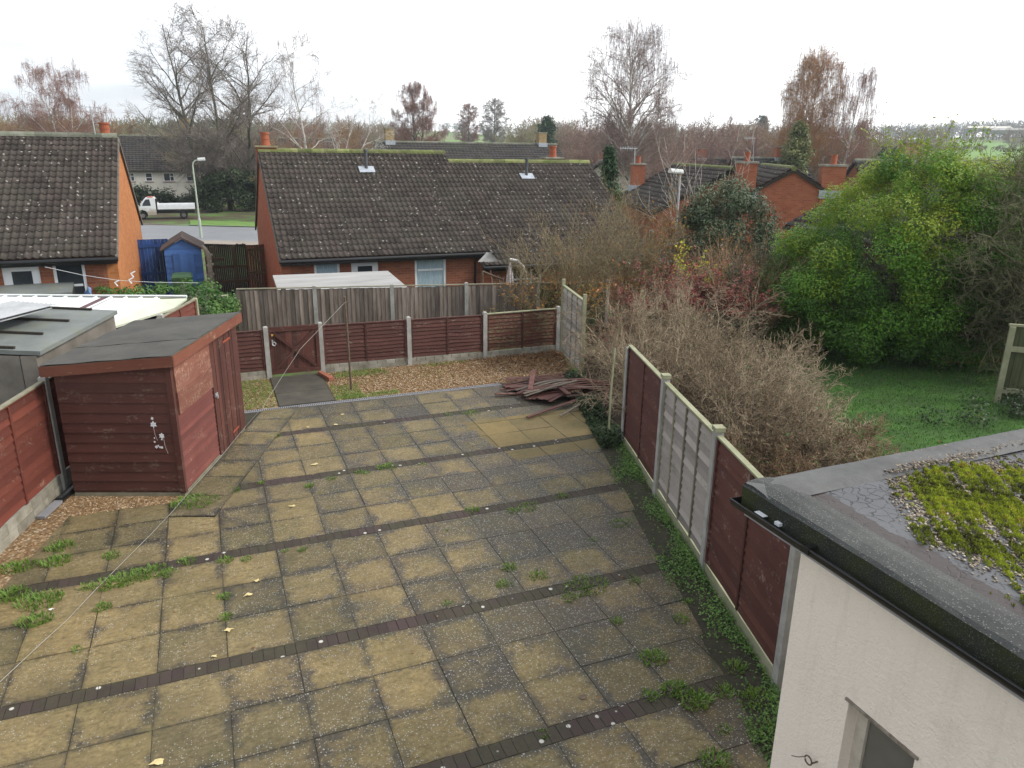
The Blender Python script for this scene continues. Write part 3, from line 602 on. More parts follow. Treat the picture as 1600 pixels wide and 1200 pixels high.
Y = np.concatenate([rng.uniform(13.5, 15.4, 9000), rng.uniform(13.5, 15.4, 500), rng.uniform(1, 10.9, 2500), rng.uniform(10.0, 10.6, 1500)])
i2 = np.arange(len(X)); dl = -2.17+(Y-10.93)*0.262
keep = np.where(i2 < 9500, X < 5.96+(Y-9.71)*0.2995-0.12, np.where(i2 < 12000, (X > dl+0.03) & (X < dl+0.42), Y < 10.13-(X+0.62)*0.38+0.02))
X, Y = X[keep], Y[keep]; V, F = pebbles_np(rng, X, Y, np.zeros(len(X)), 0.017, 0.6)
tag(np_mesh('gravel', V, F, pebm, None, np.repeat(rng.random(len(X)), 8)), 'golden gravel scattered on the bed before the maroon fence', 'gravel', kind='stuff')
# drain channel
t = thing('drain_channel', 'long pale grey drain channel with slotted grating across the yard', 'drain', (0.3, 13.40, 0))
m2 = MB()
for a in range(10):
    m2.box(-0.05+a*0.5+0.002, 0.45+a*0.5-0.002, -0.06, 0.06, -0.04, 0.006, 0.5)
m2.build('channel', grey_plastic, t)
m2 = MB(); holes = simple('drain_slots', (0.03, 0.03, 0.03), (0.05, 0.05, 0.05), 5, 0.9, 0, tonevar=0)
for a in range(150): m2.box(-0.03+a*0.0333, -0.03+a*0.0333+0.014, -0.035, 0.035, 0.006, 0.009)
m2.build('grating_slots', holes, t)
# ------------------------------------------------------------------ fences of the yard
def wavy_board(mb, x0, x1, z0, z1, y, rng, tone, n=10, tilt=0.012):
    xs = np.linspace(x0, x1, n+1); ph = rng.random()*6; am = 0.007
    lo = [(x, y-tilt-0.004, z0+am*math.sin(x*5+ph)+rng.normal(0, 0.003)) for x in xs]; hi = [(x, y+tilt*0.3, z1) for x in xs]
    bk = [(x, y-tilt+0.006, z0+am*math.sin(x*5+ph)) for x in xs]
    vs = lo+hi+bk; m = n+1
    fs = [(i, i+1, m+i+1, m+i) for i in range(n)]+[(2*m+i+1, 2*m+i, m+i, m+i+1) for i in range(n)]+[(2*m+i, 2*m+i+1, i+1, i) for i in range(n)]
    mb.add(vs, fs, tone)
def lap_panel(parent, name, O, d, w, h, rng, mslat, mrail, battens, rows, capm=None, z0=0.0, both=True, label=None):
    """overlapping horizontal boards in a frame; O = foot of one end, d = unit direction; faces -normal"""
    mb = MB().frame(O, d); pitch = (h-0.05)/rows
    for i in range(rows):
        wavy_board(mb, 0.01, w-0.01, z0+i*pitch+0.02, z0+(i+1)*pitch+0.045, 0.0, rng, float(np.clip(rng.normal(0.5, 0.30 if mslat is palewood else 0.16), 0, 1)), tilt=0.018)
    o = mb.build(name, mslat, parent, world=True)
    if label: o['label'] = label
    mb = MB().frame(O, d)
    for b in battens:
        for sgn in ((-1, 1) if both else (-1,)): mb.box(b*w-0.018 if 0 < b < 1 else (0.0 if b == 0 else w-0.04), b*w+0.018 if 0 < b < 1 else (0.04 if b == 0 else w), sgn*0.030-0.008*sgn-0.008, sgn*0.030-0.008*sgn+0.010, z0+0.01, z0+h-0.022, rng.random())
    mb.box(0, w, -0.024, 0.024, z0+h-0.021, z0+h, 0.5)
    mb.build('frame', mrail, parent, world=True)
    if capm:
        mb = MB().frame(O, d); mb.box(-0.02, w+0.02, -0.032, 0.032, z0+h+0.001, z0+h+0.022, 0.5); mb.build('capping_rail', capm, parent, world=True)
def conc_post(parent, x, y, d, h, z0=-0.15, cap=False, s=0.05, m=None):
    mb = MB().frame((x, y, 0), d); t = 0.012
    mb.hull8([(-s, -s, z0), (s, -s, z0), (s, s, z0), (-s, s, z0)], [(-s+t*0.3, -s+t*0.3, h-0.02), (s-t*0.3, -s+t*0.3, h-0.02), (s-t*0.3, s-t*0.3, h-0.02), (-s+t*0.3, s-t*0.3, h-0.02)], 0.5)
    mb.hull8([(-s+t*0.3, -s+t*0.3, h-0.0195), (s-t*0.3, -s+t*0.3, h-0.0195), (s-t*0.3, s-t*0.3, h-0.0195), (-s+t*0.3, s-t*0.3, h-0.0195)], [(-s+t*2, -s+t*2, h), (s-t*2, -s+t*2, h), (s-t*2, s-t*2, h), (-s+t*2, s-t*2, h)], 0.7)
    o = mb.build('post', m or conc, parent, world=True)
    if cap:
        mb = MB().frame((x, y, 0), d); mb.box(-0.06, 0.06, -0.055, 0.055, h+0.001, h+0.05, 0.5); mb.build('post_cap', mossrail, o, world=True)
rng = np.random.default_rng(5)
rd_ = Vector((0.2869, 0.958, 0)); R3 = Vector((4.30, 4.17, 0))
ft = thing('boundary_fence', 'tall side fence of two dark maroon panels and one bare pale panel in concrete posts', 'fence', (4.3, 4.17, 0))
for i in range(4):
    p = R3+rd_*(1.933*i); conc_post(ft, p.x, p.y, rd_, 1.70 if i < 3 else 1.62, cap=(i in (1, 2)))
spec = [(maroon, maroon, (0, 0.5, 1), 'dark maroon panel'), (palewood, rail, (0, 0.25, 0.5, 0.75, 1), 'bare silvery panel with four upright battens'), (maroon, maroon, (0, 0.5, 1), None)]
for i, (ms, mr, bt, lb) in enumerate(spec):
    # seen from the yard the panels face -X: run the frame from the far post to the near one
    p = R3+rd_*(1.933*(i+1)-0.05); lap_panel(ft, 'lap_panel', (p.x, p.y, 0.0), -rd_, 1.833, 1.50, rng, ms, mr, bt, 15, mossrail, 0.14, label=lb)
    mb = MB().frame((p.x, p.y, 0), -rd_); mb.box(0, 1.833, -0.022, 0.022, -0.10, 0.135, 0.5); mb.build('gravel_board', mossrail, ft, world=True)
# first panel of the run nearer the house is hidden by the wall; beyond the gap one leaning pale panel
lp = thing('fence_panel', 'lone pale green-stained panel standing beyond the gap in the side fence', 'fence panel', (7.05, 13.35, 0))
d2 = Vector((0.22, 0.975, 0)).normalized(); p = Vector((7.05, 13.35, 0))+d2*1.86
lap_panel(lp, 'lap_panel', (p.x, p.y, 0.0), -d2, 1.80, 1.55, rng, palewood, mossrail, (0, 0.25, 0.5, 0.75, 1), 15, mossrail, 0.05)
for q in (0.0, 1.9):
    a = Vector((7.05, 13.35, 0))+d2*(q-0.03); mb = MB().frame((a.x, a.y, 0), d2); mb.box(-0.035, 0.035, -0.035, 0.035, -0.1, 1.75, 0.5); mb.build('post', mossrail, lp, world=True)
st = thing('stake', 'thin green-stained stake leaning by the end post of the side fence', 'stake', (5.80, 9.95, 0))
mb = MB(); mb.tube([(5.80, 9.95, -0.05), (5.86, 10.05, 0.75), (5.95, 10.15, 1.5)], 0.018, 6); mb.build('rod', mossrail, st, world=True)

# low maroon fence at the end of the yard
lf = thing('low_fence', 'low dark maroon lap fence with concrete posts across the end of the yard', 'fence', (0.2, 15.42, 0))
mx = Vector((1, 0, 0)); posts = [(0.92, 15.45), (2.01, 15.50), (3.88, 15.44), (5.62, 15.38), (7.46, 15.42)]
for i, (x, y) in enumerate(posts): conc_post(lf, x, y, mx, 1.08, s=0.048)
segs_ = [((-1.0, 15.43), (0.87, 15.45)), ((2.06, 15.50), (3.83, 15.45)), ((3.93, 15.44), (5.57, 15.385)), ((5.67, 15.38), (7.41, 15.42))]
for i, (a, b) in enumerate(segs_):
    v = Vector((b[0]-a[0], b[1]-a[1], 0)); L = v.length; v.normalize()
    lap_panel(lf, 'lap_panel', (a[0], a[1], 0), v, L, 0.86, rng, maroon if i != 3 else painted_wood('maroon_algae', (0.085, 0.024, 0.018), (0.11, 0.045, 0.022), (0.12, 0.12, 0.06), 0.8), maroon, (0, 0.5, 1), 10, mossrail if i == 3 else None, 0.15)
    mb = MB().frame((a[0], a[1], 0), v)
    for j in range(int(L/0.2)+1):
        x0 = j*0.2; x1 = min(L, x0+0.196)
        if x1 > x0+0.02: mb.box(x0, x1, -0.025-0.006*rng.random(), 0.025, -0.05, 0.07, rng.random()); mb.box(max(0, x0-0.09), min(L, x0+0.10), -0.022-0.006*rng.random(), 0.022, 0.073, 0.148, rng.random())
    mb.build('gravel_board', conc_dirty, lf, world=True)
g = thing('garden_gate', 'maroon wooden gate with a cross brace in the low fence at the path end', 'gate', (0.97, 15.44, 0))
mb = MB().at((0.975, 15.44, 0))
for i in range(9): mb.box(i*0.11+0.002, i*0.11+0.108, -0.012, 0.004, 0.06, 1.06, rng.random())
mb.build('boards', maroon, g, world=True)
mb = MB().at((0.975, 15.42, 0)); mb.box(0, 0.99, -0.018, 0.0, 0.96, 1.05); mb.box(0, 0.99, -0.018, 0.0, 0.07, 0.16); mb.box(0, 0.07, -0.019, 0.0, 0.165, 0.955); mb.box(0.92, 0.99, -0.019, 0.0, 0.165, 0.955)
mb.build('frame', maroon, g, world=True)
mb = MB()
for s_, yy in ((1, 0.0), (-1, -0.006)):
    x0, x1 = (0.09, 0.90) if s_ > 0 else (0.90, 0.09); dv = Vector((x1-x0, 0, 0.76)); mb.frame((0.975+x0, 15.408+yy, 0.18), dv, (0, 1, 0)); mb.box(0, dv.length, -0.03, 0.03, -0.012, 0.010, 0.4)
mb.build('brace', maroon, g, world=True)
mb = MB(); mb.tube([(1.03, 15.385, 0.74), (1.07, 15.37, 0.76), (1.10, 15.37, 0.72), (1.07, 15.37, 0.68), (1.03, 15.37, 0.70), (1.03, 15.385, 0.74)], 0.009, 6); mb.box(1.02, 1.05, 15.385, 15.40, 0.70, 0.80)
mb.build('ring_handle', galv, g, world=True)
mb = MB(); mb.box(1.02, 1.06, 15.383, 15.40, 0.88, 0.92); mb.build('latch', simple('brass', (0.4, 0.25, 0.05), (0.5, 0.3, 0.08), 5, 0.4, 0), g, world=True)
br = thing('brick', 'loose red brick lying on the path edge beside the gate post', 'brick', (1.99, 15.1, 0)); mb = MB().at((2.0, 15.05, 0), R(-75)); mb.box(-0.28, 0.28, -0.05, 0.05, 0.0, 0.075); mb.build('block', simple('brick_red', (0.22, 0.075, 0.045), (0.32, 0.12, 0.07), 8), br, world=True)

# tall grey close-board fence across the alley
cf = thing('board_fence', 'tall grey weathered close-board fence beyond the low maroon fence', 'fence', (1.5, 18.3, -0.5))
cposts = [ATZ(491, 447, 1.29), ATZ(618, 447, 1.29), ATZ(733, 445, 1.29), ATZ(841, 440, 1.29)]
P0 = Vector((cposts[0].x, cposts[0].y, 0)); P3 = Vector((cposts[3].x, cposts[3].y, 0)); cd = (P3-P0).normalized()
cp = [P0+cd*((P3-P0).length/3*i) for i in range(-1, 5)]
for i, p in enumerate(cp):
    if 0 < i < 6: conc_post(cf, p.x, p.y, cd, 1.31, -0.7)
for i in range(5):
    mb = MB().frame((cp[i].x, cp[i].y, 0), cd); L = (cp[i+1]-cp[i]).length; n = 17; bw = (L-0.1)/n
    for j in range(n):
        t_ = float(np.clip(rng.normal(0.5, 0.25), 0, 1)); x0 = 0.05+j*bw; dz = rng.normal(0, 0.006)
        mb.add([(x0-0.01, -0.03, -0.45), (x0+bw, -0.018, -0.45), (x0+bw, 0.0, -0.45), (x0-0.01, -0.006, -0.45), (x0-0.01, -0.03, 1.22+dz), (x0+bw, -0.018, 1.22+dz), (x0+bw, 0.0, 1.22+dz), (x0-0.01, -0.006, 1.22+dz)],
               [(4, 5, 6, 7), (0, 1, 5, 4), (1, 2, 6, 5), (2, 3, 7, 6), (3, 0, 4, 7)], t_)
    mb.build('boards', greywood if i < 4 else greenwood, cf, world=True)
    mb = MB().frame((cp[i].x, cp[i].y, 0), cd); mb.box(0.05, L-0.05, -0.04, 0.03, 1.245, 1.268); 
    mb.box(0.05, L-0.05, 0.003, 0.06, 0.9, 0.98); mb.box(0.05, L-0.05, 0.003, 0.06, -0.1, -0.02); mb.build('capping_rail', rail, cf, world=True)
# left boundary fence, red lap panels
lf2 = thing('side_fence', 'bright red lap fence with concrete posts running behind the shed', 'fence', (-2.17, 10.93, 0))
ld = Vector((0.262, 1, 0)).normalized(); lds = Vector((0.345, 1, 0)).normalized(); L0 = Vector((-2.17, 10.93, 0))
lpts = [L0-ld*1.93*2, L0-ld*1.93, L0, L0+lds*1.93, L0+lds*3.86, L0+lds*5.6]
for i, p in enumerate(lpts):
    conc_post(lf2, p.x, p.y, ld, 1.64 if i != 5 else 1.6, s=0.05, m=conc if i < 5 else mossrail)
for i in range(5):
    a, b = lpts[i], lpts[i+1]; v = (b-a); L = v.length-0.1; v.normalize(); a = a+v*0.05
    lap_panel(lf2, 'lap_panel', (a.x, a.y, 0), v, L, 1.30, rng, red_fence, red_fence, (0, 0.5, 1), 12, rail, 0.26)
    mb = MB().frame((a.x, a.y, 0), v)
    for j in range(9):
        x0 = j*0.2; mb.box(x0, min(L, x0+0.197), -0.025-0.005*rng.random(), 0.025, -0.05, 0.125, rng.random()); mb.box(x0, min(L, x0+0.197), -0.022-0.005*rng.random(), 0.022, 0.128, 0.255, rng.random())
    mb.build('gravel_board', conc_dirty, lf2, world=True)

# ------------------------------------------------------------------ washing line post and line
wp = thing('line_post', 'rusty steel washing line post standing in the gravel before the low fence', 'post', (2.34, 14.02, 0))
mb = MB(); mb.tube([(2.34, 14.02, -0.1), (2.325, 14.02, 0.9), (2.31, 14.02, 1.86)], 0.022, 8); mb.build('pole', rust, wp, world=True)
mb = MB(); mb.tube([(2.24, 14.02, 1.74), (2.39, 14.02, 1.76)], 0.010, 6); mb.tube([(2.31, 13.95, 1.78), (2.31, 14.09, 1.78)], 0.008, 6); mb.build('hook', rust, wp, world=True)
wl = thing('washing_line', 'slack pale washing line sagging from its post down over the slabs', 'line', (-1.5, 6.5, 0.05))
pts = [(2.31, 14.0, 1.76)]
for (px, py, z) in ((470, 545, 1.15), (440, 590, 0.75), (410, 636, 0.40), (384, 666, 0.10), (340, 720, 0.055), (300, 764, 0.05), (268, 800, 0.02), (232, 838, 0.015), (190, 880, 0.015), (150, 920, 0.015), (105, 968, 0.015), (60, 1010, 0.015), (0, 1066, 0.015), (-60, 1120, 0.015)):
    p = ATZ(px, py, z); pts.append((p.x+0.006*math.sin(py), p.y, p.z))
mb = MB(); mb.tube(pts, 0.0032, 5); mb.build('cord', simple('line_cord', (0.26, 0.25, 0.22), (0.34, 0.33, 0.29), 5, 0.7, 0), wl, world=True)

# ------------------------------------------------------------------ the shed
sh = thing('garden_shed', 'maroon wooden garden shed with a grey felt pent roof on the slabs', 'shed', (-1.99, 10.65, 0), R(-20.8))
W_, D_ = 1.47, 2.50; zl, zr_ = 1.79, 1.93; rsh = np.random.default_rng(9)
mb = MB(); nb = 13; pitch = (zr_-0.10)/nb
for i in range(nb+1):                                    # feather-edged boards of the end facing the house
    z0 = 0.09+i*pitch*0.985; z1 = z0+pitch
    if z0 > zl: break
    zt0 = min(z1, zl-0.01); zt1 = min(z1, zr_-0.01)
    t_ = float(np.clip(rsh.normal(0.5, 0.12), 0, 1))
    mb.add([(0.0, -0.018, z0), (W_, -0.018, z0), (W_, 0.0, z0), (0, 0.0, z0), (0, -0.004, zt0), (W_, -0.004, zt1), (W_, 0.0, zt1), (0, 0.0, zt0)], [(0, 1, 5, 4), (4, 5, 6, 7), (0, 3, 2, 1), (1, 2, 6, 5), (3, 0, 4, 7)], t_)
mb.box(0, W_, 0.001, 0.03, 0.06, zl-0.02); mb.build('end_wall', maroon, sh)
mb = MB(); mb.box(0.001, W_-0.001, D_-0.03, D_, 0.06, zl-0.02); mb.box(0.0, 0.03, 0.032, D_-0.032, 0.06, zl-0.02); mb.build('back_wall', maroon, sh)
mb = MB()
for i in range(14):                                      # door side: lower half in faded maroon boards
    z0 = 0.09+i*0.076; mb.add([(W_+0.016, 0.05, z0), (W_+0.016, 1.30, z0), (W_+0.003, 1.30, z0+0.08), (W_+0.003, 0.05, z0+0.08), (W_, 0.05, z0), (W_, 1.30, z0)], [(0, 1, 2, 3), (4, 5, 1, 0)], float(np.clip(rsh.normal(0.6, 0.15), 0, 1)))
mb.box(W_-0.03, W_-0.001, 0.032, D_-0.032, 0.06, zr_-0.02)
mb.build('side_wall', painted_wood('maroon_faded', (0.115, 0.034, 0.028), (0.150, 0.050, 0.040), (0.22, 0.13, 0.10), 0.2, (30, 1.5, 30)), sh)
mb = MB()
for i, (za, zb, o_) in enumerate(((1.14, 1.44, 0.030), (1.442, 1.66, 0.026), (1.662, 1.88, 0.028))): mb.box(W_+0.002, W_+o_, 0.10-0.01*i, 1.31, za, zb, 0.4+0.2*i)
o = mb.build('window_boards', painted_wood('maroon_peeling', (0.17, 0.060, 0.042), (0.22, 0.095, 0.065), (0.33, 0.21, 0.15), 0.7, (30, 1.0, 8)), sh); o['label'] = 'peeling boards nailed over the window'
mb = MB()
for i in range(8):
    y0 = 1.37+i*0.112; mb.box(W_+0.004, W_+0.020+0.004*(i % 2), y0, y0+0.106, 0.03, 1.86, float(rsh.random()))
dr = mb.build('door', maroon, sh)
mb = MB(); mb.box(W_+0.025, W_+0.030, 1.90, 2.18, 0.175, 0.205); mb.box(W_+0.025, W_+0.030, 1.86, 2.18, 1.66, 1.69); mb.build('hinge', simple('orange_hinge', (0.26, 0.055, 0.03), (0.32, 0.08, 0.04), 5, 0.6, 0), dr)
mb = MB(); mb.box(W_+0.025, W_+0.04, 1.33, 1.43, 0.97, 1.02); mb.box(W_+0.041, W_+0.055, 1.36, 1.40, 0.94, 0.99); mb.build('hasp', galv, dr)
for q in ((W_+0.001, W_+0.022, -0.022, 0.045), (W_+0.001, W_+0.026, 1.315, 1.362), (W_+0.001, W_+0.026, 2.27, D_), (W_-0.05, W_+0.0005, -0.026, -0.0185)):
    mb = MB(); mb.box(*q, 0.055, zr_-0.025); mb.build('corner_trim', maroon, sh)
mb = MB(); mb.box(0.0, W_, -0.01, 0.08, -0.02, 0.058); mb.box(W_-0.08, W_+0.01, 0.082, D_, -0.02, 0.058, 0.4); mb.build('floor_bearer', rail, sh)
ov = 0.10
def shz(x): return zl+0.055+(x+ov)*(2.02-1.87)/(W_+2*ov)
mb = MB(); x0, x1, y0, y1 = -ov, W_+ov, -ov, D_+0.02
mb.hull8([(x0, y0, shz(x0)-0.02), (x1, y0, shz(x1)-0.02), (x1, y1, shz(x1)-0.02), (x0, y1, shz(x0)-0.02)], [(x0, y0, shz(x0)), (x1, y0, shz(x1)), (x1, y1, shz(x1)), (x0, y1, shz(x0))])
# felt: a finely divided sheet with two laps
k = NT('shed_felt'); n1 = k.noise(1.6, 5, 0.65); fs_ = k.noise(120, 2, 0.6)
c = k.mix(k.ramp(n1, [(0.3, 0.0), (0.7, 1.0)]), (0.058, 0.056, 0.051), (0.112, 0.106, 0.093)); c = k.mix(k.ramp(k.noise(4, 5, 0.7), [(0.45, 0.0), (0.85, 0.6)]), c, (0.12, 0.11, 0.085)); c = k.mix(k.ramp(fs_, [(0.35, 0.5), (0.6, 0.0)]), c, (0.03, 0.03, 0.03))
felt = k.done(c, 0.85, k.bump(fs_, 0.4, 0.01, k.bump(k.noise(2.2, 3), 0.5, 0.03)), 0.3)
mb.build('roof_deck', rail, sh); mb = MB()
for i, (ya_, yb) in enumerate(((y0-0.012, 0.80), (0.78, 1.72), (1.70, y1+0.012))):
    nx = 14; ny = 10; vs = [(x0-0.012+(x1-x0+0.024)*a/nx, ya_+(yb-ya_)*b/ny, shz(x0+(x1-x0)*a/nx)+0.016+0.005*(i % 2)+0.004*math.sin(a*1.3+b*0.7+i)+rsh.normal(0, 0.0012)) for b in range(ny+1) for a in range(nx+1)]
    mb.add(vs, [(b*(nx+1)+a, b*(nx+1)+a+1, (b+1)*(nx+1)+a+1, (b+1)*(nx+1)+a) for b in range(ny) for a in range(nx)], 0.5)
mb.build('roof_felt', felt, sh, smooth=True)
mb = MB(); fh = 0.135
mb.hull8([(x0, y0-0.022, shz(x0)-fh), (x1+0.02, y0-0.022, shz(x1)-fh), (x1+0.02, y0-0.001, shz(x1)-fh), (x0, y0-0.001, shz(x0)-fh)], [(x0, y0-0.022, shz(x0)), (x1+0.02, y0-0.022, shz(x1)), (x1+0.02, y0-0.001, shz(x1)), (x0, y0-0.001, shz(x0))], 0.55)
mb.box(x1+0.001, x1+0.022, y0, y1+0.02, shz(x1)-0.14, shz(x1)-0.002, 0.95); mb.box(x0-0.02, x0-0.001, y0, y1, shz(x0)-0.12, shz(x0)-0.002, 0.6)
mb.build('fascia_board', painted_wood('fascia_brown', (0.115, 0.036, 0.022), (0.16, 0.058, 0.034), (0.24, 0.17, 0.11), 0.35, (1.5, 1.5, 25)), sh)
mb = MB(); star = simple('white_stickers', (0.55, 0.55, 0.56), (0.72, 0.72, 0.73), 30, 0.6, 0.1)
for (sx, sz, sr) in ((1.18, 1.13, 0.020), (1.185, 1.045, 0.045), (1.275, 0.885, 0.038), (1.268, 0.835, 0.012), (1.175, 0.855, 0.010), (1.17, 0.80, 0.014), (1.185, 0.73, 0.022), (1.23, 0.725, 0.016), (1.255, 0.72, 0.020), (1.21, 0.745, 0.014)):
    pl = []
    for q in range(12):
        a = q*math.pi/6; r_ = sr*(1.0 if q % 2 else 0.6)*(0.85+0.3*rsh.random()); pl.append((sx+r_*math.cos(a), sz+r_*math.sin(a)*1.1))
    mb.prism(pl, -0.026, -0.022, 0.5, 0, 'y')
mb.tube([(1.18, -0.022, 1.0), (1.19, -0.024, 0.90), (1.21, -0.022, 0.82)], 0.0015, 4); mb.tube([(1.29, -0.022, 0.88), (1.30, -0.024, 0.74), (1.325, -0.022, 0.63)], 0.0015, 4)
o = mb.build('stickers', star, sh); o['label'] = 'white flower shaped stickers low on the end wall'
bf = thing('plastic_gutter_offcut', 'grey and black length of plastic gutter lying by the shed corner', 'gutter piece', (-2.2, 10.5, 0))
a = Vector((-2.02, 10.92, 0.035)); b = Vector((-2.30, 10.05, 0.03))
mb = MB(); mid = a.lerp(b, 0.5); mb.tube([a, mid], 0.055, 10); mb.build('black_length', black_plastic, bf, world=True)
mb = MB(); mb.frame(tuple(mid), b-a); mb.prism([(-0.05, -0.02), (0.05, -0.02), (0.05, 0.015), (-0.05, 0.015)], 0.005, (b-mid).length, axis='x'); mb.build('grey_length', grey_plastic, bf, world=True)

# ------------------------------------------------------------------ house extension on the right
XW, YW = 3.12, 3.00; ZR = 2.49
hx = thing('house_extension', 'cream roughcast single-storey extension with a flat felt roof, corner beside the side fence', 'building', (XW, YW, 0))
k = NT('cream_roughcast'); rc = k.noise(34, 4, 0.65); rc2 = k.noise(90, 2, 0.5)
c = k.mix(k.noise(0.9, 4), (0.84, 0.735, 0.63), (0.90, 0.80, 0.70)); c = k.mix(k.math('MULTIPLY', k.ramp(k.noise(2.3, 6, 0.7), [(0.55, 0.0), (0.8, 1.0)]), 0.3), c, (0.45, 0.40, 0.33))
stk = k.ramp(k.noise(3.0, 5, 0.7, sc=(3, 3, 0.35)), [(0.52, 0.0), (0.75, 1.0)]); c = k.mix(k.math('MULTIPLY', stk, 0.22), c, (0.42, 0.38, 0.31)); c = k.mix(k.math('MULTIPLY', k.ramp(k.noise(60, 3, 0.7), [(0.62, 0.0), (0.72, 1.0)]), 0.25), c, (0.55, 0.48, 0.40))
cream = k.done(c, 0.9, k.bump(k.math('ADD', rc, k.math('MULTIPLY', rc2, 0.5)), 0.75, 0.012), 0.2)
wy0, wy1, wz0, wz1 = 2.06, 2.50, 0.55, 1.56        # window opening on the wall x = XW
mb = MB(); T = 0.28
mb.box(XW, XW+T, wy1, YW, -0.05, ZR-0.15); mb.box(XW, XW+T, -3.0, wy0, -0.05, ZR-0.15); mb.box(XW, XW+T, wy0, wy1, wz1, ZR-0.15); mb.box(XW, XW+T, wy0, wy1, -0.05, wz0)
mb.box(XW+T, 9.0, YW-T, YW, -0.05, ZR-0.15); mb.box(8.8, 9.0, -3, YW-T, -0.05, ZR-0.15); mb.build('wall', cream, hx, world=True)
fr = MB(); fx = XW+0.09
fr.box(fx, fx+0.06, wy0, wy1, wz1-0.05, wz1); fr.box(fx, fx+0.06, wy1-0.07, wy1, wz0, wz1-0.051); fr.box(fx, fx+0.06, wy0, wy0+0.05, wz0, wz1-0.051); fr.box(fx, fx+0.06, wy0+0.051, wy1-0.071, wz0, wz0+0.05)
fm = simple('old_window_frame', (0.42, 0.37, 0.30), (0.60, 0.55, 0.47), 9, 0.7, 0.4)
win = fr.build('window', fm, hx, world=True)
k = NT('obscured_glass'); og = k.done(k.mix(k.noise(3, 3), (0.10, 0.095, 0.08), (0.19, 0.18, 0.155)), 0.25, k.bump(k.noise(40, 3), 0.3, 0.005), 0.6)
p_ = MB(); p_.box(fx+0.02, fx+0.03, wy0+0.051, wy1-0.071, wz0+0.051, wz1-0.051); p_.build('pane', og, win, world=True)
mb = MB(); mb.box(XW-0.012, XW+0.09, wy0-0.02, wy1+0.02, wz1-0.004, wz1+0.012, 0.2); mb.build('lintel_bead', simple('cracked_putty', (0.18, 0.14, 0.10), (0.45, 0.40, 0.34), 20, 0.9, 0.5), win, world=True)
mb = MB(); cx, cy, cz = XW-0.035, 2.67, 1.00; ring = [(cx-0.01, cy+0.028*math.cos(a), cz+0.028*math.sin(a)) for a in np.linspace(0, 5.9, 12)]; mb.tube(ring, 0.005, 6); mb.tube([(XW+0.01, cy-0.03, cz), (cx-0.01, cy-0.028, cz)], 0.005, 6)
mb.tube([(cx-0.01, cy+0.03, cz), (cx-0.02, cy+0.07, cz-0.035), (cx-0.02, cy+0.12, cz-0.07)], 0.003, 5); mb.build('hook_ring', rust, hx, world=True)
# flat roof: deck, raised felt kerb, membrane
mb = MB(); XE = XW-0.055; YE = 3.50
mb.box(XE+0.02, 9.3, -3.2, YE-0.02, ZR-0.145, ZR-0.04); mb.build('roof_deck', darkwood, hx, world=True)
k = NT('mineral_felt'); f1 = k.noise(130, 2, 0.7); f2 = k.noise(2.0, 5, 0.7); vv = k.n('ShaderNodeTexVoronoi', Vector=k.obj, Scale=95.0); gg = k.n('ShaderNodeSeparateColor', Color=vv.outputs['Color']).outputs[0]
c = k.mix(k.ramp(f2, [(0.3, 0.0), (0.7, 1.0)]), (0.040, 0.042, 0.040), (0.085, 0.088, 0.082)); c = k.mix(k.ramp(f1, [(0.3, 0.6), (0.55, 0.0)]), c, (0.022, 0.022, 0.022)); c = k.mix(k.math('MULTIPLY', k.math('MULTIPLY', k.math('GREATER_THAN', k.math('MULTIPLY_ADD', k.noise(9, 4), 0.6, gg), 0.95), k.math('LESS_THAN', vv.outputs['Distance'], 0.30)), 0.7), c, (0.22, 0.22, 0.21))
mfelt = k.done(c, 0.85, k.bump(gg, 0.5, 0.004), 0.3)
k = NT('mineral_felt_mossy'); f1 = k.noise(130, 2, 0.7); c = k.mix(k.ramp(k.noise(5, 5, 0.7), [(0.35, 0.0), (0.65, 1.0)]), (0.030, 0.032, 0.028), (0.040, 0.048, 0.016)); c = k.mix(k.ramp(f1, [(0.58, 0.0), (0.7, 0.6)]), c, (0.20, 0.20, 0.18))
mfelt2 = k.done(c, 0.9, k.bump(f1, 0.7, 0.01), 0.2)
mb = MB(); ys = list(np.linspace(-3.2, YE, 60)); rr = random.Random(2); prof = [(XE, -0.155), (XE-0.004, -0.02), (XE+0.02, 0.0), (XE+0.10, 0.012), (XE+0.20, 0.006), (XE+0.30, -0.025)]
vs = []; 
for y in ys:
    for q, (px_, pz) in enumerate(prof): vs.append((px_+rr.gauss(0, 0.0012)+0.003*math.sin(y*3+q), y, ZR+pz+rr.gauss(0, 0.001)+0.003*math.sin(y*2.3)*(q > 1)))
n = len(prof); fs2 = [(j*n+i, j*n+i+1, (j+1)*n+i+1, (j+1)*n+i) for j in range(len(ys)-1) for i in range(n-1)]
mb.add(vs, fs2, 0.5)
for i in range(len(mb.f)): mb.i[i] = 1 if i % (n-1) == 0 else 0
mb.build('eaves_felt', [mfelt, mfelt2], hx, world=True)
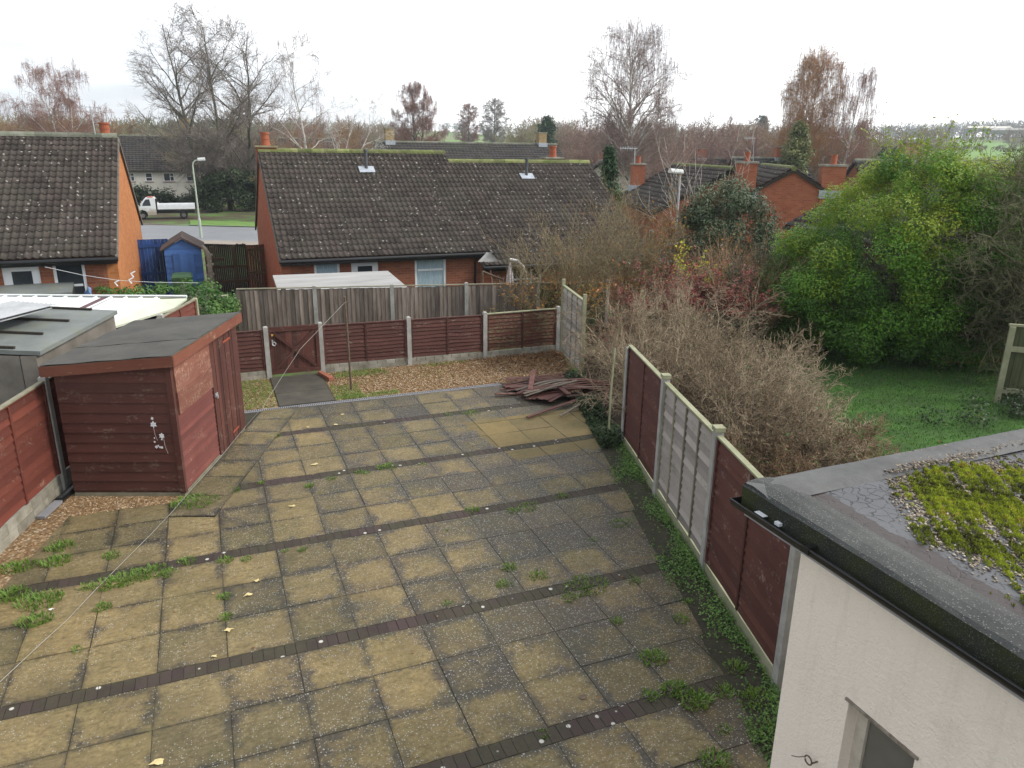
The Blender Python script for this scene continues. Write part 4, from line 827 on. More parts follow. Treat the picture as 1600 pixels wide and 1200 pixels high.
# verge strip along the far edge
k = NT('verge_felt'); c = k.mix(k.ramp(k.noise(3, 5, 0.7), [(0.3, 0.0), (0.7, 1.0)]), (0.055, 0.055, 0.054), (0.115, 0.115, 0.112)); c = k.mix(k.ramp(k.noise(110, 2), [(0.3, 0.5), (0.5, 0.0)]), c, (0.05, 0.05, 0.05))
vfelt = k.done(c, 0.7, k.bump(k.noise(20, 4), 0.4, 0.01), 0.4)
mb = MB(); xs_ = list(np.linspace(XE, 9.3, 60)); vs = []
for x in xs_:
    e = YE+0.05*(x-XE)/3.0
    for q, (dy, pz) in enumerate(((0.0, -0.155), (0.004, -0.02), (-0.015, 0.0), (-0.09, 0.010), (-0.20, 0.0), (-0.27, -0.026))): vs.append((x, e+dy+rr.gauss(0, 0.001), ZR+pz+0.0035+rr.gauss(0, 0.001)))
mb.add(vs, [(j*6+i+6, j*6+i+7, j*6+i+1, j*6+i) for j in range(len(xs_)-1) for i in range(5)], 0.5); mb.build('verge_felt', vfelt, hx, world=True)
# membrane: smooth grey with a dark patched strip and crazed cracks
k = NT('roof_membrane'); pos = k.n('ShaderNodeSeparateXYZ', Vector=k.obj)
wx = k.math('ADD', pos.outputs[0], k.math('MULTIPLY_ADD', k.noise(2.0, 5, 0.7), 0.24, -0.12))
c = k.mix(k.noise(4, 5, 0.6), (0.050, 0.051, 0.055), (0.10, 0.102, 0.108)); dv_ = k.n('ShaderNodeVectorMath', _operation='ADD', i0=k.obj, i1=k.n('ShaderNodeVectorMath', _operation='SCALE', i0=k.n('ShaderNodeTexNoise', Vector=k.obj, Scale=9.0, Detail=4.0).outputs['Color'], Scale=0.09).outputs[0]).outputs[0]; cr = k.n('ShaderNodeTexVoronoi', _feature='DISTANCE_TO_EDGE', Vector=dv_, Scale=12.0).outputs[0]
crk = k.math('MULTIPLY', k.ramp(k.math('ADD', cr, k.math('MULTIPLY_ADD', k.noise(30, 4), 0.12, -0.06)), [(0.015, 1.0), (0.05, 0.0)]), k.math('MULTIPLY', k.ramp(k.noise(1.1, 4), [(0.42, 0.0), (0.52, 1.0)]), k.ramp(k.noise(7, 3), [(0.38, 0.0), (0.5, 1.0)])))
c = k.mix(crk, c, (0.02, 0.02, 0.022))
patch = k.math('MULTIPLY', k.math('GREATER_THAN', wx, 0.15), k.math('LESS_THAN', wx, 0.37))
c = k.mix(k.math('MULTIPLY', patch, 0.95), c, k.mix(k.noise(30, 4), (0.022, 0.016, 0.014), (0.052, 0.038, 0.034)))
memb = k.done(c, 0.55, k.bump(k.math('SUBTRACT', k.math('ADD', k.noise(6, 4), k.math('MULTIPLY', patch, 0.8)), crk), 0.5, 0.012), 0.4)
nx, ny = 80, 80; vs = []
def membz(x, y): return ZR-0.030+0.006*math.sin(x*2.1)*math.cos(y*1.7)+0.004*math.sin(x*6+y*5)
for j in range(ny+1):
    for i in range(nx+1):
        x = XE+0.24+(9.1-XE-0.24)*(i/nx)**1.4; y = -3.1+(YE-0.13+3.1)*j/ny; vs.append((x, y, membz(x, y)))
mo = np_mesh('roof_membrane', vs, [(j*(nx+1)+i, j*(nx+1)+i+1, (j+1)*(nx+1)+i+1, (j+1)*(nx+1)+i) for j in range(ny) for i in range(nx)], memb, hx, None, True, True)
# gravel and moss on the roof
rg = np.random.default_rng(21); N = 52000
X = rg.uniform(XE+0.3, 5.9, N); Y = rg.uniform(0.5, YE, N)
d_e = (X-XE) + 0.10*np.sin(Y*3.1)+0.08*np.sin(Y*7.7+1); d_v = (YE-Y)
nz_ = np.sin(X*2.7+Y*1.1)+np.sin(X*1.3-Y*3.3+1.0)+0.6*np.sin(X*6.1+Y*4.9)
ex_ = XE+0.40+0.75*np.clip(Y-2.5, 0, 1)**1.3; dens = np.clip((X-ex_)*5, 0, 1)*np.clip(0.30+(d_v-0.05)*1.9, 0.25, 1)*np.clip(0.70+0.35*nz_, 0.04, 1)
kp = rg.random(N) < dens; X, Y = X[kp], Y[kp]; Z = np.array([membz(a, b) for a, b in zip(X, Y)])+0.004; Z = np.maximum(Z, np.where(Y > YE-0.24, ZR+0.004, -9))
V, F = pebbles_np(rg, X, Y, Z, 0.0105, 0.55)
k = NT('roof_gravel'); rgm = k.done(k.ramp(k.tone(), [(0.0, (0.05, 0.04, 0.04)), (0.3, (0.18, 0.14, 0.10)), (0.7, (0.34, 0.28, 0.20)), (1.0, (0.46, 0.42, 0.35))]), 0.8)
tn = rg.random(len(X))*np.where(Y > YE-0.5, 0.75, 1.0)
tag(np_mesh('gravel', V, F, rgm, None, np.repeat(tn, 8)), 'loose pale gravel scattered over the flat roof', 'gravel', kind='stuff')
# moss cushions: many short blades over low mounds
N = 190000; X = rg.uniform(XE+0.36, 5.9, N); Y = rg.uniform(0.5, YE-0.12, N)
f_ = np.sin(X*3.1+1.3*np.sin(Y*2.2))+np.sin(Y*4.3+0.9*np.sin(X*3.7)+0.5)+0.7*np.sin(X*8.3+Y*6.1)+0.5*np.sin(X*17-Y*13)+0.35*np.sin(X*31+Y*29)
ex_ = XE+0.40+0.85*np.clip(Y-2.55, 0, 1)**1.2+0.03*np.sin(Y*9); edge = np.clip((X-ex_)*4, 0, 1); ydec = np.clip((YE-0.14-0.10*np.clip(X-3.6, 0, 1)-Y)*1.25, 0, 1)
m_ = f_*0.36+edge*1.3+ydec*1.25-1.56+0.34*np.sin(X*37+Y*11)*np.sin(Y*33+X*7)+0.28*np.sin(X*71-Y*53)-0.12; kp = (m_ > 0) & (rg.random(N) < np.clip(0.35+m_*1.5, 0, 1)); X, Y, m_ = X[kp], Y[kp], m_[kp]
Z = np.array([membz(a, b) for a, b in zip(X, Y)])+np.clip(m_, 0, 0.6)*0.040+0.004*np.sin(X*90)*np.sin(Y*85)
h = 0.004+0.006*rg.random(len(X)); a = rg.random(len(X))*6.283; w_ = 0.0048; c_, s_ = np.cos(a)*w_, np.sin(a)*w_; lx, ly = rg.normal(0, 0.005, len(X)), rg.normal(0, 0.005, len(X))
Q = np.stack([np.stack([X-c_, Y-s_, Z-0.006], 1), np.stack([X+c_, Y+s_, Z-0.006], 1), np.stack([X+c_*0.5+lx, Y+s_*0.5+ly, Z+h], 1), np.stack([X-c_*0.5+lx, Y-s_*0.5+ly, Z+h], 1)], 1)
tn = np.clip(0.46+0.22*np.sin(X*5+Y*7)+0.26*np.sin(X*23+Y*3)*np.sin(Y*27)+0.2*np.sin(X*61+Y*13)*np.sin(Y*57)+rg.normal(0, 0.12, len(X)), 0, 1)
tag(quads_mesh('moss', Q, leaf_moss, None, tn), 'bright yellow-green moss cushions spread over the flat roof', 'moss', kind='stuff')
# gutter
gt = thing('gutter', 'black plastic half-round gutter under the felt edge of the cream extension', 'gutter', (XW-0.09, YW, 2.3))
xg, zg, rg_ = XW-0.065, 2.375, 0.062; mb = MB(); ysg = list(np.linspace(-3.2, 3.53, 30)); na = 10; vs = []
for y in ysg:
    for rr_ in (rg_, rg_-0.004):
        for q in range(na+1):
            a = math.pi+math.pi*q/na; vs.append((xg+rr_*math.cos(a)*1.0, y, zg+rr_*math.sin(a)*1.1))
m = 2*(na+1); fs2 = []
for j in range(len(ysg)-1):
    for q in range(na): fs2 += [(j*m+q, (j+1)*m+q, (j+1)*m+q+1, j*m+q+1), (j*m+na+1+q, j*m+na+2+q, (j+1)*m+na+2+q, (j+1)*m+na+1+q)]
    fs2 += [(j*m, j*m+na+1, (j+1)*m+na+1, (j+1)*m), (j*m+na, (j+1)*m+na, (j+1)*m+2*na+1, j*m+2*na+1)]
e = (len(ysg)-1)*m; fs2.append(tuple(e+na+1+q for q in range(na+1)))
mb.add(vs, fs2, 0.5); mb.tube([(xg-rg_, -3.2, zg), (xg-rg_, 3.53, zg)], 0.006, 6); mb.build('channel', black_plastic, gt, smooth=False, world=True)
for y in (2.85, 1.4):
    mb = MB(); mb.box(xg-rg_-0.008, xg-rg_+0.002, y-0.03, y+0.03, zg-0.03, zg+0.009); mb.box(xg-rg_-0.004, xg+rg_, y-0.02, y+0.02, zg+0.002, zg+0.006)
    mb.build('bracket', black_plastic, gt, world=True)
mb = MB(); mb.box(xg-0.03, xg+0.015, 3.25, 3.33, zg-0.008, zg-0.004); mb.box(xg-0.02, xg+0.02, 3.12, 3.16, zg-0.01, zg+0.01); mb.build('drip_strip', white_paint, gt, world=True)
mb = MB(); mb.box(XE+0.015, XW-0.002, -3.2, YE-0.02, 2.265, 2.343); mb.build('fascia_board', simple('grey_fascia', (0.30, 0.30, 0.32), (0.38, 0.38, 0.40), 4, 0.6, 0.05), hx, world=True)
# ------------------------------------------------------------------ houses
def ATY(px, py, Y): d = ray(px, py); return Vector((0, 0, CAM_H)) + d*(Y/d.y)
def tiled_plane(name, parent, O, u, up, W, L, mat, roll=0.166, course=0.275, hgt=0.036, step=0.028, spr=6, seed=1, world=False):
    """pantile surface: rolls across, stepped courses up the slope (O = lower left corner, u along the eave, up = slope direction)"""
    O = np.array(O, float); u = np.array(u, float); u /= np.linalg.norm(u); up = np.array(up, float); up /= np.linalg.norm(up); n = np.cross(u, up); n = n if n[2] > 0 else -n
    rng = np.random.default_rng(seed); nr = max(1, int(round(W/roll))); nc = max(1, int(round(L/course))); cx = np.linspace(0, W, nr*spr+1)
    ph = (np.arange(nr*spr+1) % spr)/spr; prof = np.where(ph < 0.5, np.sin(ph*2*math.pi)*1.0, -0.15*np.sin((ph-0.5)*2*math.pi))*hgt
    V = []; F = []; T = []; m = len(cx)
    jit = rng.normal(0, 0.003, (nc, nr+1))
    for c in range(nc):
        s0 = L*c/nc; s1 = L*(c+1)/nc; jx = np.interp(np.arange(m)/spr, np.arange(nr+1), jit[c])
        for s, z in ((s0-0.012, step-0.022), (s0-0.012, step), (s1+0.0, 0.0)):
            low = (z == step-0.022)
            p = O[None]+u[None]*cx[:, None]+up[None]*(s+jx*0.6)[:, None]+n[None]*(prof*(1.0)+z+jx*0.3)[:, None]; V.append(p)
        b = c*3*m
        tt = np.clip(rng.normal(0.5, 0.25, nr//2+2), 0, 1); off = c % 2
        for r_ in range(2):
            i = np.arange(m-1); F.append(np.stack([b+r_*m+i, b+r_*m+i+1, b+(r_+1)*m+i+1, b+(r_+1)*m+i], 1)); T.append(tt[((i//spr)+off)//2] if r_ == 1 else tt[((i//spr)+off)//2]*0.5)
    return np_mesh(name, np.concatenate(V), np.concatenate(F), mat, parent, np.concatenate(T), world, False)
def wall_open(mb, x0, x1, z0, z1, y0, y1, ops):
    """wall slab along x with openings (xa, xb, za, zb)"""
    ops = sorted(ops); x = x0
    for (a, b, c, d) in ops:
        if a > x: mb.box(x, a, y0, y1, z0, z1)
        if c > z0: mb.box(a, b, y0, y1, z0, c)
        if d < z1: mb.box(a, b, y0, y1, d, z1)
        x = b
    if x < x1: mb.box(x, x1, y0, y1, z0, z1)
def window(parent, x0, x1, z0, z1, y, pane, bars=(), sill=None, fm=None, fw=0.05, rails=(), name='window'):
    mb = MB(); f = fm or white_paint; d0, d1 = y+0.02, y+0.08
    mb.box(x0, x0+fw, d0, d1, z0, z1); mb.box(x1-fw, x1, d0, d1, z0, z1); mb.box(x0+fw, x1-fw, d0, d1, z1-fw, z1); mb.box(x0+fw, x1-fw, d0, d1, z0, z0+fw)
    xs = [x0+fw]+[x0+(x1-x0)*b for b in bars]+[x1-fw]
    for b in bars: mb.box(x0+(x1-x0)*b-fw*0.4, x0+(x1-x0)*b+fw*0.4, d0+0.003, d1-0.003, z0+fw, z1-fw)
    for (r_, i) in rails: mb.box(xs[i]+fw*0.4, xs[i+1]-fw*0.4, d0+0.002, d1-0.002, z0+(z1-z0)*r_-fw*0.4, z0+(z1-z0)*r_+fw*0.4)
    w_ = mb.build(name, f, parent)
    mb = MB(); mb.box(x0+fw*0.5, x1-fw*0.5, y+0.045, y+0.05, z0+fw*0.5, z1-fw*0.5); mb.build('pane', pane, w_)
    if sill: mb = MB(); mb.box(x0-0.06, x1+0.06, y-0.07, y+0.018, z0-0.07, z0-0.004); mb.build('sill', sill, w_)
    return w_
def pot(parent, x, y, z, h=0.42, r=0.15):
    mb = MB(); mb.tube([(x, y, z), (x, y, z+h*0.12), (x, y, z+h*0.13), (x, y, z+h*0.45), (x, y, z+h*0.46), (x, y, z+h*0.52), (x, y, z+h*0.53), (x, y, z+h*0.85), (x, y, z+h*0.86), (x, y, z+h)], [r*1.1, r*1.1, r*0.92, r*0.92, r*1.0, r*1.0, r*0.9, r*0.9, r*1.06, r*1.06], 14)
    mb.build('chimney_pot', terracotta, parent, smooth=False)
def bungalow(name, label, ox, oy, W, g, gableL, gableR, ops, seed, potx=None, vent=None, roofR=4.95, group=None, zr=5.24):
    t = thing(name, label, 'bungalow', (ox, oy, g)); ze = 2.31; Rr = roofR; L = math.hypot(Rr, zr-ze)
    yw = 0.30
    mb = MB(); wall_open(mb, 0.02, W-0.02, -0.6, ze-0.02, yw, yw+0.25, [o[:4] for o in ops]); mb.build('front_wall', brickF, t)
    mb = MB(); mb.box(0.02, W-0.02, 2*Rr-yw-0.25, 2*Rr-yw, -0.8, ze-0.02); mb.build('back_wall', brickF, t)
    for x0, m in ((0.02, gableL), (W-0.27, gableR)):
        mb = MB(); mb.prism([(yw+0.252, -0.8), (2*Rr-yw-0.252, -0.8), (2*Rr-yw-0.252, ze+0.1), (Rr, zr-0.10), (yw+0.252, ze+0.1)], x0, x0+0.25, axis='x')
        mb.add([(x0, yw, -0.8), (x0+0.25, yw, -0.8), (x0+0.25, yw+0.252, -0.8), (x0, yw+0.252, -0.8)], [(0, 1, 2, 3)]); 
        mb.box(x0-0.003 if x0 < 1 else x0, x0+0.25+(0.003 if x0 > 1 else 0), yw-0.003, yw+0.2515, -0.8, ze-0.03)
        mb.build('gable_wall', m, t)
    roof = tiled_plane('roof', t, (-0.02, 0, ze), (1, 0, 0), (0, Rr, zr-ze), W+0.04, L-0.03, tileM, seed=seed)
    tiled_plane('rear_slope', roof, (-0.02, 2*Rr, ze), (1, 0, 0), (0, -Rr, zr-ze), W+0.04, L-0.03, tileF, seed=seed+1, spr=2)
    mb = MB(); n = int(W/0.42)
    for i in range(n):
        x0 = -0.03+i*(W+0.06)/n; x1 = x0+(W+0.06)/n-0.006; vs = []
        for x in (x0, x1):
            for q in range(7):
                a = math.pi*q/6; vs.append((x, Rr+0.15*math.cos(a), zr-0.05+0.13*math.sin(a)+0.004*random.Random(i).random()))
        mb.add(vs, [(q, q+1, 8+q, 7+q) for q in range(6)]+[tuple(range(7))], random.Random(i*7+seed).random())
    mb.build('ridge_tiles', ridge_moss if seed != 30 else ridge_grey, roof)
    for (x0, x1) in ((-0.045, 0.012), (W-0.012, W+0.045)):
        mb = MB()
        for sgn in (0, 1):
            a = (0, ze-0.05) if not sgn else (2*Rr, ze-0.05); mb.prism([(a[0], a[1]-0.10), (a[0], a[1]+0.03), (Rr, zr-0.035), (Rr, zr-0.165)], x0, x1, 0.4, axis='x')
        mb.build('verge_board', simple('verge_mortar', (0.10, 0.09, 0.08), (0.20, 0.18, 0.15), 8, 0.9, 0.4), roof)
    mb = MB(); mb.box(-0.02, W+0.02, 0.03, 0.06, ze-0.20, ze-0.03); mb.tube([(-0.05, -0.03, ze-0.075), (W+0.05, -0.03, ze-0.075)], 0.055, 10); mb.box(0.0, W, 0.061, yw-0.004, ze-0.16, ze-0.14)
    mb.build('gutter', black_plastic, t)
    for o in ops:
        if o[4] == 'door':
            d = MB(); x0, x1, z0, z1 = o[:4]; d.box(x0, x1, yw+0.03, yw+0.09, z0, z1); dd = d.build('door', white_paint, t)
            d = MB(); d.box(x0+(x1-x0)*0.24, x0+(x1-x0)*0.78, yw+0.022, yw+0.028, z0+1.30, z1-0.22); d.build('pane', glass, dd)
        else: window(t, *o[:4], yw, o[5] if len(o) > 5 else netglass, fw=0.07, bars=o[6] if len(o) > 6 else (), rails=o[7] if len(o) > 7 else ())
    if potx is not None:
        mb = MB(); mb.box(potx-0.32, potx+0.32, Rr-0.1, Rr+0.45, zr-0.4, zr+0.10); ch = mb.build('chimney', brickF, t)
        mb = MB(); mb.box(potx-0.36, potx+0.36, Rr-0.14, Rr+0.49, zr+0.101, zr+0.16); mb.build('chimney_cap', simple('lichen_cap', (0.20, 0.17, 0.09), (0.32, 0.28, 0.17), 8), ch)
        pot(ch, potx, Rr+0.17, zr+0.16)
    if vent:
        vx, vs_ = vent; y = vs_*Rr; z = ze+vs_*(zr-ze); mb = MB()
        mb.tube([(vx, y, z-0.05), (vx, y, z+0.58), (vx, y, z+0.585), (vx, y, z+0.66)], [0.055, 0.055, 0.075, 0.075], 10); vp = mb.build('vent_pipe', simple('vent_grey', (0.05, 0.055, 0.06), (0.09, 0.095, 0.10), 5, 0.6, 0.1), t)
        mb = MB(); up = Vector((0, Rr, zr-ze)).normalized(); mb.frame((vx, y, z), (1, 0, 0), (0, -up.z, up.y)); mb.box(-0.26, 0.26, -0.22, 0.14, 0.035, 0.062); mb.build('flashing', lead, vp)
    return t
OX1, OY1, G1 = 1.90, 22.05, -0.80
def X1(px, py=425): return ATY(px, py, OY1+0.32).x-OX1
def Z1(px, py): return ATY(px, py, OY1+0.32).z-G1
zt = 2.19
bA = bungalow('bungalow', 'brick bungalow with mossy brown tiled roof and white door, beside the brown gate', OX1, OY1, 6.38, G1, brickG, brickG,
    [(X1(491), X1(531), 1.05, zt, 'w', netglass, (), ()), (X1(549), X1(591), 0.05, zt, 'door'), (X1(648), X1(697, 440), 0.85, zt, 'w', netglass, (), ((0.68, 0),))], 10, 0.25, (3.35, 0.80))
mb = MB(); xd = X1(741, 420); mb.tube([(xd, 0.0, 2.2), (xd, 0.12, 2.05), (xd, 0.22, 1.95), (xd, 0.22, 0.0)], 0.035, 8); mb.box(xd-0.05, xd+0.3, -0.02, 0.1, 2.13, 2.22); mb.build('downpipe', black_plastic, bA)
OX2, OY2, G2 = 8.05, 22.01, -1.244
def X2(px, py=425): return ATY(px, py, OY2+0.32).x-OX2
bB = bungalow('bungalow', 'brick bungalow with lower brown tiled roof, behind the orange-leaved shrubs', OX2, OY2, 6.22, G2, brickG, brickG,
    [(X2(799, 425), X2(846, 425), 0.75, zt, 'w', glass, (0.33, 0.66), ((0.7, 0), (0.7, 1), (0.7, 2)))], 20, None, (ATY(823, 280, 26.3).x-OX2, 0.83), 5.2, None, 5.386)
xc = ATY(862, 245, 27.6).x-OX2
mb = MB(); mb.box(xc-0.35, xc+0.30, 5.25, 5.75, 4.9, 5.50); ch = mb.build('chimney', brickF, bB); mb = MB(); mb.box(xc-0.42, xc+0.36, 5.2, 5.8, 5.501, 5.56); mb.build('chimney_cap', conc_dirty, ch); pot(ch, xc, 5.5, 5.56)
OXL, OYL, GL = -8.5, 21.21, -0.43
def XL(px, py=425): return ATY(px, py, OYL+0.32).x-OXL
bC = bungalow('bungalow', 'brick bungalow with a bright orange gable beside the blue gate', OXL, OYL, 6.34, GL, brickG, brickLit,
    [(XL(3), XL(62), 0.05, zt, 'door'), (XL(83), XL(136, 440), 0.55, zt, 'w', glass, (), ((0.62, 0),))], 30, None, None)
mb = MB(); mb.box(5.65, 6.25, 4.9, 5.3, 4.8, 5.28); ch = mb.build('chimney', ridge_grey, bC); pot(ch, 6.02, 5.1, 5.28, 0.34, 0.15)
mb = MB(); mb.tube([(5.78, 4.86, 5.2), (5.75, 4.84, 6.05)], 0.018, 6)
for q in range(5): mb.tube([(5.5+q*0.12, 4.84, 5.97), (5.5+q*0.12, 4.84, 6.10)], 0.006, 4)
mb.tube([(5.45, 4.84, 6.03), (6.05, 4.84, 6.03)], 0.01, 4); mb.build('aerial', galv, ch)
mb = MB(); mb.box(4.4, 5.1, 4.8, 5.0, 5.02, 5.1); 

def house(name, label, O, rz, W, D, hw, rise, wallm, roofm, g=None, chims=(), wins=(), ridge=ridge_grey, seed=3, roll=0.33, course=0.33, group=None, cat='house', leans=None):
    """gabled house: ridge along local x; wins = (x0, x1, z0, z1[, face]) on the front (y = 0)"""
    g = ground_z(O[0], O[1]) if g is None else g
    t = thing(name, label, cat, (O[0], O[1], g), rz, group); oh = 0.25; Rr = D/2+oh; ze = hw-0.0; zr = hw+rise; L = math.hypot(Rr, rise)
    mb = MB(); wall_open(mb, 0, W, -2.5, ze, 0, 0.25, [w_[:4] for w_ in wins]); mb.box(0, W, D-0.25, D, -2.5, ze)
    for x0 in (0.001, W-0.251): mb.prism([(0.251, -2.5), (D-0.251, -2.5), (D-0.251, ze), (D-0.1, ze+0.04), (D/2, zr-0.12), (0.1, ze+0.04), (0.251, ze)], x0, x0+0.25, axis='x')
    mb.build('wall', wallm, t)
    rf = tiled_plane('roof', t, (-0.12, -oh, ze-0.12*0), (1, 0, 0), (0, Rr, rise), W+0.24, L, roofm, roll=roll, course=course, hgt=0.03, step=0.045, spr=4, seed=seed)
    tiled_plane('rear_slope', rf, (-0.12, D+oh, ze), (1, 0, 0), (0, -Rr, rise), W+0.24, L, roofm, roll=roll, course=course, hgt=0.03, step=0.045, spr=4, seed=seed+1)
    mb = MB(); mb.tube([(-0.14, D/2, zr-0.03), (W+0.14, D/2, zr-0.03)], 0.12, 10); mb.build('ridge_tiles', ridge, rf)
    mb = MB()
    for (x0, x1) in ((-0.13, -0.10), (W+0.10, W+0.13)):
        for s_ in (0, 1):
            yy = -oh if not s_ else D+oh; mb.prism([(yy, ze-0.16), (yy, ze-0.02), (D/2, zr-0.02), (D/2, zr-0.18)], x0, x1, axis='x')
    mb.box(-0.1, W+0.1, -oh-0.08, -oh-0.01, ze-0.13, ze-0.03); mb.build('barge_board', darkwood, rf)
    for (cx, cy, w_, d_, z1, np_, cm) in chims:
        mb = MB(); mb.box(cx-w_/2, cx+w_/2, cy-d_/2, cy+d_/2, hw*0.5, z1); ch = mb.build('chimney', cm, rf)
        mb = MB(); mb.box(cx-w_/2-0.05, cx+w_/2+0.05, cy-d_/2-0.05, cy+d_/2+0.05, z1+0.001, z1+0.09); mb.build('chimney_cap', conc_dirty, ch)
        zz = zr-abs(cy-D/2)/Rr*rise
        mb = MB(); mb.box(cx-w_/2-0.05, cx+w_/2+0.05, cy-d_/2-0.10, cy+d_/2+0.05, zz-0.25, zz+0.10); mb.build('flashing', lead, ch)
        for q in range(np_): pot(ch, cx+(q-(np_-1)/2)*0.34, cy, z1+0.09, 0.40, 0.13)
    for w_ in wins: window(t, *w_[:4], 0.0, glass, bars=w_[4] if len(w_) > 4 else (), rails=w_[5] if len(w_) > 5 else (), sill=w_[6] if len(w_) > 6 else None, fw=0.07)
    return t
# white terrace beyond the road
YT = 87.0; xa = ATY(183, 214, YT).x-14; redsill = simple('dark_red_sill', (0.13, 0.035, 0.03), (0.18, 0.05, 0.04), 4)
ws = []
for (a, b, bars, rails) in ((198, 210, (0.5,), ((0.6, 1),)), (227, 238, (), ((0.45, 0),)), (255, 272, (0.62,), ((0.6, 1),)), (291, 307, (0.6,), ((0.6, 0),)), (324, 336, (), ((0.5, 0),)), (355, 365, (), ())):
    x0, x1 = ATY(a, 275, YT).x-xa, ATY(b, 275, YT).x-xa; zt_, zb = ATY(a, 270, YT).z+1.9, ATY(a, 283.5, YT).z+1.9; ws.append((x0, x1, zb, zt_, bars, rails, redsill))
house('terraced_house', 'long cream rendered terrace with dark roof and white windows beyond the pickup', (xa, YT), 0, 36, 9.0, ATY(250, 267, YT).z+1.9, 3.45, render_white, tileF, -1.9,
      [(ATY(290, 205, YT+4.5).x-xa, 4.5, 1.0, 0.7, 9.35, 0, brick_mat('buff_brick', (0.28, 0.20, 0.09), (0.36, 0.27, 0.14), (0.25, 0.2, 0.13))), (ATY(345, 205, YT+4.5).x-xa, 4.5, 0.9, 0.7, 9.3, 0, MC.get('x') or conc_dirty)], ws, seed=60)
buff = [m for m in bpy.data.materials if m.name.startswith('buff_brick')][0]
# dark-roofed terrace behind the middle bungalows
YB = 62.0; x0b = ATY(588, 226, YB+4).x; x1b = ATY(868, 232, YB+4).x
house('terraced_house', 'long low terrace with dark roof and buff end gable behind the bungalow ridges', (x0b, YB), 0.0, x1b-x0b, 8.0, 3.0, 3.05, buff, tileF, -0.62+ (ATY(700, 223, YB+4).z-5.42),
      [(ATY(608, 215, YB+4).x-x0b, 4.0, 0.75, 0.7, 7.1, 0, buff), (ATY(846, 215, YB+4).x-x0b, 4.0, 0.75, 0.7, 7.0, 0, buff)], [(3+5.0*i, 4.6+5.0*i, 1.2, 2.4, (0.5,)) for i in range(3)], seed=70)
# row of brick bungalows stepping away on the right
def anchor(px, py, D): p = ATD(px, py, D); return p
# the nearer one: long dark slope with the chimney on its far verge
e0 = ATD(1052, 338, 33); e1 = ATD(965, 309, 45); rot = math.atan2(e0.y-e1.y, e0.x-e1.x); Wc = math.hypot(e0.x-e1.x, e0.y-e1.y)+0.4
hC = house('bungalow', 'brick bungalow with a dark slope and a chimney, behind the white-headed street lamp', (e1.x, e1.y), rot, Wc-3.0, 6.6, e0.z+0.9, 1.95, brickG, tileM, -0.9, [(0.45, 1.0, 0.7, 0.7, 4.75, 1, brickG)], [(Wc-4.6, Wc-3.6, 0.9, 1.9, ())], ridge_moss, 80, cat='bungalow')
e2 = ATD(1240, 352, 27); house('bungalow', 'dark-roofed bungalow mostly hidden behind the big green tree', (e2.x, e2.y), rot, 9.0, 6.0, e2.z+0.9, 1.75, brickG, tileM, -0.9, [], [], ridge_moss, 97, cat='bungalow')
pk = ATD(1240, 262, 36); rg_d = math.atan2(0.93, -0.10)
def gable_house(name, label, peak, bearing, halfW, rise, length, seed, chims=()):
    """gable end facing the yard: peak of the front gable, ridge running away along bearing"""
    D = halfW*2-0.5; hw = 2.3; g = peak.z-(hw+rise); r = bearing; ux, uy = math.cos(r), math.sin(r); vx, vy = -uy, ux
    return house(name, label, (peak.x-vx*D/2, peak.y-vy*D/2), r, length, D, hw, rise, brickG, tileM, g, chims, [], ridge_moss, seed, cat='bungalow')
gable_house('bungalow', 'bungalow with a plain red brick gable behind the holly bush', pk, R(57.5), 3.9, 2.35, 10.0, 90, [(0.32, 5.6, 0.85, 0.85, 4.80, 1, brickG), (0.32, 1.95, 0.85, 0.95, 4.72, 1, brickG)])
pw = ATD(1000, 252, 62)
house('house', 'pale gabled house behind the white birch trunk', (pw.x-1.5, pw.y-3.5), R(62), 8, 6.5, pw.z+1.9-2.2, 2.2, render_white, tileF, -1.9, [(7.0, 3.2, 0.6, 0.6, pw.z+2.6, 1, brickG)], [], seed=101)
for (px, py, D, W, lab, cx) in ((1085, 247, 85, 12, 'far house with brown roof and end chimney between the birch and the willow', 1.2), (1150, 246, 75, 7, 'far house with a wide brick chimney and white flashing above the moss-ridged roof', 4.6), (1335, 250, 48, 7, 'dark-roofed house with a square chimney beside the top of the big green tree', 3.0)):
    p = ATD(px-20, py, D); house('house', lab, (p.x, p.y-3.2), R(-18), W, 6.5, 2.6, p.z+1.4-2.6, brickF, tileF, -1.4, [(cx, 3.2, 1.2 if D == 75 else 0.8, 0.7, p.z+1.4+0.95, 0, brickG if D != 48 else buff)], [], seed=int(110+D))
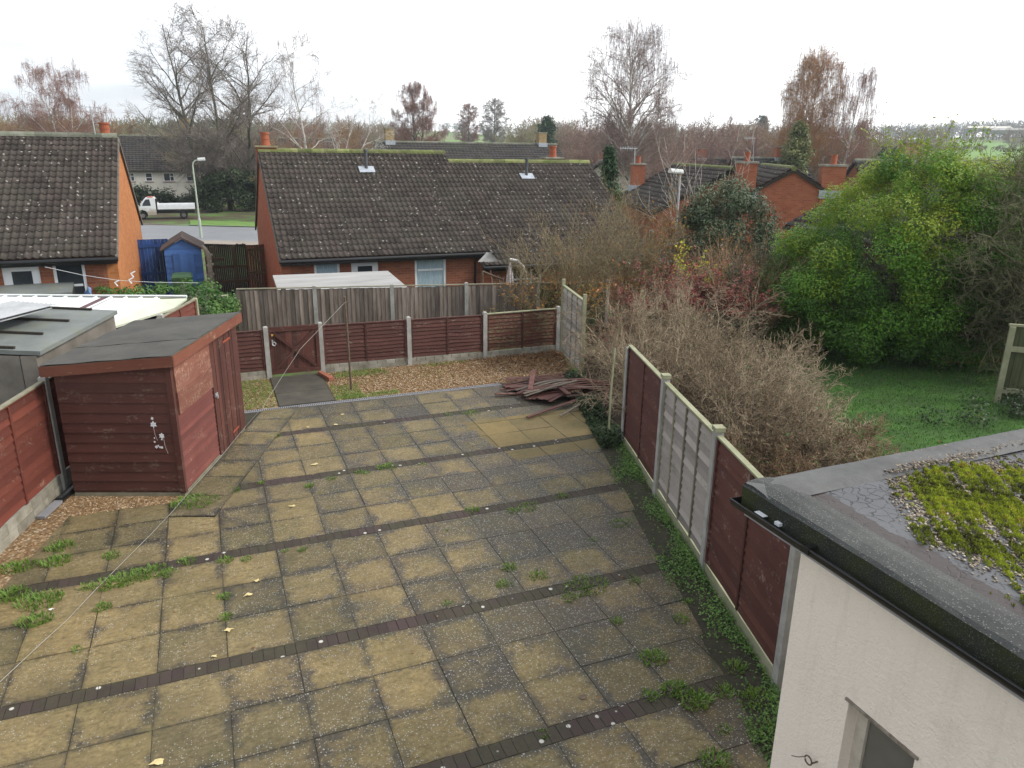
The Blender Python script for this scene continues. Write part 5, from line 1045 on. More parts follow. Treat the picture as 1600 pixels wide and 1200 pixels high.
# ------------------------------------------------------------------ gardens between the yard and the bungalows
# street lamps
def lamp(label, base, top, head_dir, tall, mat):
    t = thing('street_lamp', label, 'street lamp', (base[0], base[1], base[2])); h = top[2]-base[2]; hx_, hy = head_dir
    tx, ty = top[0]-base[0], top[1]-base[1]
    mb = MB(); mb.tube([(0, 0, -0.1), (tx*0.15, ty*0.15, 1.2), (tx*0.15, ty*0.15, 1.22), (tx*0.6, ty*0.6, h*0.6), (tx, ty, h-0.35 if tall else h-0.04)], [0.085, 0.085, 0.058, 0.052, 0.045], 10)
    if tall: mb.tube([(tx, ty, h-0.36), (tx+hx_*0.05, ty+hy*0.05, h-0.16), (tx+hx_*0.18, ty+hy*0.18, h-0.04), (tx+hx_*0.40, ty+hy*0.40, h+0.02)], 0.040, 8)
    mb.build('column', mat, t)
    mb = MB(); a = 0.36 if tall else -0.12; L = 0.42 if tall else 0.60
    o = Vector((tx+hx_*a, ty+hy*a, h+(0.02 if tall else 0.02))); mb.frame(o, (hx_, hy, 0.06)); w_ = 0.10 if tall else 0.13
    pr_ = [(-w_, -0.01), (-w_*0.8, 0.07), (-w_*0.3, 0.11), (w_*0.3, 0.11), (w_*0.8, 0.07), (w_, -0.01), (w_*0.8, -0.07), (-w_*0.8, -0.07)]
    mb.prism(pr_, 0, L*0.35, axis='x'); mb.prism([(p[0]*1.02, p[1]*1.02) for p in pr_], L*0.3501, L, axis='x'); mb.build('lantern', simple('lantern_grey', (0.50, 0.52, 0.50), (0.62, 0.64, 0.62), 4, 0.5, 0.05), t)
    return t
lb_ = Vector((-0.28, 51.8, -1.0)); lt_ = ATD(300, 250, lb_.xy.length)
lamp('slim green-grey street lamp with a bent neck at the far roadside beyond the blue shed', lb_, lt_, (0.92, -0.1), True, simple('lamp_green_grey', (0.30, 0.35, 0.28), (0.42, 0.47, 0.38), 2, 0.6, 0.1))
l2 = ATD(1063, 270, 33); lamp('grey street lamp with a flat white head in front of the brick bungalow roof', (ATD(1055, 340, 33).x, l2.y-0.1, -1.0), l2, (-0.75, 0.05), False, galv)
# blue gate, blue shed, bin
blue = painted_wood('blue_paint', (0.018, 0.065, 0.24), (0.028, 0.085, 0.28), (0.05, 0.06, 0.12), 0.1)
blue2 = painted_wood('blue_paint_light', (0.055, 0.15, 0.42), (0.07, 0.18, 0.47), (0.1, 0.12, 0.2), 0.1)
YG = 28.4; gz = -0.72
def PY(px, py, Y=YG): return ATY(px, py, Y)
g1 = thing('side_gate', 'tall dark blue boarded gate between the orange gable and the blue shed', 'gate', (PY(212, 375).x, YG, gz))
x0, x1 = PY(211, 375).x, PY(262, 375).x; zt_ = PY(230, 374).z
mb = MB(); n = 9
for i in range(n): mb.box(x0+(x1-x0)*i/n+0.002, x0+(x1-x0)*(i+1)/n-0.002, YG, YG+0.02, gz, zt_, rnd.random())
mb.build('boards', blue, g1, world=True)
mb = MB(); 
for f_ in (0.1, 0.48, 0.9): z = gz+(zt_-gz)*f_; mb.box(x0, x1, YG-0.03, YG-0.001, z-0.05, z+0.05)
a = Vector((x0+0.15, YG-0.033, gz+0.22)); b = Vector((x1-0.25, YG-0.033, gz+(zt_-gz)*0.88)); mb.frame(a, b-a, (0, 1, 0)); mb.box(0, (b-a).length, -0.05, 0.05, -0.02, 0.01)
mb.build('brace', blue, g1, world=True)
YS = 27.0; xs0, xs1 = PY(257, 400, YS).x, PY(315, 400, YS).x; ze_ = PY(286, 389, YS).z; zp = PY(286, 373, YS).z; gs = -0.72
s1 = thing('blue_shed', 'small blue garden shed with a brown felt roof behind the green bin', 'shed', (xs0, YS, gs)); Wd = xs1-xs0; hz = ze_-gs
mb = MB(); 
for i in range(10):
    z0 = i*hz/10
    mb.add([(0, -0.02, z0), (Wd, -0.02, z0), (Wd, 0, z0), (0, 0, z0), (0, -0.004, z0+hz/10), (Wd, -0.004, z0+hz/10)], [(0, 1, 5, 4), (0, 3, 2, 1)], rnd.random()*0.5+0.25)
mb.prism([(0, hz), (Wd, hz), (Wd/2, zp-gs)], -0.015, 0.02, axis='y'); mb.box(0, 0.03, 0.001, 1.8, 0, hz); mb.box(Wd-0.03, Wd, 0.001, 1.8, 0, hz); mb.box(0.031, Wd-0.031, 1.77, 1.8, 0, hz); mb.build('wall', blue2, s1)
mb = MB(); 
for i in range(6): mb.box(Wd*0.22+i*Wd*0.56/6+0.002, Wd*0.22+(i+1)*Wd*0.56/6-0.002, -0.045, -0.022, 0.05, hz*0.93, rnd.random()*0.5+0.25)
mb.build('door', blue2, s1)
mb = MB()
for s_ in (-1, 1):
    xe = Wd/2+s_*(Wd/2+0.12); ze2 = hz-0.06; xm = Wd/2
    lo = [(xe, -0.12, ze2), (xm, -0.12, zp-gs+0.02), (xm, 1.9, zp-gs+0.02), (xe, 1.9, ze2)]
    if s_ > 0: lo = [lo[1], lo[0], lo[3], lo[2]]
    mb.hull8(lo, [(p[0], p[1], p[2]+0.05) for p in lo])
mb.build('roof_felt', simple('brown_felt', (0.055, 0.040, 0.036), (0.10, 0.075, 0.065), 6, 0.95, 0.5, 60), s1)
wb = thing('wheelie_bin', 'green wheeled rubbish bin standing before the blue shed', 'bin', (PY(284, 430, 25.8).x, 25.8, -0.72)); bz = 0.36*0+PY(284, 428, 25.8).z+0.72
gp = simple('bin_green', (0.035, 0.085, 0.035), (0.05, 0.12, 0.05), 4, 0.45, 0.1)
mb = MB(); mb.hull8([(-0.23, -0.25, 0.1), (0.23, -0.25, 0.1), (0.23, 0.25, 0.1), (-0.23, 0.25, 0.1)], [(-0.29, -0.33, bz-0.12), (0.29, -0.33, bz-0.12), (0.29, 0.33, bz-0.12), (-0.29, 0.33, bz-0.12)]); mb.box(-0.31, 0.31, -0.35, 0.35, bz-0.119, bz-0.07); mb.build('body', gp, wb)
mb = MB(); mb.hull8([(-0.31, -0.36, bz-0.069), (0.31, -0.36, bz-0.069), (0.31, 0.35, bz-0.069), (-0.31, 0.35, bz-0.069)], [(-0.27, -0.30, bz), (0.27, -0.30, bz), (0.27, 0.30, bz), (-0.27, 0.30, bz)]); mb.tube([(-0.2, 0.38, bz-0.02), (0.2, 0.38, bz-0.02)], 0.02, 6); mb.build('lid', gp, wb)
for s_ in (-0.26, 0.26): mb = MB(); mb.tube([(s_-0.03, 0.24, 0.1), (s_+0.03, 0.24, 0.1)], 0.1, 12); mb.build('wheel', black_plastic, wb)
# dark fence and brown gate by the bungalow, gnarled dead trunk in front
YF = 29.6; fx0, fx1 = PY(318, 385, YF).x, PY(384, 385, YF).x
df = thing('dark_fence', 'dark rotten fence with brown rails between the blue shed and the brown gate', 'fence', (fx0, YF, -0.8)); zt_ = PY(350, 382, YF).z
mb = MB(); n = 22
for i in range(n): mb.box(fx0+(fx1-fx0)*i/n+0.003, fx0+(fx1-fx0)*(i+1)/n-0.003, YF, YF+0.02, -0.8, zt_+rnd.uniform(-0.03, 0.02), rnd.random())
mb.build('boards', darkwood, df, world=True); brw = simple('brown_rail', (0.07, 0.045, 0.028), (0.13, 0.085, 0.05), 4, 0.9, 0.3)
for px in (332, 366):
    x = PY(px, 400, YF).x; mb = MB(); mb.box(x-0.06, x+0.06, YF-0.14, YF-0.041, -0.8, zt_-0.05); mb.build('post', brw, df, world=True)
mb = MB(); mb.box(fx0, fx1, YF-0.04, YF-0.001, -0.3, -0.2); mb.box(fx0, fx1, YF-0.04, YF-0.001, 0.25, 0.35); mb.box(fx0+0.3, fx0+0.62, YF-0.20, YF-0.141, 0.55, 0.66); mb.build('rail', brw, df, world=True)
YH = 28.6; g2 = thing('side_gate', 'brown wooden gate with a zigzag brace against the middle bungalow', 'gate', (PY(386, 390, YH).x, YH, -0.8)); x0, x1 = PY(384, 390, YH).x, PY(424, 390, YH).x; zt_ = PY(400, 383, YH).z
gateb = painted_wood('gate_red_brown', (0.085, 0.025, 0.016), (0.12, 0.038, 0.022), (0.10, 0.06, 0.04), 0.3)
mb = MB(); 
for i in range(10): mb.box(x0+(x1-x0)*i/10+0.003, x0+(x1-x0)*(i+1)/10-0.003, YH, YH+0.02, -0.8, zt_+0.04*i/10, rnd.random())
mb.build('boards', gateb, g2, world=True)
mb = MB(); H_ = zt_+0.8
for f_ in (0.08, 0.5, 0.92): mb.box(x0, x1, YH-0.03, YH-0.001, -0.8+H_*f_-0.05, -0.8+H_*f_+0.05)
for f0, f1 in ((0.12, 0.46), (0.54, 0.88)):
    a = Vector((x0+0.1, YH-0.034, -0.8+H_*f1)); b = Vector((x1-0.2, YH-0.034, -0.8+H_*f0)); mb.frame(a, b-a, (0, 1, 0)); mb.box(0, (b-a).length, -0.05, 0.05, -0.02, 0.01)
mb.build('brace', brw, g2, world=True)
dt = thing('dead_trunk', 'pale gnarled dead trunk arching beside the blue shed', 'trunk', (PY(330, 440, 26.4).x, 26.4, -0.75))
pts = [PY(331, 448, 26.4), PY(329, 430, 26.4), PY(328, 415, 26.4), PY(326, 400, 26.4), PY(321, 390, 26.4), PY(316, 384, 26.4)]; pts[0].z = -0.8
mb = MB(); mb.tube(pts, [0.10, 0.09, 0.08, 0.085, 0.07, 0.04], 8); 
for q in (1, 2, 3): mb.tube([pts[q]+Vector((-0.10, 0, 0)), pts[q]+Vector((0.12, 0, 0.04))], 0.045, 6)
mb.build('stem', simple('dead_bark', (0.16, 0.15, 0.12), (0.34, 0.33, 0.28), 10, 0.95, 0.6), dt, world=True)
# pale-roofed low shed before the middle bungalow
q = [ATZ(426, 430, 1.18), ATZ(606, 423, 1.18), ATZ(637, 449, 1.0), ATZ(434, 453, 1.0)]
ps = thing('felt_roof_shed', 'low shed with a broad pale grey felt roof in front of the white-framed windows', 'shed', (q[3].x, q[3].y, -0.75))
palef = simple('pale_felt', (0.26, 0.255, 0.25), (0.38, 0.375, 0.365), 1.3, 0.85, 0.4, 30, sc=(0.5, 4, 1), tonevar=0.0)
lo = [q[3], q[2], q[1], q[0]]; mb = MB(); mb.hull8([(p.x, p.y, p.z-0.09) for p in lo], [(p.x, p.y, p.z) for p in lo]); mb.build('roof', palef, ps, world=True)
c_ = sum((Vector(p) for p in lo), Vector())/4; ins = [c_+(Vector(p)-c_)*0.95 for p in lo]; mb = MB(); mb.hull8([(p.x, p.y, -0.9) for p in ins], [(p.x, p.y, p.z-0.091) for p in ins]); mb.build('wall', darkwood, ps, world=True)
# folded cantilever parasol, small canopy
pp = PY(803, 440, 21.3*0+20.3); tp = PY(797, 409, 20.3)
pa = thing('parasol', 'folded lilac-grey parasol on a curved white arm behind the tall fence', 'parasol', (pp.x, 20.3, -1.0))
mb = MB(); n = 12
for k_, (z, r_) in enumerate(((tp.z-0.02, 0.02), (tp.z-0.25, 0.06), (0.9, 0.11), (0.3, 0.14), (-0.1, 0.15))): pass
prof = [(tp.z-0.02, 0.02), (tp.z-0.22, 0.06), (1.0, 0.10), (0.45, 0.14), (0.0, 0.16)]; vs = []
for (z, r_) in prof:
    for a in range(16): rr_ = r_*(1.0 if a % 2 else 0.72); vs.append((tp.x+rr_*math.cos(a*math.pi/8), 20.3+rr_*math.sin(a*math.pi/8), z))
mb.add(vs, [(j*16+a, j*16+(a+1) % 16, (j+1)*16+(a+1) % 16, (j+1)*16+a) for j in range(4) for a in range(16)]+[tuple(range(64, 80))]); mb.build('canopy', simple('lilac_cloth', (0.40, 0.36, 0.38), (0.52, 0.48, 0.50), 4, 0.9, 0.2), pa, world=True)
mb = MB(); mb.tube([PY(797, 405, 20.3), PY(808, 407, 20.3), PY(818, 417, 20.3), PY(823, 430, 20.3), Vector((PY(826, 445, 20.3).x, 20.3, -1.0))], 0.035, 8); mb.build('arm', white_paint, pa, world=True)
cn = PY(765, 400, 20.9); ca = thing('wall_canopy', 'small scalloped white canopy on the corner between the two bungalows', 'canopy', (cn.x, 20.9, cn.z))
mb = MB(); vs = []; 
for j in range(4):
    for a in range(13): an = -0.2+math.pi*1.1*a/12; r_ = 0.03+0.085*j; vs.append((cn.x+r_*math.cos(an)*1.1, 20.9+0.012*a, cn.z+0.10-0.09*j-0.02*(a % 2)))
mb.add(vs, [(j*13+a, j*13+a+1, (j+1)*13+a+1, (j+1)*13+a) for j in range(3) for a in range(12)]); mb.build('shade', simple('dull_white_cloth', (0.42, 0.40, 0.38), (0.58, 0.56, 0.54), 8, 0.8, 0.3), ca, world=True)
tr = thing('garden_trellis', 'tangle of dead climber on a rusty arch beside the folded parasol', 'trellis', (PY(775, 440, 20.4).x, 20.4, -1.0)); rgx = np.random.default_rng(77); sg = []
for _ in range(90):
    p = PY(768+rgx.random()*22, 446, 20.4); a = np.array([p.x, 20.4+rgx.random()*0.3, -0.2+rgx.random()*0.9]); sg.append((a, a+rgx.normal(0, 0.28, 3), 0.012, 0.006, 0))
seg_mesh('stems', sg, twig_red, tr, 3, world=True)
mb = MB(); mb.tube([PY(754, 424, 20.5)+Vector((0, 0, 0)), PY(768, 430, 20.5), PY(786, 437, 20.5)], 0.03, 6); mb.tube([PY(754, 424, 20.5), Vector((PY(754, 424, 20.5).x, 20.5, -1.0))], 0.03, 6); mb.build('arch', rust, tr, world=True)
# ------------------------------------------------------------------ neighbour's outbuildings on the left
def roof_poly(th, name, pts, thick, mat):
    lo = pts; mb = MB(); mb.hull8([(p.x, p.y, p.z-thick) for p in lo], [(p.x, p.y, p.z) for p in lo]); return mb.build(name, mat, th, world=True)
gn = thing('grey_outbuilding', 'grey felt-roofed outbuilding against the red fence behind the shed', 'outbuilding', (-3.6, 11.5, 0))
k = NT('grey_green_felt'); c = k.mix(k.ramp(k.noise(1.2, 5, 0.65), [(0.3, 0.0), (0.7, 1.0)]), (0.115, 0.128, 0.122), (0.20, 0.215, 0.205)); c = k.mix(k.ramp(k.noise(2.5, 5, 0.7), [(0.52, 0.0), (0.75, 0.8)]), c, (0.15, 0.16, 0.085))
ggf = k.done(c, 0.75, k.bump(k.noise(9, 4), 0.3, 0.01), 0.35)
A_ = ATZ(183, 485, 1.95); B_ = ATZ(62, 549, 1.80); e_ = (A_-B_); e_.z = 0; nrmL = Vector((-1, 0.30, 0)).normalized()
C_ = B_+nrmL*4.5+Vector((0, 0, 0.25)); D__ = A_+nrmL*4.5+Vector((0, 0, 0.25))
roof_poly(gn, 'roof', [B_, A_, D__, C_], 0.06, ggf)
mb = MB(); 
for f_ in (0.03, 0.34, 0.66, 0.97):
    a = B_.lerp(A_, f_); b = C_.lerp(D__, f_); a = a+(b-a)*0.08; mb.frame(tuple(a+Vector((0, 0, 0.012))), b-a, (0, 0, 1)); mb.box(0, (b-a).length, -0.022, 0.022, -0.008, 0.022)
mb.build('roof_batten', darkwood, gn, world=True)
mb = MB(); a = B_+nrmL*0.06; b = A_+nrmL*0.06; mb.hull8([(a.x, a.y, 0), (b.x, b.y, 0), (b.x-0.2, b.y+0.05, 0), (a.x-0.2, a.y+0.05, 0)], [(a.x, a.y, B_.z-0.07), (b.x, b.y, A_.z-0.07), (b.x-0.2, b.y+0.05, A_.z-0.07), (a.x-0.2, a.y+0.05, B_.z-0.07)])
a2, b2 = a+nrmL*4.2, b+nrmL*4.2
mb.hull8([(a.x-0.21, a.y+0.06, 0), (a2.x, a2.y, 0), (a2.x+0.05, a2.y+0.2, 0), (a.x-0.21, a.y+0.26, 0)], [(a.x-0.21, a.y+0.06, B_.z-0.07), (a2.x, a2.y, C_.z-0.07), (a2.x+0.05, a2.y+0.2, C_.z-0.07), (a.x-0.21, a.y+0.26, B_.z-0.07)])
mb.build('wall', simple('dull_brown_boarding', (0.11, 0.10, 0.085), (0.20, 0.18, 0.155), 3, 0.9, 0.3), gn, world=True)
mb = MB(); mb.box(0, 0.001, 0, 0.001, 0, 0.001)
cs = thing('corrugated_sheets', 'loose translucent corrugated sheets lying on the grey roof', 'corrugated sheet', (-3.2, 12.9, 2.0)); corr = simple('dull_clear_sheet', (0.22, 0.23, 0.24), (0.36, 0.37, 0.38), 3, 0.35, 0.1, tonevar=0.1)
for j, (px, py, L) in enumerate(((-62, 506, 1.25), (-50, 498, 1.2))):
    o = ATZ(px, py, 2.12+0.05*j); mb = MB(); mb.frame(tuple(o), Vector((0.62, 1.0, 0.0)), (0.03, 0, 1)); vs = []; n = 40
    for x in (0, L):
        for a in range(n+1): vs.append((x, a*0.02-0.4, 0.012*math.sin(a*math.pi/2)))
    mb.add(vs, [(a, a+1, n+2+a, n+1+a) for a in range(n)]); mb.build('sheet', corr, cs, world=True)
# white ribbed metal roof
wr = thing('white_roofed_shed', 'shed with a white ribbed metal roof and a purple stripe behind the grey roof', 'shed', (-3, 16, 0)); wm = simple('white_ribbed_metal', (0.60, 0.62, 0.61), (0.74, 0.76, 0.74), 2, 0.5, 0.1, tonevar=0.12)
a = ATZ(250, 466, 1.62); b = ATZ(-40, 463, 1.62); c2 = ATZ(184, 500, 1.45); L = (a-b).length; u_ = (b-a).normalized(); dn = Vector((c2-a)); dn.normalize(); 
L2 = 2.6; mb = MB(); pts = [a, a+dn*L2, a+dn*L2+u_*(L+0.2), a+u_*(L+0.2)]; mb.hull8([(p.x, p.y, p.z-0.04) for p in pts[::-1]], [(p.x, p.y, p.z) for p in pts[::-1]]); wrf = mb.build('roof', wm, wr, world=True)
mb = MB(); n = int(L/0.30)
for i in range(n+1):
    s_ = a+u_*(i*0.30+0.06)+Vector((0, 0, 0.001)); mb.frame(tuple(s_), dn, (0, 0, 1)); mb.box(0, L2, -0.018, 0.018, 0, 0.03)
mb.build('rib', wm, wrf, world=True)
mb = MB(); s_ = a+u_*1.05+Vector((0, 0, 0.004)); mb.frame(tuple(s_), dn, (0, 0, 1)); mb.box(0.02, 2.2, -0.11, 0.11, 0.0, 0.006); mb.build('stripe', simple('purple_strip', (0.10, 0.05, 0.06), (0.14, 0.07, 0.08), 4), wrf, world=True)
mb = MB(); g0 = a+Vector((0.0, 0, 0)); g1_ = ATZ(292, 465, 1.60); pts = [a+dn*0.02-u_*0.005, a+dn*1.9-u_*0.005, g1_+Vector((-0.25, -0.35, -0.12)), g1_]; mb.hull8([(p.x, p.y, p.z-0.05) for p in pts], [(p.x, p.y, p.z-0.012) for p in pts]); mb.build('end_panel', simple('pale_lime_sheet', (0.46, 0.49, 0.38), (0.58, 0.61, 0.48), 3, 0.6, 0.1), wrf, world=True)
mb = MB(); mb.tube([b+Vector((0, 0.03, 0.02)), g1_+Vector((0, 0.03, 0.02))], 0.03, 6); mb.build('edge_trim', wm, wrf, world=True)
mb = MB(); w0 = a+dn*0.2; w1 = b+dn*0.2; mb.hull8([(w1.x, w1.y, 0), (w0.x, w0.y, 0), (w0.x, w0.y+0.1, 0), (w1.x, w1.y+0.1, 0)], [(w1.x, w1.y, 1.5), (w0.x, w0.y, 1.5), (w0.x, w0.y+0.1, 1.5), (w1.x, w1.y+0.1, 1.5)]); mb.build('wall', darkwood, wr, world=True)
# grey roof before the left bungalow with a blue tarpaulin
g3 = thing('grey_roofed_shed', 'long low grey-roofed shed before the left bungalow door', 'shed', (-5, 20.5, -0.4)); pts = [ATZ(-30, 466, 1.10), ATZ(112, 456, 1.10), ATZ(117, 430, 1.30), ATZ(-30, 434, 1.30)]
roof_poly(g3, 'roof', pts, 0.06, ggf); mb = MB(); lo = [p+Vector((0.0, 0.05, 0)) for p in pts]; mb.hull8([(p.x, p.y, -0.6) for p in lo], [(p.x, p.y, p.z-0.062) for p in lo]); mb.build('wall', darkwood, g3, world=True)
tpn = thing('blue_tarpaulin', 'crumpled blue and white tarpaulin hung on the end of the grey-roofed shed', 'tarpaulin', (-3.2, 20.4, 0)); bl = simple('tarp_blue', (0.10, 0.20, 0.42), (0.32, 0.42, 0.58), 3, 0.6, 0.3)
a = ATZ(118, 430, 1.34); vs = []; rr = random.Random(8)
for i in range(7):
    for j in range(6): vs.append((a.x+i*0.055+rr.uniform(-0.02, 0.02)+j*0.02, a.y-0.05*i-0.08*j+rr.uniform(-0.05, 0.05), a.z-j*0.13-0.02*i))
mb = MB(); mb.add(vs, [(i*6+j, i*6+j+1, (i+1)*6+j+1, (i+1)*6+j) for i in range(6) for j in range(5)]); mb.build('sheet', bl, tpn, world=True)
# old wall / low fence carrying the climber, and clothes line with pegs
ow = thing('garden_wall', 'low mossy rail and wall under the leafy climber', 'wall', (-2.4, 18.9, 0)); a = ATZ(95, 470, 1.0); b = ATZ(355, 462, 1.0)
mb = MB(); mb.frame((a.x, a.y, 0), b-a); mb.box(0, (b-a).length, 0, 0.12, -0.6, 0.93); mb.build('wall_face', greenwood, ow, world=True); mb = MB(); mb.frame((a.x, a.y, 0), b-a); mb.box(0, (b-a).length, -0.05, 0.16, 0.931, 1.0); mb.build('top_rail', mossrail, ow, world=True)
cl = thing('clothes_line', 'white clothes line with pale pegs strung past the orange gable', 'line', (-2, 20, 1.6)); pts = [ATY(70, 417, 21.0), ATY(130, 430, 20.7), ATY(185, 438, 20.5), ATY(240, 441, 20.3), ATY(312, 442, 20.0)]
mb = MB(); mb.tube(pts, 0.006, 5); mb.build('cord', white_paint, cl, world=True)
for (px, py) in ((186, 438), (208, 434), (211, 424)):
    p = ATY(px, py, 20.4); mb = MB(); mb.tube([p, p+Vector((-0.10, 0, -0.05)), p+Vector((-0.05, 0, -0.14))], 0.018, 6); mb.build('peg', white_paint, cl, world=True)
# ------------------------------------------------------------------ fence at the far right
fr_ = thing('far_garden_fence', 'tall green-stained board fence past the bare tree at the lawn edge', 'fence', (14, 9.2, 0))
a = ATZ(1556, 628, 0); b = a+Vector((2.9, -2.4, 0)); d3 = (b-a); d3.z = 0; d3.normalize(); mb = MB().frame((a.x, a.y, 0), d3)
for i in range(24): mb.box(i*0.15+0.003, i*0.15+0.147, 0, 0.02, 0, 1.50, rnd.random())
mb.build('boards', greenwood, fr_, world=True); mb = MB().frame((a.x, a.y, 0), d3); mb.box(0.05, 3.6, -0.05, -0.001, 1.02, 1.12); mb.box(0.05, 3.6, -0.05, -0.001, 0.2, 0.3); mb.box(-0.05, 3.6, -0.04, 0.05, 1.501, 1.54); mb.build('rail', mossrail, fr_, world=True)
mb = MB().frame((a.x, a.y, 0), d3); mb.box(-0.06, 0.04, -0.10, -0.052, 0, 1.5); mb.build('post', mossrail, fr_, world=True)
bfence = thing('back_garden_fence', 'pale board fence in shade between the holly and the big green tree', 'fence', (15, 18, 0)); a = ATZ(1195, 520, -0.2); b = ATZ(1262, 505, -0.2); mb = MB(); d3 = b-a; d3.z = 0; L = d3.length+3; d3.normalize(); mb.frame((a.x, a.y, 0), d3)
for i in range(int(L/0.14)): mb.box(i*0.14, i*0.14+0.133, 0, 0.02, -0.3, 1.3, rnd.random())
mb.build('boards', rail, bfence, world=True); mb = MB(); mb.frame((a.x, a.y, 0), d3)
for q in (0.1, 2.0, 3.9): mb.box(q, q+0.1, -0.1, -0.001, -0.3, 1.32)
mb.build('post', conc, bfence, world=True)

# ------------------------------------------------------------------ pickup on the far side of the road
yT = road_y(-4)+11.2; xt0 = ATY(219, 335, yT).x-0.75; tk = thing('pickup_truck', 'white dropside pickup with muddy sills parked facing the orange gable', 'pickup truck', (xt0, yT, ground_z(0, yT)))
sc_ = (ATY(313, 335, yT).x-ATY(211, 335, yT).x)/5.9
k = NT('dirty_white_paint'); z_ = k.n('ShaderNodeSeparateXYZ', Vector=k.obj).outputs[2]; dm = k.math('ADD', z_, k.math('MULTIPLY_ADD', k.noise(2.5, 5, 0.7), 0.9, -0.45)); wp_ = k.done(k.mix(k.ramp(dm, [(0.55, 0.9), (0.95, 0.0)]), (0.68, 0.69, 0.69), (0.30, 0.25, 0.18)), 0.4, None, 0.5)
def S(v): return v*sc_
def prof_box(mb, pts, y0, y1, **k_): mb.prism([(S(a), S(b)) for a, b in pts], S(y0), S(y1), axis='y', **k_)
mb = MB()
body = [(0.02, 0.45), (0.0, 0.95), (0.12, 1.12), (0.85, 1.28), (1.50, 2.02), (2.28, 2.08), (2.40, 1.95), (2.42, 0.42), (1.62, 0.42), (1.60, 0.62), (1.42, 0.85), (1.16, 0.93), (0.90, 0.85), (0.72, 0.62), (0.70, 0.42)]
n = len(body); prof_box(mb, body, 0, 1.95); mb.build('cab', wp_, tk)
mb = MB(); prof_box(mb, [(1.08, 1.30), (1.22, 1.30), (1.30, 1.55), (1.56, 1.90), (1.90, 1.93), (1.98, 1.30)][1:], -0.01, -0.004); mb.build('side_window', glass, tk)
mb = MB(); mb.hull8([(S(0.84), S(0.15), S(1.30)), (S(0.90), S(0.15), S(1.26)), (S(0.90), S(1.80), S(1.26)), (S(0.84), S(1.80), S(1.30))], [(S(1.46), S(0.15), S(1.99)), (S(1.50), S(0.15), S(1.95)), (S(1.50), S(1.80), S(1.95)), (S(1.46), S(1.80), S(1.99))]); mb.build('windscreen', glass, tk)
mb = MB(); mb.box(S(2.42), S(5.9), S(0.25), S(1.75), S(0.55), S(0.80)); mb.build('chassis', black_plastic, tk)
mb = MB(); mb.box(S(2.55), S(5.95), S(-0.05), S(2.0), S(0.95), S(1.03)); 
for (y0, y1) in ((-0.05, 0.0), (1.95, 2.0)): mb.box(S(2.55), S(5.95), S(y0), S(y1), S(1.035), S(1.42)); mb.box(S(2.56), S(5.94), S(y0-0.012), S(y0-0.001), S(1.20), S(1.24))
mb.box(S(5.90), S(5.95), S(0.001), S(1.949), S(1.035), S(1.42)); mb.box(S(2.55), S(2.60), S(0.001), S(1.949), S(1.035), S(1.55)); mb.build('load_bed', white_paint, tk)
mb = MB(); mb.box(S(2.44), S(2.52), S(0.0), S(1.95), S(0.7), S(1.95)); mb.build('headboard', black_plastic, tk)
mb = MB(); mb.tube([(S(1.95), S(0.98), S(2.08)), (S(1.95), S(0.98), S(2.16))], 0.07, 10); mb.box(S(1.7), S(2.2), S(0.3), S(1.6), S(2.085), S(2.12)); mb.build('beacon', simple('orange_beacon', (0.5, 0.08, 0.04), (0.6, 0.12, 0.05), 4, 0.3, 0), tk)
mb = MB(); mb.box(S(0.98), S(1.06), S(-0.22), S(-0.02), S(1.30), S(1.58)); mb.build('mirror', black_plastic, tk)
mb = MB(); mb.box(S(-0.06), S(0.5), S(-0.02), S(1.97), S(0.42), S(0.66)); mb.build('bumper', black_plastic, tk)
mb = MB(); mb.box(S(0.02), S(0.28), S(-0.012), S(-0.002), S(0.80), S(1.02)); mb.build('headlight', glass, tk)
for (wx, wy) in ((1.16, 0.12), (4.85, 0.12), (1.16, 1.83), (4.85, 1.83)):
    mb = MB(); mb.tube([(S(wx), S(wy-0.12), S(0.36)), (S(wx), S(wy+0.12), S(0.36))], S(0.36), 20); wh = mb.build('wheel', black_plastic, tk); mb = MB(); mb.tube([(S(wx), S(wy-0.135), S(0.36)), (S(wx), S(wy-0.121), S(0.36))], S(0.19), 14); mb.build('rim', simple('dirty_rim', (0.10, 0.09, 0.085), (0.18, 0.16, 0.15), 4), wh)
mb = MB(); mb.prism([(S(4.45), S(0.55)), (S(4.5), S(0.80)), (S(4.85), S(0.90)), (S(5.2), S(0.80)), (S(5.25), S(0.55)), (S(5.15), S(0.55)), (S(4.85), S(0.80)), (S(4.55), S(0.55))], 0.0, 0.12, axis='y'); mb.build('mudguard', black_plastic, tk)
# silver car behind the shrubs
pc = ATD(1052, 392, 27); cr_ = thing('parked_car', 'silver car glimpsed behind the shrubs under the white-headed lamp', 'car', (pc.x, pc.y, pc.z-1.35), R(15)); sil = simple('silver_paint', (0.42, 0.43, 0.45), (0.50, 0.51, 0.53), 2, 0.25, 0, spec=0.6, metal=0.4)
mb = MB(); mb.prism([(0, 0.3), (0, 0.75), (0.9, 0.88), (1.5, 1.35), (2.9, 1.38), (3.7, 0.95), (4.0, 0.9), (4.05, 0.3)], 0, 1.65, axis='y'); mb.build('body', sil, cr_)
mb = MB(); mb.prism([(1.05, 0.92), (1.55, 1.30), (2.85, 1.32), (3.45, 0.95)], -0.008, -0.002, axis='y'); mb.hull8([(0.90, 0.1, 0.90), (0.95, 0.1, 0.87), (0.95, 1.55, 0.87), (0.90, 1.55, 0.90)], [(1.45, 0.15, 1.335), (1.5, 0.15, 1.31), (1.5, 1.5, 1.31), (1.45, 1.5, 1.335)]); mb.build('window', glass, cr_)
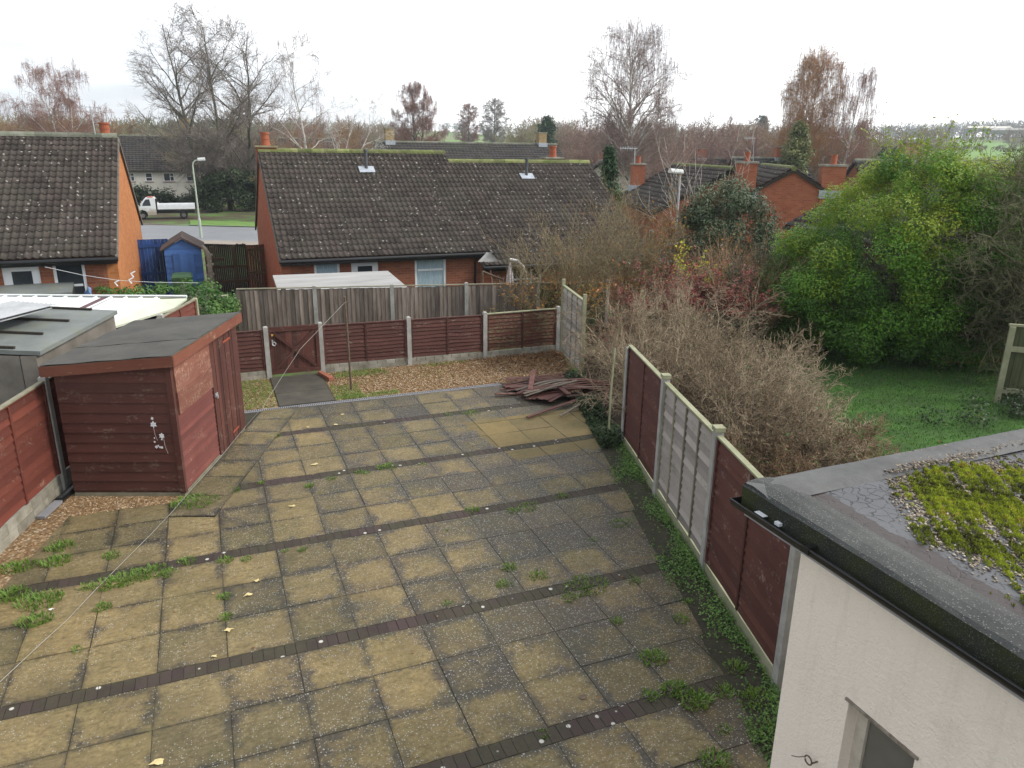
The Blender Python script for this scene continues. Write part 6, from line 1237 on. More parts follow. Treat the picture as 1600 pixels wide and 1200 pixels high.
for (wx, wy) in ((0.8, 0.08), (3.2, 0.08), (0.8, 1.57), (3.2, 1.57)): mb = MB(); mb.tube([(wx, wy-0.1, 0.31), (wx, wy+0.1, 0.31)], 0.31, 16); mb.build('wheel', black_plastic, cr_)
# ------------------------------------------------------------------ pile of broken fence panels
wpile = thing('broken_panels', 'collapsed heap of broken maroon fence boards and slats beside the twiggy bush', 'wood pile', (6.1, 11.9, 0))
rg = np.random.default_rng(31)
pc = Vector((5.95, 12.05, 0)); dust = painted_wood('old_board_backs', (0.10, 0.075, 0.055), (0.16, 0.125, 0.095), (0.22, 0.20, 0.16), 0.5); n_ = 0
def warped_sheet(mb, o, an, L, W, n, tilt, z, sag, tone):
    ca, sa = math.cos(an), math.sin(an)
    for i in range(n):
        v0, v1 = i*W/n, (i+1.18)*W/n; t_ = float(np.clip(tone+rg.normal(0, 0.15), 0, 1)); m = 8; vs = []; e0, e1 = rg.uniform(-0.05, 0.12), L-rg.uniform(-0.05, 0.15)
        for q in range(m+1):
            x = e0+(e1-e0)*q/m
            for v in (v0, v1):
                zz = z+tilt[0]*x+tilt[1]*v+sag*math.sin(math.pi*x/L)+0.012*(v == v0)+0.02*math.sin(x*4+i)
                vs.append((o[0]+ca*x-sa*v, o[1]+sa*x+ca*v, max(0.012, zz)))
        k0 = len(vs); vs += [(a, b, c-0.008) for a, b, c in vs]
        mb.add(vs, [(2*q, 2*q+1, 2*q+3, 2*q+2) for q in range(m)]+[(k0+2*q+2, k0+2*q+3, k0+2*q+1, k0+2*q) for q in range(m)]+[(2*q, 2*q+2, k0+2*q+2, k0+2*q) for q in range(m)]+[(2*q+3, 2*q+1, k0+2*q+1, k0+2*q+3) for q in range(m)], t_)
for (o, an, L, W, n, tilt, z, sag, mt, lb) in (((5.15, 12.75), R(-8), 1.7, 0.75, 9, (0.01, 0.03), 0.05, 0.04, maroon_worn, 'maroon slatted panel'), ((5.55, 11.75), R(24), 1.25, 0.8, 9, (0.05, 0.02), 0.07, 0.03, maroon, 'smooth maroon panel'), ((5.85, 12.2), R(-22), 1.25, 0.6, 7, (0.03, 0.04), 0.11, 0.06, maroon_worn, None), ((5.3, 12.2), R(5), 1.5, 0.5, 6, (0.03, 0.01), 0.10, 0.04, dust, None), ((6.1, 11.7), R(10), 0.9, 0.5, 6, (0.0, 0.10), 0.05, 0.02, dust, None)):
    mb = MB(); warped_sheet(mb, o, an, L, W, n, tilt, z, sag, 0.5); ob = mb.build('panel', mt, wpile, world=True)
    if lb: ob['label'] = lb
for i in range(24):
    a = rg.random()*6.28; L = rg.uniform(0.35, 1.5); x, y = 5.95+rg.normal(0, 0.45), 12.15+rg.normal(0, 0.38); an = R(rg.choice([-8, 20, 60, -35, 5]))+rg.normal(0, 0.25)
    if i < 6: x, y, an, L = [(5.0, 12.65, R(-4), 1.6), (5.2, 12.95, R(-10), 1.4), (6.2, 11.05, R(62), 0.9), (6.35, 11.15, R(55), 0.8), (5.05, 11.35, R(22), 1.3), (5.6, 11.2, R(30), 1.2)][i]
    z0 = 0.02+0.17*math.exp(-((x-5.95)**2+(y-12.1)**2)/0.4)*rg.random()+(0.02 if i < 6 else 0.06); dz = rg.normal(0.02, 0.06)
    mb = MB(); mb.frame((x, y, z0), Vector((math.cos(an), math.sin(an), dz/L))); w_ = rg.uniform(0.02, 0.05); mb.box(-L*0.1, L*0.9, -w_, w_, -0.008, 0.010, float(rg.random())); mb.build('slat', [maroon, maroon_worn, dust][i % 3], wpile, world=True)
# ------------------------------------------------------------------ grass tufts, weeds
TG = 'tufts of grass growing out of the paving joints'
tuft_list = [  # px, py, radius, height, blades, label
 (305, 783, 0.24, 0.13, 700, 'largest grass tuft, at the front corner of the maroon shed'), (95, 853, 0.13, 0.12, 260, 'grass tuft on the slab joint nearest the side fence, uphill of the long tuft'), (88, 876, 0.13, 0.12, 300, None),
 (28, 885, 0.15, 0.12, 360, None), (12, 930, 0.16, 0.13, 420, 'dense grass tuft by the setts at the very edge of the yard'), (62, 938, 0.18, 0.13, 450, None), (55, 968, 0.13, 0.11, 300, None), (175, 866, 0.10, 0.09, 180, None),
 (160, 947, 0.09, 0.09, 170, None), (170, 910, 0.15, 0.08, 360, None), (200, 902, 0.17, 0.09, 460, 'long ragged band of grass along the dark setts under the washing line'), (235, 892, 0.17, 0.08, 440, None), (262, 893, 0.10, 0.06, 200, None), (292, 874, 0.10, 0.06, 180, None),
 (352, 873, 0.09, 0.07, 170, None), (386, 871, 0.07, 0.05, 110, None), (447, 858, 0.05, 0.04, 60, None), (471, 856, 0.06, 0.05, 80, None), (350, 930, 0.07, 0.06, 140, None), (352, 962, 0.07, 0.06, 130, None), (120, 1013, 0.06, 0.05, 70, None),
 (365, 764, 0.10, 0.06, 180, None), (425, 679, 0.12, 0.06, 200, None), (400, 708, 0.08, 0.05, 110, None), (408, 752, 0.06, 0.05, 80, None), (483, 757, 0.07, 0.06, 120, None), (560, 735, 0.07, 0.05, 100, None), (605, 727, 0.12, 0.07, 220, 'bushy weed in the middle joint of the yard'), (572, 736, 0.06, 0.05, 80, None), (518, 745, 0.07, 0.05, 100, None),
 (738, 795, 0.10, 0.06, 160, 'yellowish grass tuft beside a single dark slab mid-yard'), (660, 722, 0.07, 0.04, 90, None), (825, 790, 0.14, 0.05, 220, None), (800, 795, 0.08, 0.05, 110, None), (877, 772, 0.10, 0.05, 130, None), (795, 884, 0.09, 0.07, 150, None), (840, 897, 0.11, 0.06, 180, None), (788, 910, 0.10, 0.06, 150, None),
 (915, 912, 0.22, 0.06, 500, 'widest flat tuft, on the dark setts towards the maroon fence'), (890, 932, 0.09, 0.06, 130, None), (700, 940, 0.06, 0.04, 70, None), (738, 642, 0.14, 0.04, 200, None), (700, 645, 0.08, 0.03, 90, None), (1020, 1026, 0.12, 0.11, 260, 'spiky grass tuft standing alone two slabs from the maroon fence'), (1055, 1076, 0.11, 0.10, 230, None), (1088, 1093, 0.13, 0.12, 300, None), (1015, 1086, 0.09, 0.07, 140, None), (1130, 1078, 0.10, 0.08, 180, None), (1115, 1188, 0.12, 0.10, 260, None), (965, 968, 0.07, 0.06, 110, None), (1065, 965, 0.08, 0.06, 120, None), (1075, 938, 0.06, 0.05, 80, None), (1130, 1138, 0.07, 0.05, 90, None), (850, 1145, 0.06, 0.04, 60, None),
 (1150, 1040, 0.10, 0.09, 160, None), (1180, 1090, 0.14, 0.10, 300, None), (970, 815, 0.14, 0.05, 170, None), (992, 905, 0.10, 0.05, 120, None), (925, 840, 0.06, 0.04, 60, None), (700, 825, 0.04, 0.03, 40, None), (135, 915, 0.10, 0.05, 140, None), (1190, 1140, 0.12, 0.08, 200, None)]
for i, (px, py, r_, h_, nb_, lb) in enumerate(tuft_list):
    p = ATZ(px, py+3, 0.0); r0 = np.random.default_rng(200+i); Q = tuft_np(r0, 0, 0, 0, r_*0.95, h_*0.5, int(nb_*0.5))
    Q[:, :, 0] *= 1.35 if r_ > 0.1 else 1.1
    o = quads_mesh('grass_tuft', Q, leaf_grass, None, np.clip(r0.normal(0.55, 0.2, len(Q)), 0, 1)); o.location = (p.x, p.y, 0.0)
    tag(o, lb or 'small tuft of green grass growing in a paving joint', 'grass tuft', TG)
rg = np.random.default_rng(41)
# weeds along the foot of the side fence
N = 36000; Y = rg.uniform(2.6, 10.6, N); off = 0.06+rg.random(N)**1.4*0.52; wid = 0.9-0.35*np.clip((Y-8.5)/2, 0, 1)
X = np.array([fence_x(y) for y in Y])-off*wid; dn = np.sin(Y*2.3)*0.5+np.sin(Y*5.1+1)*0.4+np.sin(X*9)*0.3; kp = rg.random(N) < np.clip(0.62+0.6*dn-off*1.5, 0.03, 1)*np.where(Y > 9.2, 0.5, 1); X, Y, off = X[kp], Y[kp], off[kp]
C = np.stack([X, Y, 0.005+rg.random(len(X))*np.clip(0.10-off*0.16, 0.015, 1)], 1)
o = leaf_mesh('weeds', C, 0.014, leaf_ivy, None, rg, (0.4, 1.1), 0.9); tag(o, 'strip of low green weeds along the foot of the side fence', 'weeds', kind='stuff')
N = 5000; Y = rg.uniform(9.6, 13.3, N); X = np.array([fence_x(y) for y in Y])-0.02-rg.random(N)*0.42; C = np.stack([X, Y, 0.01+rg.random(N)**2*0.24*(0.5+0.5*np.sin(Y*4))], 1)
o = leaf_mesh('ivy', C, 0.032, leaf_hedge, None, rg, (0.0, 0.8), 0.5); tag(o, 'dark ivy mound in the gap of the side fence by the broken panels', 'ivy', kind='stuff')
# grass of the two beds, and moss in the joints
Q = []
for (xa_, xb_, ya_, yb_, n, h_) in ((-0.8, 0.9, 13.5, 15.35, 5200, 0.035), (1.97, 2.5, 13.48, 14.4, 900, 0.04), (1.97, 3.2, 13.48, 13.75, 700, 0.04), (2.2, 3.3, 14.9, 15.35, 700, 0.05), (4.0, 5.2, 15.1, 15.35, 260, 0.04), (2.2, 4.5, 14.2, 15.2, 400, 0.03)):
    X = rg.uniform(xa_, xb_, n); Y = rg.uniform(ya_, yb_, n); kp = (np.sin(X*3.1)+np.sin(Y*4.3+X*2)+rg.normal(0, 0.8, n)) > -0.6; X, Y = X[kp], Y[kp]
    q = tuft_np(rg, 0, 0, 0.0, 0.02, h_, len(X)); m = len(X); q[:m, :, 0] += X[:, None]; q[:m, :, 1] += Y[:, None]; q[m:, :, 0] += X[:, None]; q[m:, :, 1] += Y[:, None]; Q.append(q)
Q = np.concatenate(Q); tag(quads_mesh('grass', Q, leaf_grass, None, np.clip(rg.normal(0.7, 0.2, len(Q)), 0, 1)), 'thin grass over the beds behind the drain channel', 'grass', kind='stuff')
# lawn
m2 = MB(); lawn = NT('lawn'); c = lawn.mix(lawn.ramp(lawn.noise(1.6, 6, 0.7), [(0.35, 0.0), (0.65, 1.0)]), (0.030, 0.060, 0.014), (0.050, 0.125, 0.018))
pl_ = [(4.7, 1.0), (30, 1.0), (30, 14), (22, 26), (14, 26), (9.0, 15.6), (7.2, 13.0)]
V = [(x, y, ground_z(x, y)-0.004+0.02) for x, y in pl_]; lm = lawn.done(c, 0.95, lawn.bump(lawn.noise(30, 4), 0.8, 0.02))
def lawn_z(x, y): return ground_z(x, y)+0.006
gx = np.linspace(4.6, 30, 52); gy = np.linspace(1.0, 26, 50); V = []; F = []; idx = {}
def fxx(y): return 5.96+(y-9.71)*0.2995+0.10
for j, y in enumerate(gy):
    for i in range(40):
        x = fxx(y)+(28-fxx(y))*(i/39)**1.3; V.append((x, y, lawn_z(x, y)))
F = [(j*40+i, j*40+i+1, (j+1)*40+i+1, (j+1)*40+i) for j in range(len(gy)-1) for i in range(39)]
tag(np_mesh('lawn', V, F, lm), kind='structure')
N = 90000; X = rg.uniform(8.0, 21, N); Y = rg.uniform(4.5, 17, N); kp = X > 8.9+(Y-7.9)*0.62+0.25*np.sin(Y*2.7)+rg.normal(0, 0.12, N); X, Y = X[kp], Y[kp]
shade = np.clip((Y-(-0.55*(X-9)+13.2))/2.5, 0, 1); kp = rg.random(len(X)) > shade*0.85; X, Y = X[kp], Y[kp]
q = tuft_np(rg, 0, 0, 0.0, 0.02, 0.05, len(X)); m = len(X)
for s_ in (slice(0, m), slice(m, 2*m)): q[s_, :, 0] += X[:, None]; q[s_, :, 1] += Y[:, None]
tn = np.clip(0.36+0.20*np.sin(X*1.7)*np.cos(Y*1.9)+0.15*np.sin(X*5.3+Y*2)*np.sin(Y*4.7)+rg.normal(0, 0.16, m), 0, 1); leaf_lawn = leafmat('lawn_blades', [(0.0, (0.028, 0.090, 0.012)), (0.6, (0.062, 0.170, 0.018)), (1.0, (0.15, 0.26, 0.045))])
tag(quads_mesh('lawn_grass', q, leaf_lawn, None, np.concatenate([tn, tn])), 'deep green mown lawn between the twiggy bush and the big green tree', 'grass', kind='stuff')
bed = NT('bed_soil'); bm_ = bed.done(bed.mix(bed.noise(6, 6, 0.75), (0.020, 0.014, 0.009), (0.075, 0.050, 0.030)), 0.95, bed.bump(bed.noise(25, 4), 0.8, 0.03)); V = []
for y in np.linspace(1.0, 17, 33):
    for i in range(8): x = fxx(y)+(8.8+(y-7.9)*0.62+0.25*math.sin(y*2.7)-fxx(y))*i/7; V.append((x, y, lawn_z(x, y)+0.008))
tag(np_mesh('soil_bed', V, [(j*8+i, j*8+i+1, (j+1)*8+i+1, (j+1)*8+i) for j in range(32) for i in range(7)], bm_), kind='structure')
# leaf litter under the tree, on the gravel by the lone panel, and on the lawn
n1 = 9000; X = rg.uniform(8, 22, n1); Y = rg.uniform(7, 22, n1); sh_ = np.clip((Y-(-0.55*(X-9)+12.6))/2.2, 0, 1); kp = (rg.random(n1) < sh_*0.9+0.03) & (X > np.array([fxx(y) for y in Y])); X, Y = X[kp], Y[kp]; Z = np.array([lawn_z(a, b) for a, b in zip(X, Y)])
n2 = 1500; X2 = 7.45-np.abs(rg.normal(0, 1.2, n2)); Y2 = 15.35-np.abs(rg.normal(0, 0.75, n2)); kp = (X2 > 2) & (X2 < 5.96+(Y2-9.71)*0.2995) & (Y2 > 13.5); X2, Y2 = X2[kp], Y2[kp]
n3 = 320; X3 = rg.uniform(-3.5, 6, n3); Y3 = rg.uniform(3, 13.2, n3); kp = (X3 < 5.96+(Y3-9.71)*0.2995-0.1) & (rg.random(n3) < 0.45); X3, Y3 = X3[kp], Y3[kp]
X = np.concatenate([X, X2, X3]); Y = np.concatenate([Y, Y2, Y3]); Z = np.concatenate([Z, np.full(len(X2), 0.02), np.full(len(X3), 0.004)]); C = np.stack([X, Y, Z+0.015], 1)
tn = np.clip(np.concatenate([rg.uniform(0.0, 0.75, len(X)-len(X2)-len(X3)), rg.uniform(0.05, 0.6, len(X2)), rg.uniform(0.3, 1, len(X3))]), 0, 1)
szs = 0.028
o = leaf_mesh('fallen_leaves', C[:-len(X3)], szs, leaf_litter, None, rg, (0, 1), 2.5, tone_arr=tn[:-len(X3)]); tag(o, 'brown fallen leaves under the big green tree and along the gravel', 'leaves', kind='stuff')
o = leaf_mesh('leaf_litter', C[-len(X3):]-np.array([0, 0, 0.01]), 0.016, leaf_litter, None, rg, (0, 1), 3.5, tone_arr=tn[-len(X3):]); tag(o, 'specks of fallen leaf scattered on the paving', 'leaves', kind='stuff')
for i, (px, py, s_) in enumerate(((457, 791, 0.05), (481, 668, 0.04), (525, 664, 0.05), (388, 930, 0.055), (402, 908, 0.035), (358, 985, 0.045), (334, 1026, 0.035), (247, 1192, 0.06), (492, 726, 0.06), (80, 953, 0.035), (535, 648, 0.04))):
    p = ATZ(px, py, 0.008); r0 = np.random.default_rng(i+70); an = r0.random()*6; nn = 9; mb = MB(); vs = [(0, 0, 0.012)]
    for q in range(nn): a = q*2*math.pi/nn; rr_ = s_*(1.0 if q % 2 else 0.66)*(0.8+0.4*r0.random()); vs.append((rr_*math.cos(a+an), 0.7*rr_*math.sin(a+an), 0.004+0.012*r0.random()))
    mb.add(vs, [(0, 1+q, 1+(q+1) % nn) for q in range(nn)]); o = mb.build('fallen_leaf', white_paint if i == 9 else simple('pale_leaf', (0.50, 0.40, 0.18), (0.62, 0.52, 0.27), 20, 0.8, 0.2)); o.location = p
    tag(o, 'scrap of white rubbish on a slab beside the grass tufts' if i == 9 else 'pale yellow fallen leaf lying on the slabs', 'litter' if i == 9 else 'leaf', None if i == 9 else 'pale leaves dropped on the slabs')
dh = thing('drain_hole', 'small dark rusty hole in one slab near the maroon fence', 'hole', (0, 0, 0)); p = ATZ(911, 1089, 0.004); dh.location = p; mb = MB(); mb.prism([(0.04*math.cos(a), 0.03*math.sin(a)) for a in np.linspace(0, 5.6, 9)], 0.0, 0.004); mb.build('stub', rust, dh)

# ------------------------------------------------------------------ shrubs and trees near the yard
def stems_shrub(name, label, roots, seed, P, L, r, mat, cat='shrub', group=None, dirbias=(0, 0), spread=0.8, per=8, leaves=None, tone=(0.1, 1.0), gz=None):
    rng = np.random.default_rng(seed); cx = sum(q[0] for q in roots)/len(roots); cy = sum(q[1] for q in roots)/len(roots); z = ground_z(cx, cy) if gz is None else gz
    t = thing(name, label, cat, (cx, cy, z), 0, group); segs = []
    for (x, y, s_) in roots:
        for k_ in range(per):
            a = rng.random()*6.283; sp = spread*rng.random()**0.7; d = np.array([math.cos(a)*sp+dirbias[0], math.sin(a)*sp+dirbias[1], 1.0])
            grow(rng, segs, np.array([x-cx+rng.normal(0, 0.08), y-cy+rng.normal(0, 0.08), -0.05]), d, L*s_*(0.7+0.5*rng.random()), r*s_, 0, P)
    a, b = crown_from(segs, 0); seg_mesh('stems', a, mat, t, 5, tone, rng); seg_mesh('twigs', b, mat, t, 3, tone, rng)
    if leaves:
        for (nm, mat_, num, size, sel) in leaves:
            ends = [s for s in b if sel(s, t)]
            if not ends: continue
            idx = rng.integers(0, len(ends), num); f = rng.random(num)[:, None]; C = np.array([ends[i][0] for i in idx])*(1-f)+np.array([ends[i][1] for i in idx])*f+rng.normal(0, 0.02, (num, 3)); leaf_mesh(nm, C, size, mat_, t, rng, (0.0, 1.0))
    return t
TW = PP(n=(6, 5, 4, 3), taper=(0.4, 0.4, 0.4, 0.4), wander=(0.09, 0.13, 0.16, 0.2), up=(-0.03, -0.03, -0.02, 0.0), kids=(6, 5, 4), start=(0.2, 0.12, 0.1), ang=(38, 42, 42), len=(0.50, 0.55, 0.55), rad=(0.5, 0.55, 0.65), rmin=0.0042)
twig_mix = simple('twigs_weathered', (0.16, 0.115, 0.068), (0.34, 0.275, 0.19), 1, 0.95, 0, tonevar=0.5)
roots = [(7.3, 11.2, 1.0), (7.9, 10.2, 1.0), (7.5, 9.3, 0.85), (8.3, 8.6, 0.8), (8.0, 7.7, 0.62), (8.6, 11.4, 1.05), (9.1, 10.0, 0.85), (7.8, 12.4, 1.05), (8.9, 12.6, 1.0), (7.2, 8.3, 0.7), (8.9, 8.9, 0.6), (7.0, 10.3, 0.9)]
stems_shrub('twiggy_bush', 'huge bare tangled twiggy bush leaning over the maroon side fence', roots, 51, TW, 1.45, 0.018, twig_mix, 'bush', None, (-0.05, 0.0), 1.05, 10,
    leaves=[('green_leaves', leaf_ivy, 420, 0.028, lambda s, t: True), ('bud_leaves', leaf_holly, 2500, 0.014, lambda s, t: True)])
stems_shrub('twiggy_bush', 'low brown bramble mass spreading at the bush foot beside the extension roof', [(8.6, 7.3, 0.8), (9.2, 8.0, 0.7), (7.6, 6.9, 0.8), (8.2, 6.5, 0.7), (6.8, 6.9, 0.7), (7.0, 7.6, 0.8), (6.9, 6.1, 0.6)], 52, PP(**{**TW, 'up': (-0.08, -0.05, -0.03, 0)}), 0.85, 0.010, simple('bramble_brown', (0.13, 0.085, 0.050), (0.25, 0.175, 0.11), 1, 0.95, 0, tonevar=0.5), 'bush', None, (0, 0), 1.1, 9,
    leaves=[('leaves', leaf_ivy, 900, 0.026, lambda s, t: True), ('dry_leaves', leaf_litter, 1500, 0.018, lambda s, t: True)])
stems_shrub('red_shrub', 'shrub with dull red leaves and berries rising behind the twiggy bush', [(9.7, 13.9, 1.0), (10.5, 13.9, 1.0), (11.0, 13.4, 0.9), (9.2, 14.4, 0.9)], 53, TW, 1.42, 0.014, twig_mix, 'shrub', None, (0, 0), 0.6, 7,
    leaves=[('red_leaves', leaf_red, 9000, 0.030, lambda s, t: s[1][2] > 1.15), ('dark_leaves', leaf_holly, 3500, 0.028, lambda s, t: s[1][2] > 0.5)])
stems_shrub('red_shrub', 'sparse shrub with reddish leaves just beyond the lone pale fence panel', [(8.4, 14.0, 0.95), (7.95, 13.3, 0.8)], 54, TW, 1.15, 0.010, twig_mix, 'shrub', None, (-0.1, 0), 0.8, 8,
    leaves=[('red_leaves', leaf_red, 1500, 0.026, lambda s, t: s[1][2] > 0.6)])
stems_shrub('yellow_green_shrub', 'small bright yellow-green spray above the red shrub', [(11.2, 15.2, 1.0)], 55, TW, 1.45, 0.008, twig_olive, 'shrub', None, (0, 0), 0.25, 3, leaves=[('leaves', leaf_yellow, 500, 0.035, lambda s, t: s[1][2] > 1.4)])
UPR = PP(**{**TW, 'up': (0.03, 0.04, 0.03, 0), 'kids': (7, 5, 4), 'ang': (28, 32, 35)})
stems_shrub('autumn_shrub', 'upright bare shrub with orange leaves low down in front of the second bungalow', [(8.0, 17.2, 1.0), (8.9, 17.4, 1.05), (9.8, 17.5, 1.1), (10.6, 17.4, 1.0)], 56, UPR, 2.3, 0.012, twig_olive, 'shrub', None, (0, 0), 0.6, 9,
    leaves=[('orange_leaves', leaf_orange, 4200, 0.035, lambda s, t: s[1][2] < 1.9), ('top_leaves', leaf_orange, 500, 0.028, lambda s, t: s[1][2] > 1.8), ('green_leaves', leaf_hedge, 2600, 0.035, lambda s, t: s[1][2] < 1.2)])
stems_shrub('autumn_shrub', 'taller shrub with scattered orange-brown leaves left of the holly', [(12.4, 17.6, 1.0), (13.0, 18.4, 1.1), (11.6, 18.6, 1.0)], 57, UPR, 2.1, 0.012, twig_olive, 'shrub', None, (0, 0), 0.5, 7,
    leaves=[('orange_leaves', leaf_orange, 2300, 0.036, lambda s, t: True)])
BROOM = PP(n=(6, 5, 4), taper=(0.4, 0.4, 0.4), wander=(0.05, 0.08, 0.1), up=(-0.02, -0.02, -0.04), kids=(7, 5), start=(0.3, 0.2), ang=(24, 26), len=(0.55, 0.5), rad=(0.6, 0.7), rmin=0.004)
stems_shrub('tan_shrub', 'shrub of long arching tan stems between the red shrub and the holly', [(11.6, 14.6, 1.0), (12.2, 14.4, 1.0), (12.7, 13.9, 0.9), (12.3, 15.2, 1.0), (13.0, 14.9, 0.95)], 58, BROOM, 1.65, 0.012, twig_tan, 'shrub', None, (0, 0), 0.75, 22,
    leaves=[('orange_leaves', leaf_orange, 900, 0.03, lambda s, t: True)])
stems_shrub('yellow_leaf_shrub', 'thin bare twigs carrying a few bright yellow leaves beside the tan stems', [(12.9, 13.2, 1.0)], 59, UPR, 1.2, 0.008, twig_olive, 'shrub', None, (0.1, 0), 0.4, 6, leaves=[('yellow_leaves', leaf_yellow, 110, 0.045, lambda s, t: True)])
def leafy(name, label, base, blobs, per, size, lmat, seed, bark_m, trunks, cat='tree', shell=0.45, twig=None):
    rng = np.random.default_rng(seed); t = thing(name, label, cat, base); C, Nn, T = clump_cloud(rng, blobs, per, shell)
    kp = C[:, 2] > 0.02; leaf_mesh('crown', C[kp], size, lmat, t, rng, tone_arr=T[kp], normals=Nn[kp], up=0.6); segs = []
    for (x, y, h, r) in trunks: grow(rng, segs, np.array([x, y, -0.2]), np.array([rng.normal(0, 0.2), rng.normal(0, 0.2), 1.0]), h, r, 0, PP(kids=(7, 5, 4), n=(5, 5, 4, 3), ang=(50, 45, 40), len=(0.6, 0.55, 0.5), rmin=0.006))
    seg_mesh('trunk', segs, bark_m, t, 4, rng=rng); return t, rng
# holly
hb = ATD(1130, 420, 22.5); r0 = np.random.default_rng(3); bl = []
for i in range(95):
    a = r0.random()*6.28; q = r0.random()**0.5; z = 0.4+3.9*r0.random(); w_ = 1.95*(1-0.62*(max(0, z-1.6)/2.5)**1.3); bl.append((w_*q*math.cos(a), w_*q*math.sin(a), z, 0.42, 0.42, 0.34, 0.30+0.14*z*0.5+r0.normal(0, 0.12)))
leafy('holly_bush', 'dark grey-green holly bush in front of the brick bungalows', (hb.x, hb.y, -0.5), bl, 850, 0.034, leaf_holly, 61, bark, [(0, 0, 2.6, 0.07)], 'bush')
bl = [(r0.normal(0, 1.0), r0.normal(0, 0.7), 0.3+2.0*r0.random(), 0.45, 0.45, 0.35, 0.3+r0.normal(0, 0.15)) for i in range(30)]; hb2 = ATD(1195, 430, 20.5)
leafy('holly_bush', 'lower spread of holly leaves against the edge of the big green tree', (hb2.x, hb2.y, -0.2), bl, 750, 0.034, leaf_holly, 62, bark, [(0, 0, 1.8, 0.05)], 'bush')
SAP = PP(n=(8, 5, 4), taper=(0.25, 0.4, 0.4), wander=(0.05, 0.08, 0.1), up=(0.03, 0.06, 0.05), kids=(5, 3), start=(0.35, 0.3), ang=(35, 35), len=(0.35, 0.4), rad=(0.5, 0.6), rmin=0.008)
palebark = simple('pale_sapling_bark', (0.30, 0.26, 0.22), (0.46, 0.42, 0.37), 3, 0.9, 0, tonevar=0.2)
for i, (px, top, lean) in enumerate(((1125, 170, (-0.35, 0)), (1140, 195, (0.02, 0)), (1108, 215, (-0.25, 0)))):
    b_ = ATD(px, 400, 24+i); zt2 = ATD(px, top, 24+i).z; bare_tree('sapling', ['tall pale sapling leaning away from the holly top', 'upright pale sapling rising through the holly', 'shortest pale sapling beside the holly'][i], (b_.x, b_.y, -0.6), zt2+0.6, 300+i, SAP, palebark, palebark, 'sapling', None, 0.030, 1, lean, 2, 0.12, 5, 3, None, 0.9)
# the big green tree
gb = Vector((14.6, 12.8, 0)); r0 = np.random.default_rng(12); bl = []
rx_dir = Vector((0.84, -0.54)); dp_dir = Vector((0.54, 0.84))
for i in range(240):
    a = r0.random()*6.28; z = 0.25+4.15*r0.random()**0.9; wz = math.sqrt(max(0.05, 1-((z-1.7)/3.1)**2)); w_ = 2.55*wz; q = 0.55+0.45*r0.random()**0.6
    ux = w_*q*math.cos(a); uy = w_*0.85*q*math.sin(a); ux += 0.42*max(0.0, z-2.0); x, y = rx_dir.x*ux+dp_dir.x*uy, rx_dir.y*ux+dp_dir.y*uy; s_ = r0.uniform(0.34, 0.60)*(0.75 if z > 3.4 else 1)
    if z > 4.0 and r0.random() < 0.3: continue
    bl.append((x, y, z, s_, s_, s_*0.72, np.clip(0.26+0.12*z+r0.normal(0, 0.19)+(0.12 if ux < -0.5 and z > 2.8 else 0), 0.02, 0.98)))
for i in range(16): bl.append((rx_dir.x*(-2.2+0.35*i)+r0.normal(0, 0.1), rx_dir.y*(-2.2+0.35*i)-0.7, r0.uniform(0.3, 0.9), 0.42, 0.42, 0.3, 0.22+r0.normal(0, 0.05)))
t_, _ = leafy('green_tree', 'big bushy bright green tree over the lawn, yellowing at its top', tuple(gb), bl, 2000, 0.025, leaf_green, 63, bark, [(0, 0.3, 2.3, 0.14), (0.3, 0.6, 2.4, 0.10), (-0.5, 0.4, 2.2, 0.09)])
# sprays standing out of its top
SPR = PP(n=(5, 4, 3), taper=(0.4, 0.4, 0.4), wander=(0.08, 0.1, 0.12), up=(0.03, 0.05, 0), kids=(5, 4), start=(0.2, 0.2), ang=(38, 38), len=(0.5, 0.5), rad=(0.6, 0.6), rmin=0.005)
segs = []; r0 = np.random.default_rng(64)
for i in range(26):
    ux = r0.uniform(-0.6, 2.4); grow(r0, segs, np.array([rx_dir.x*ux, rx_dir.y*ux, 3.5-0.2*abs(ux)]), np.array([r0.normal(0, 0.5), r0.normal(0, 0.4), 1.0]), r0.uniform(0.9, 1.5), 0.014, 0, SPR)
seg_mesh('top_twigs', segs, twig_olive, t_, 3, rng=r0); idx = r0.integers(0, len(segs), 3600); f = r0.random(3600)[:, None]; C = np.array([segs[i][0] for i in idx])*(1-f)+np.array([segs[i][1] for i in idx])*f+r0.normal(0, 0.03, (3600, 3)); leaf_mesh('top_leaves', C, 0.034, leaf_green, t_, r0, (0.65, 1.0))
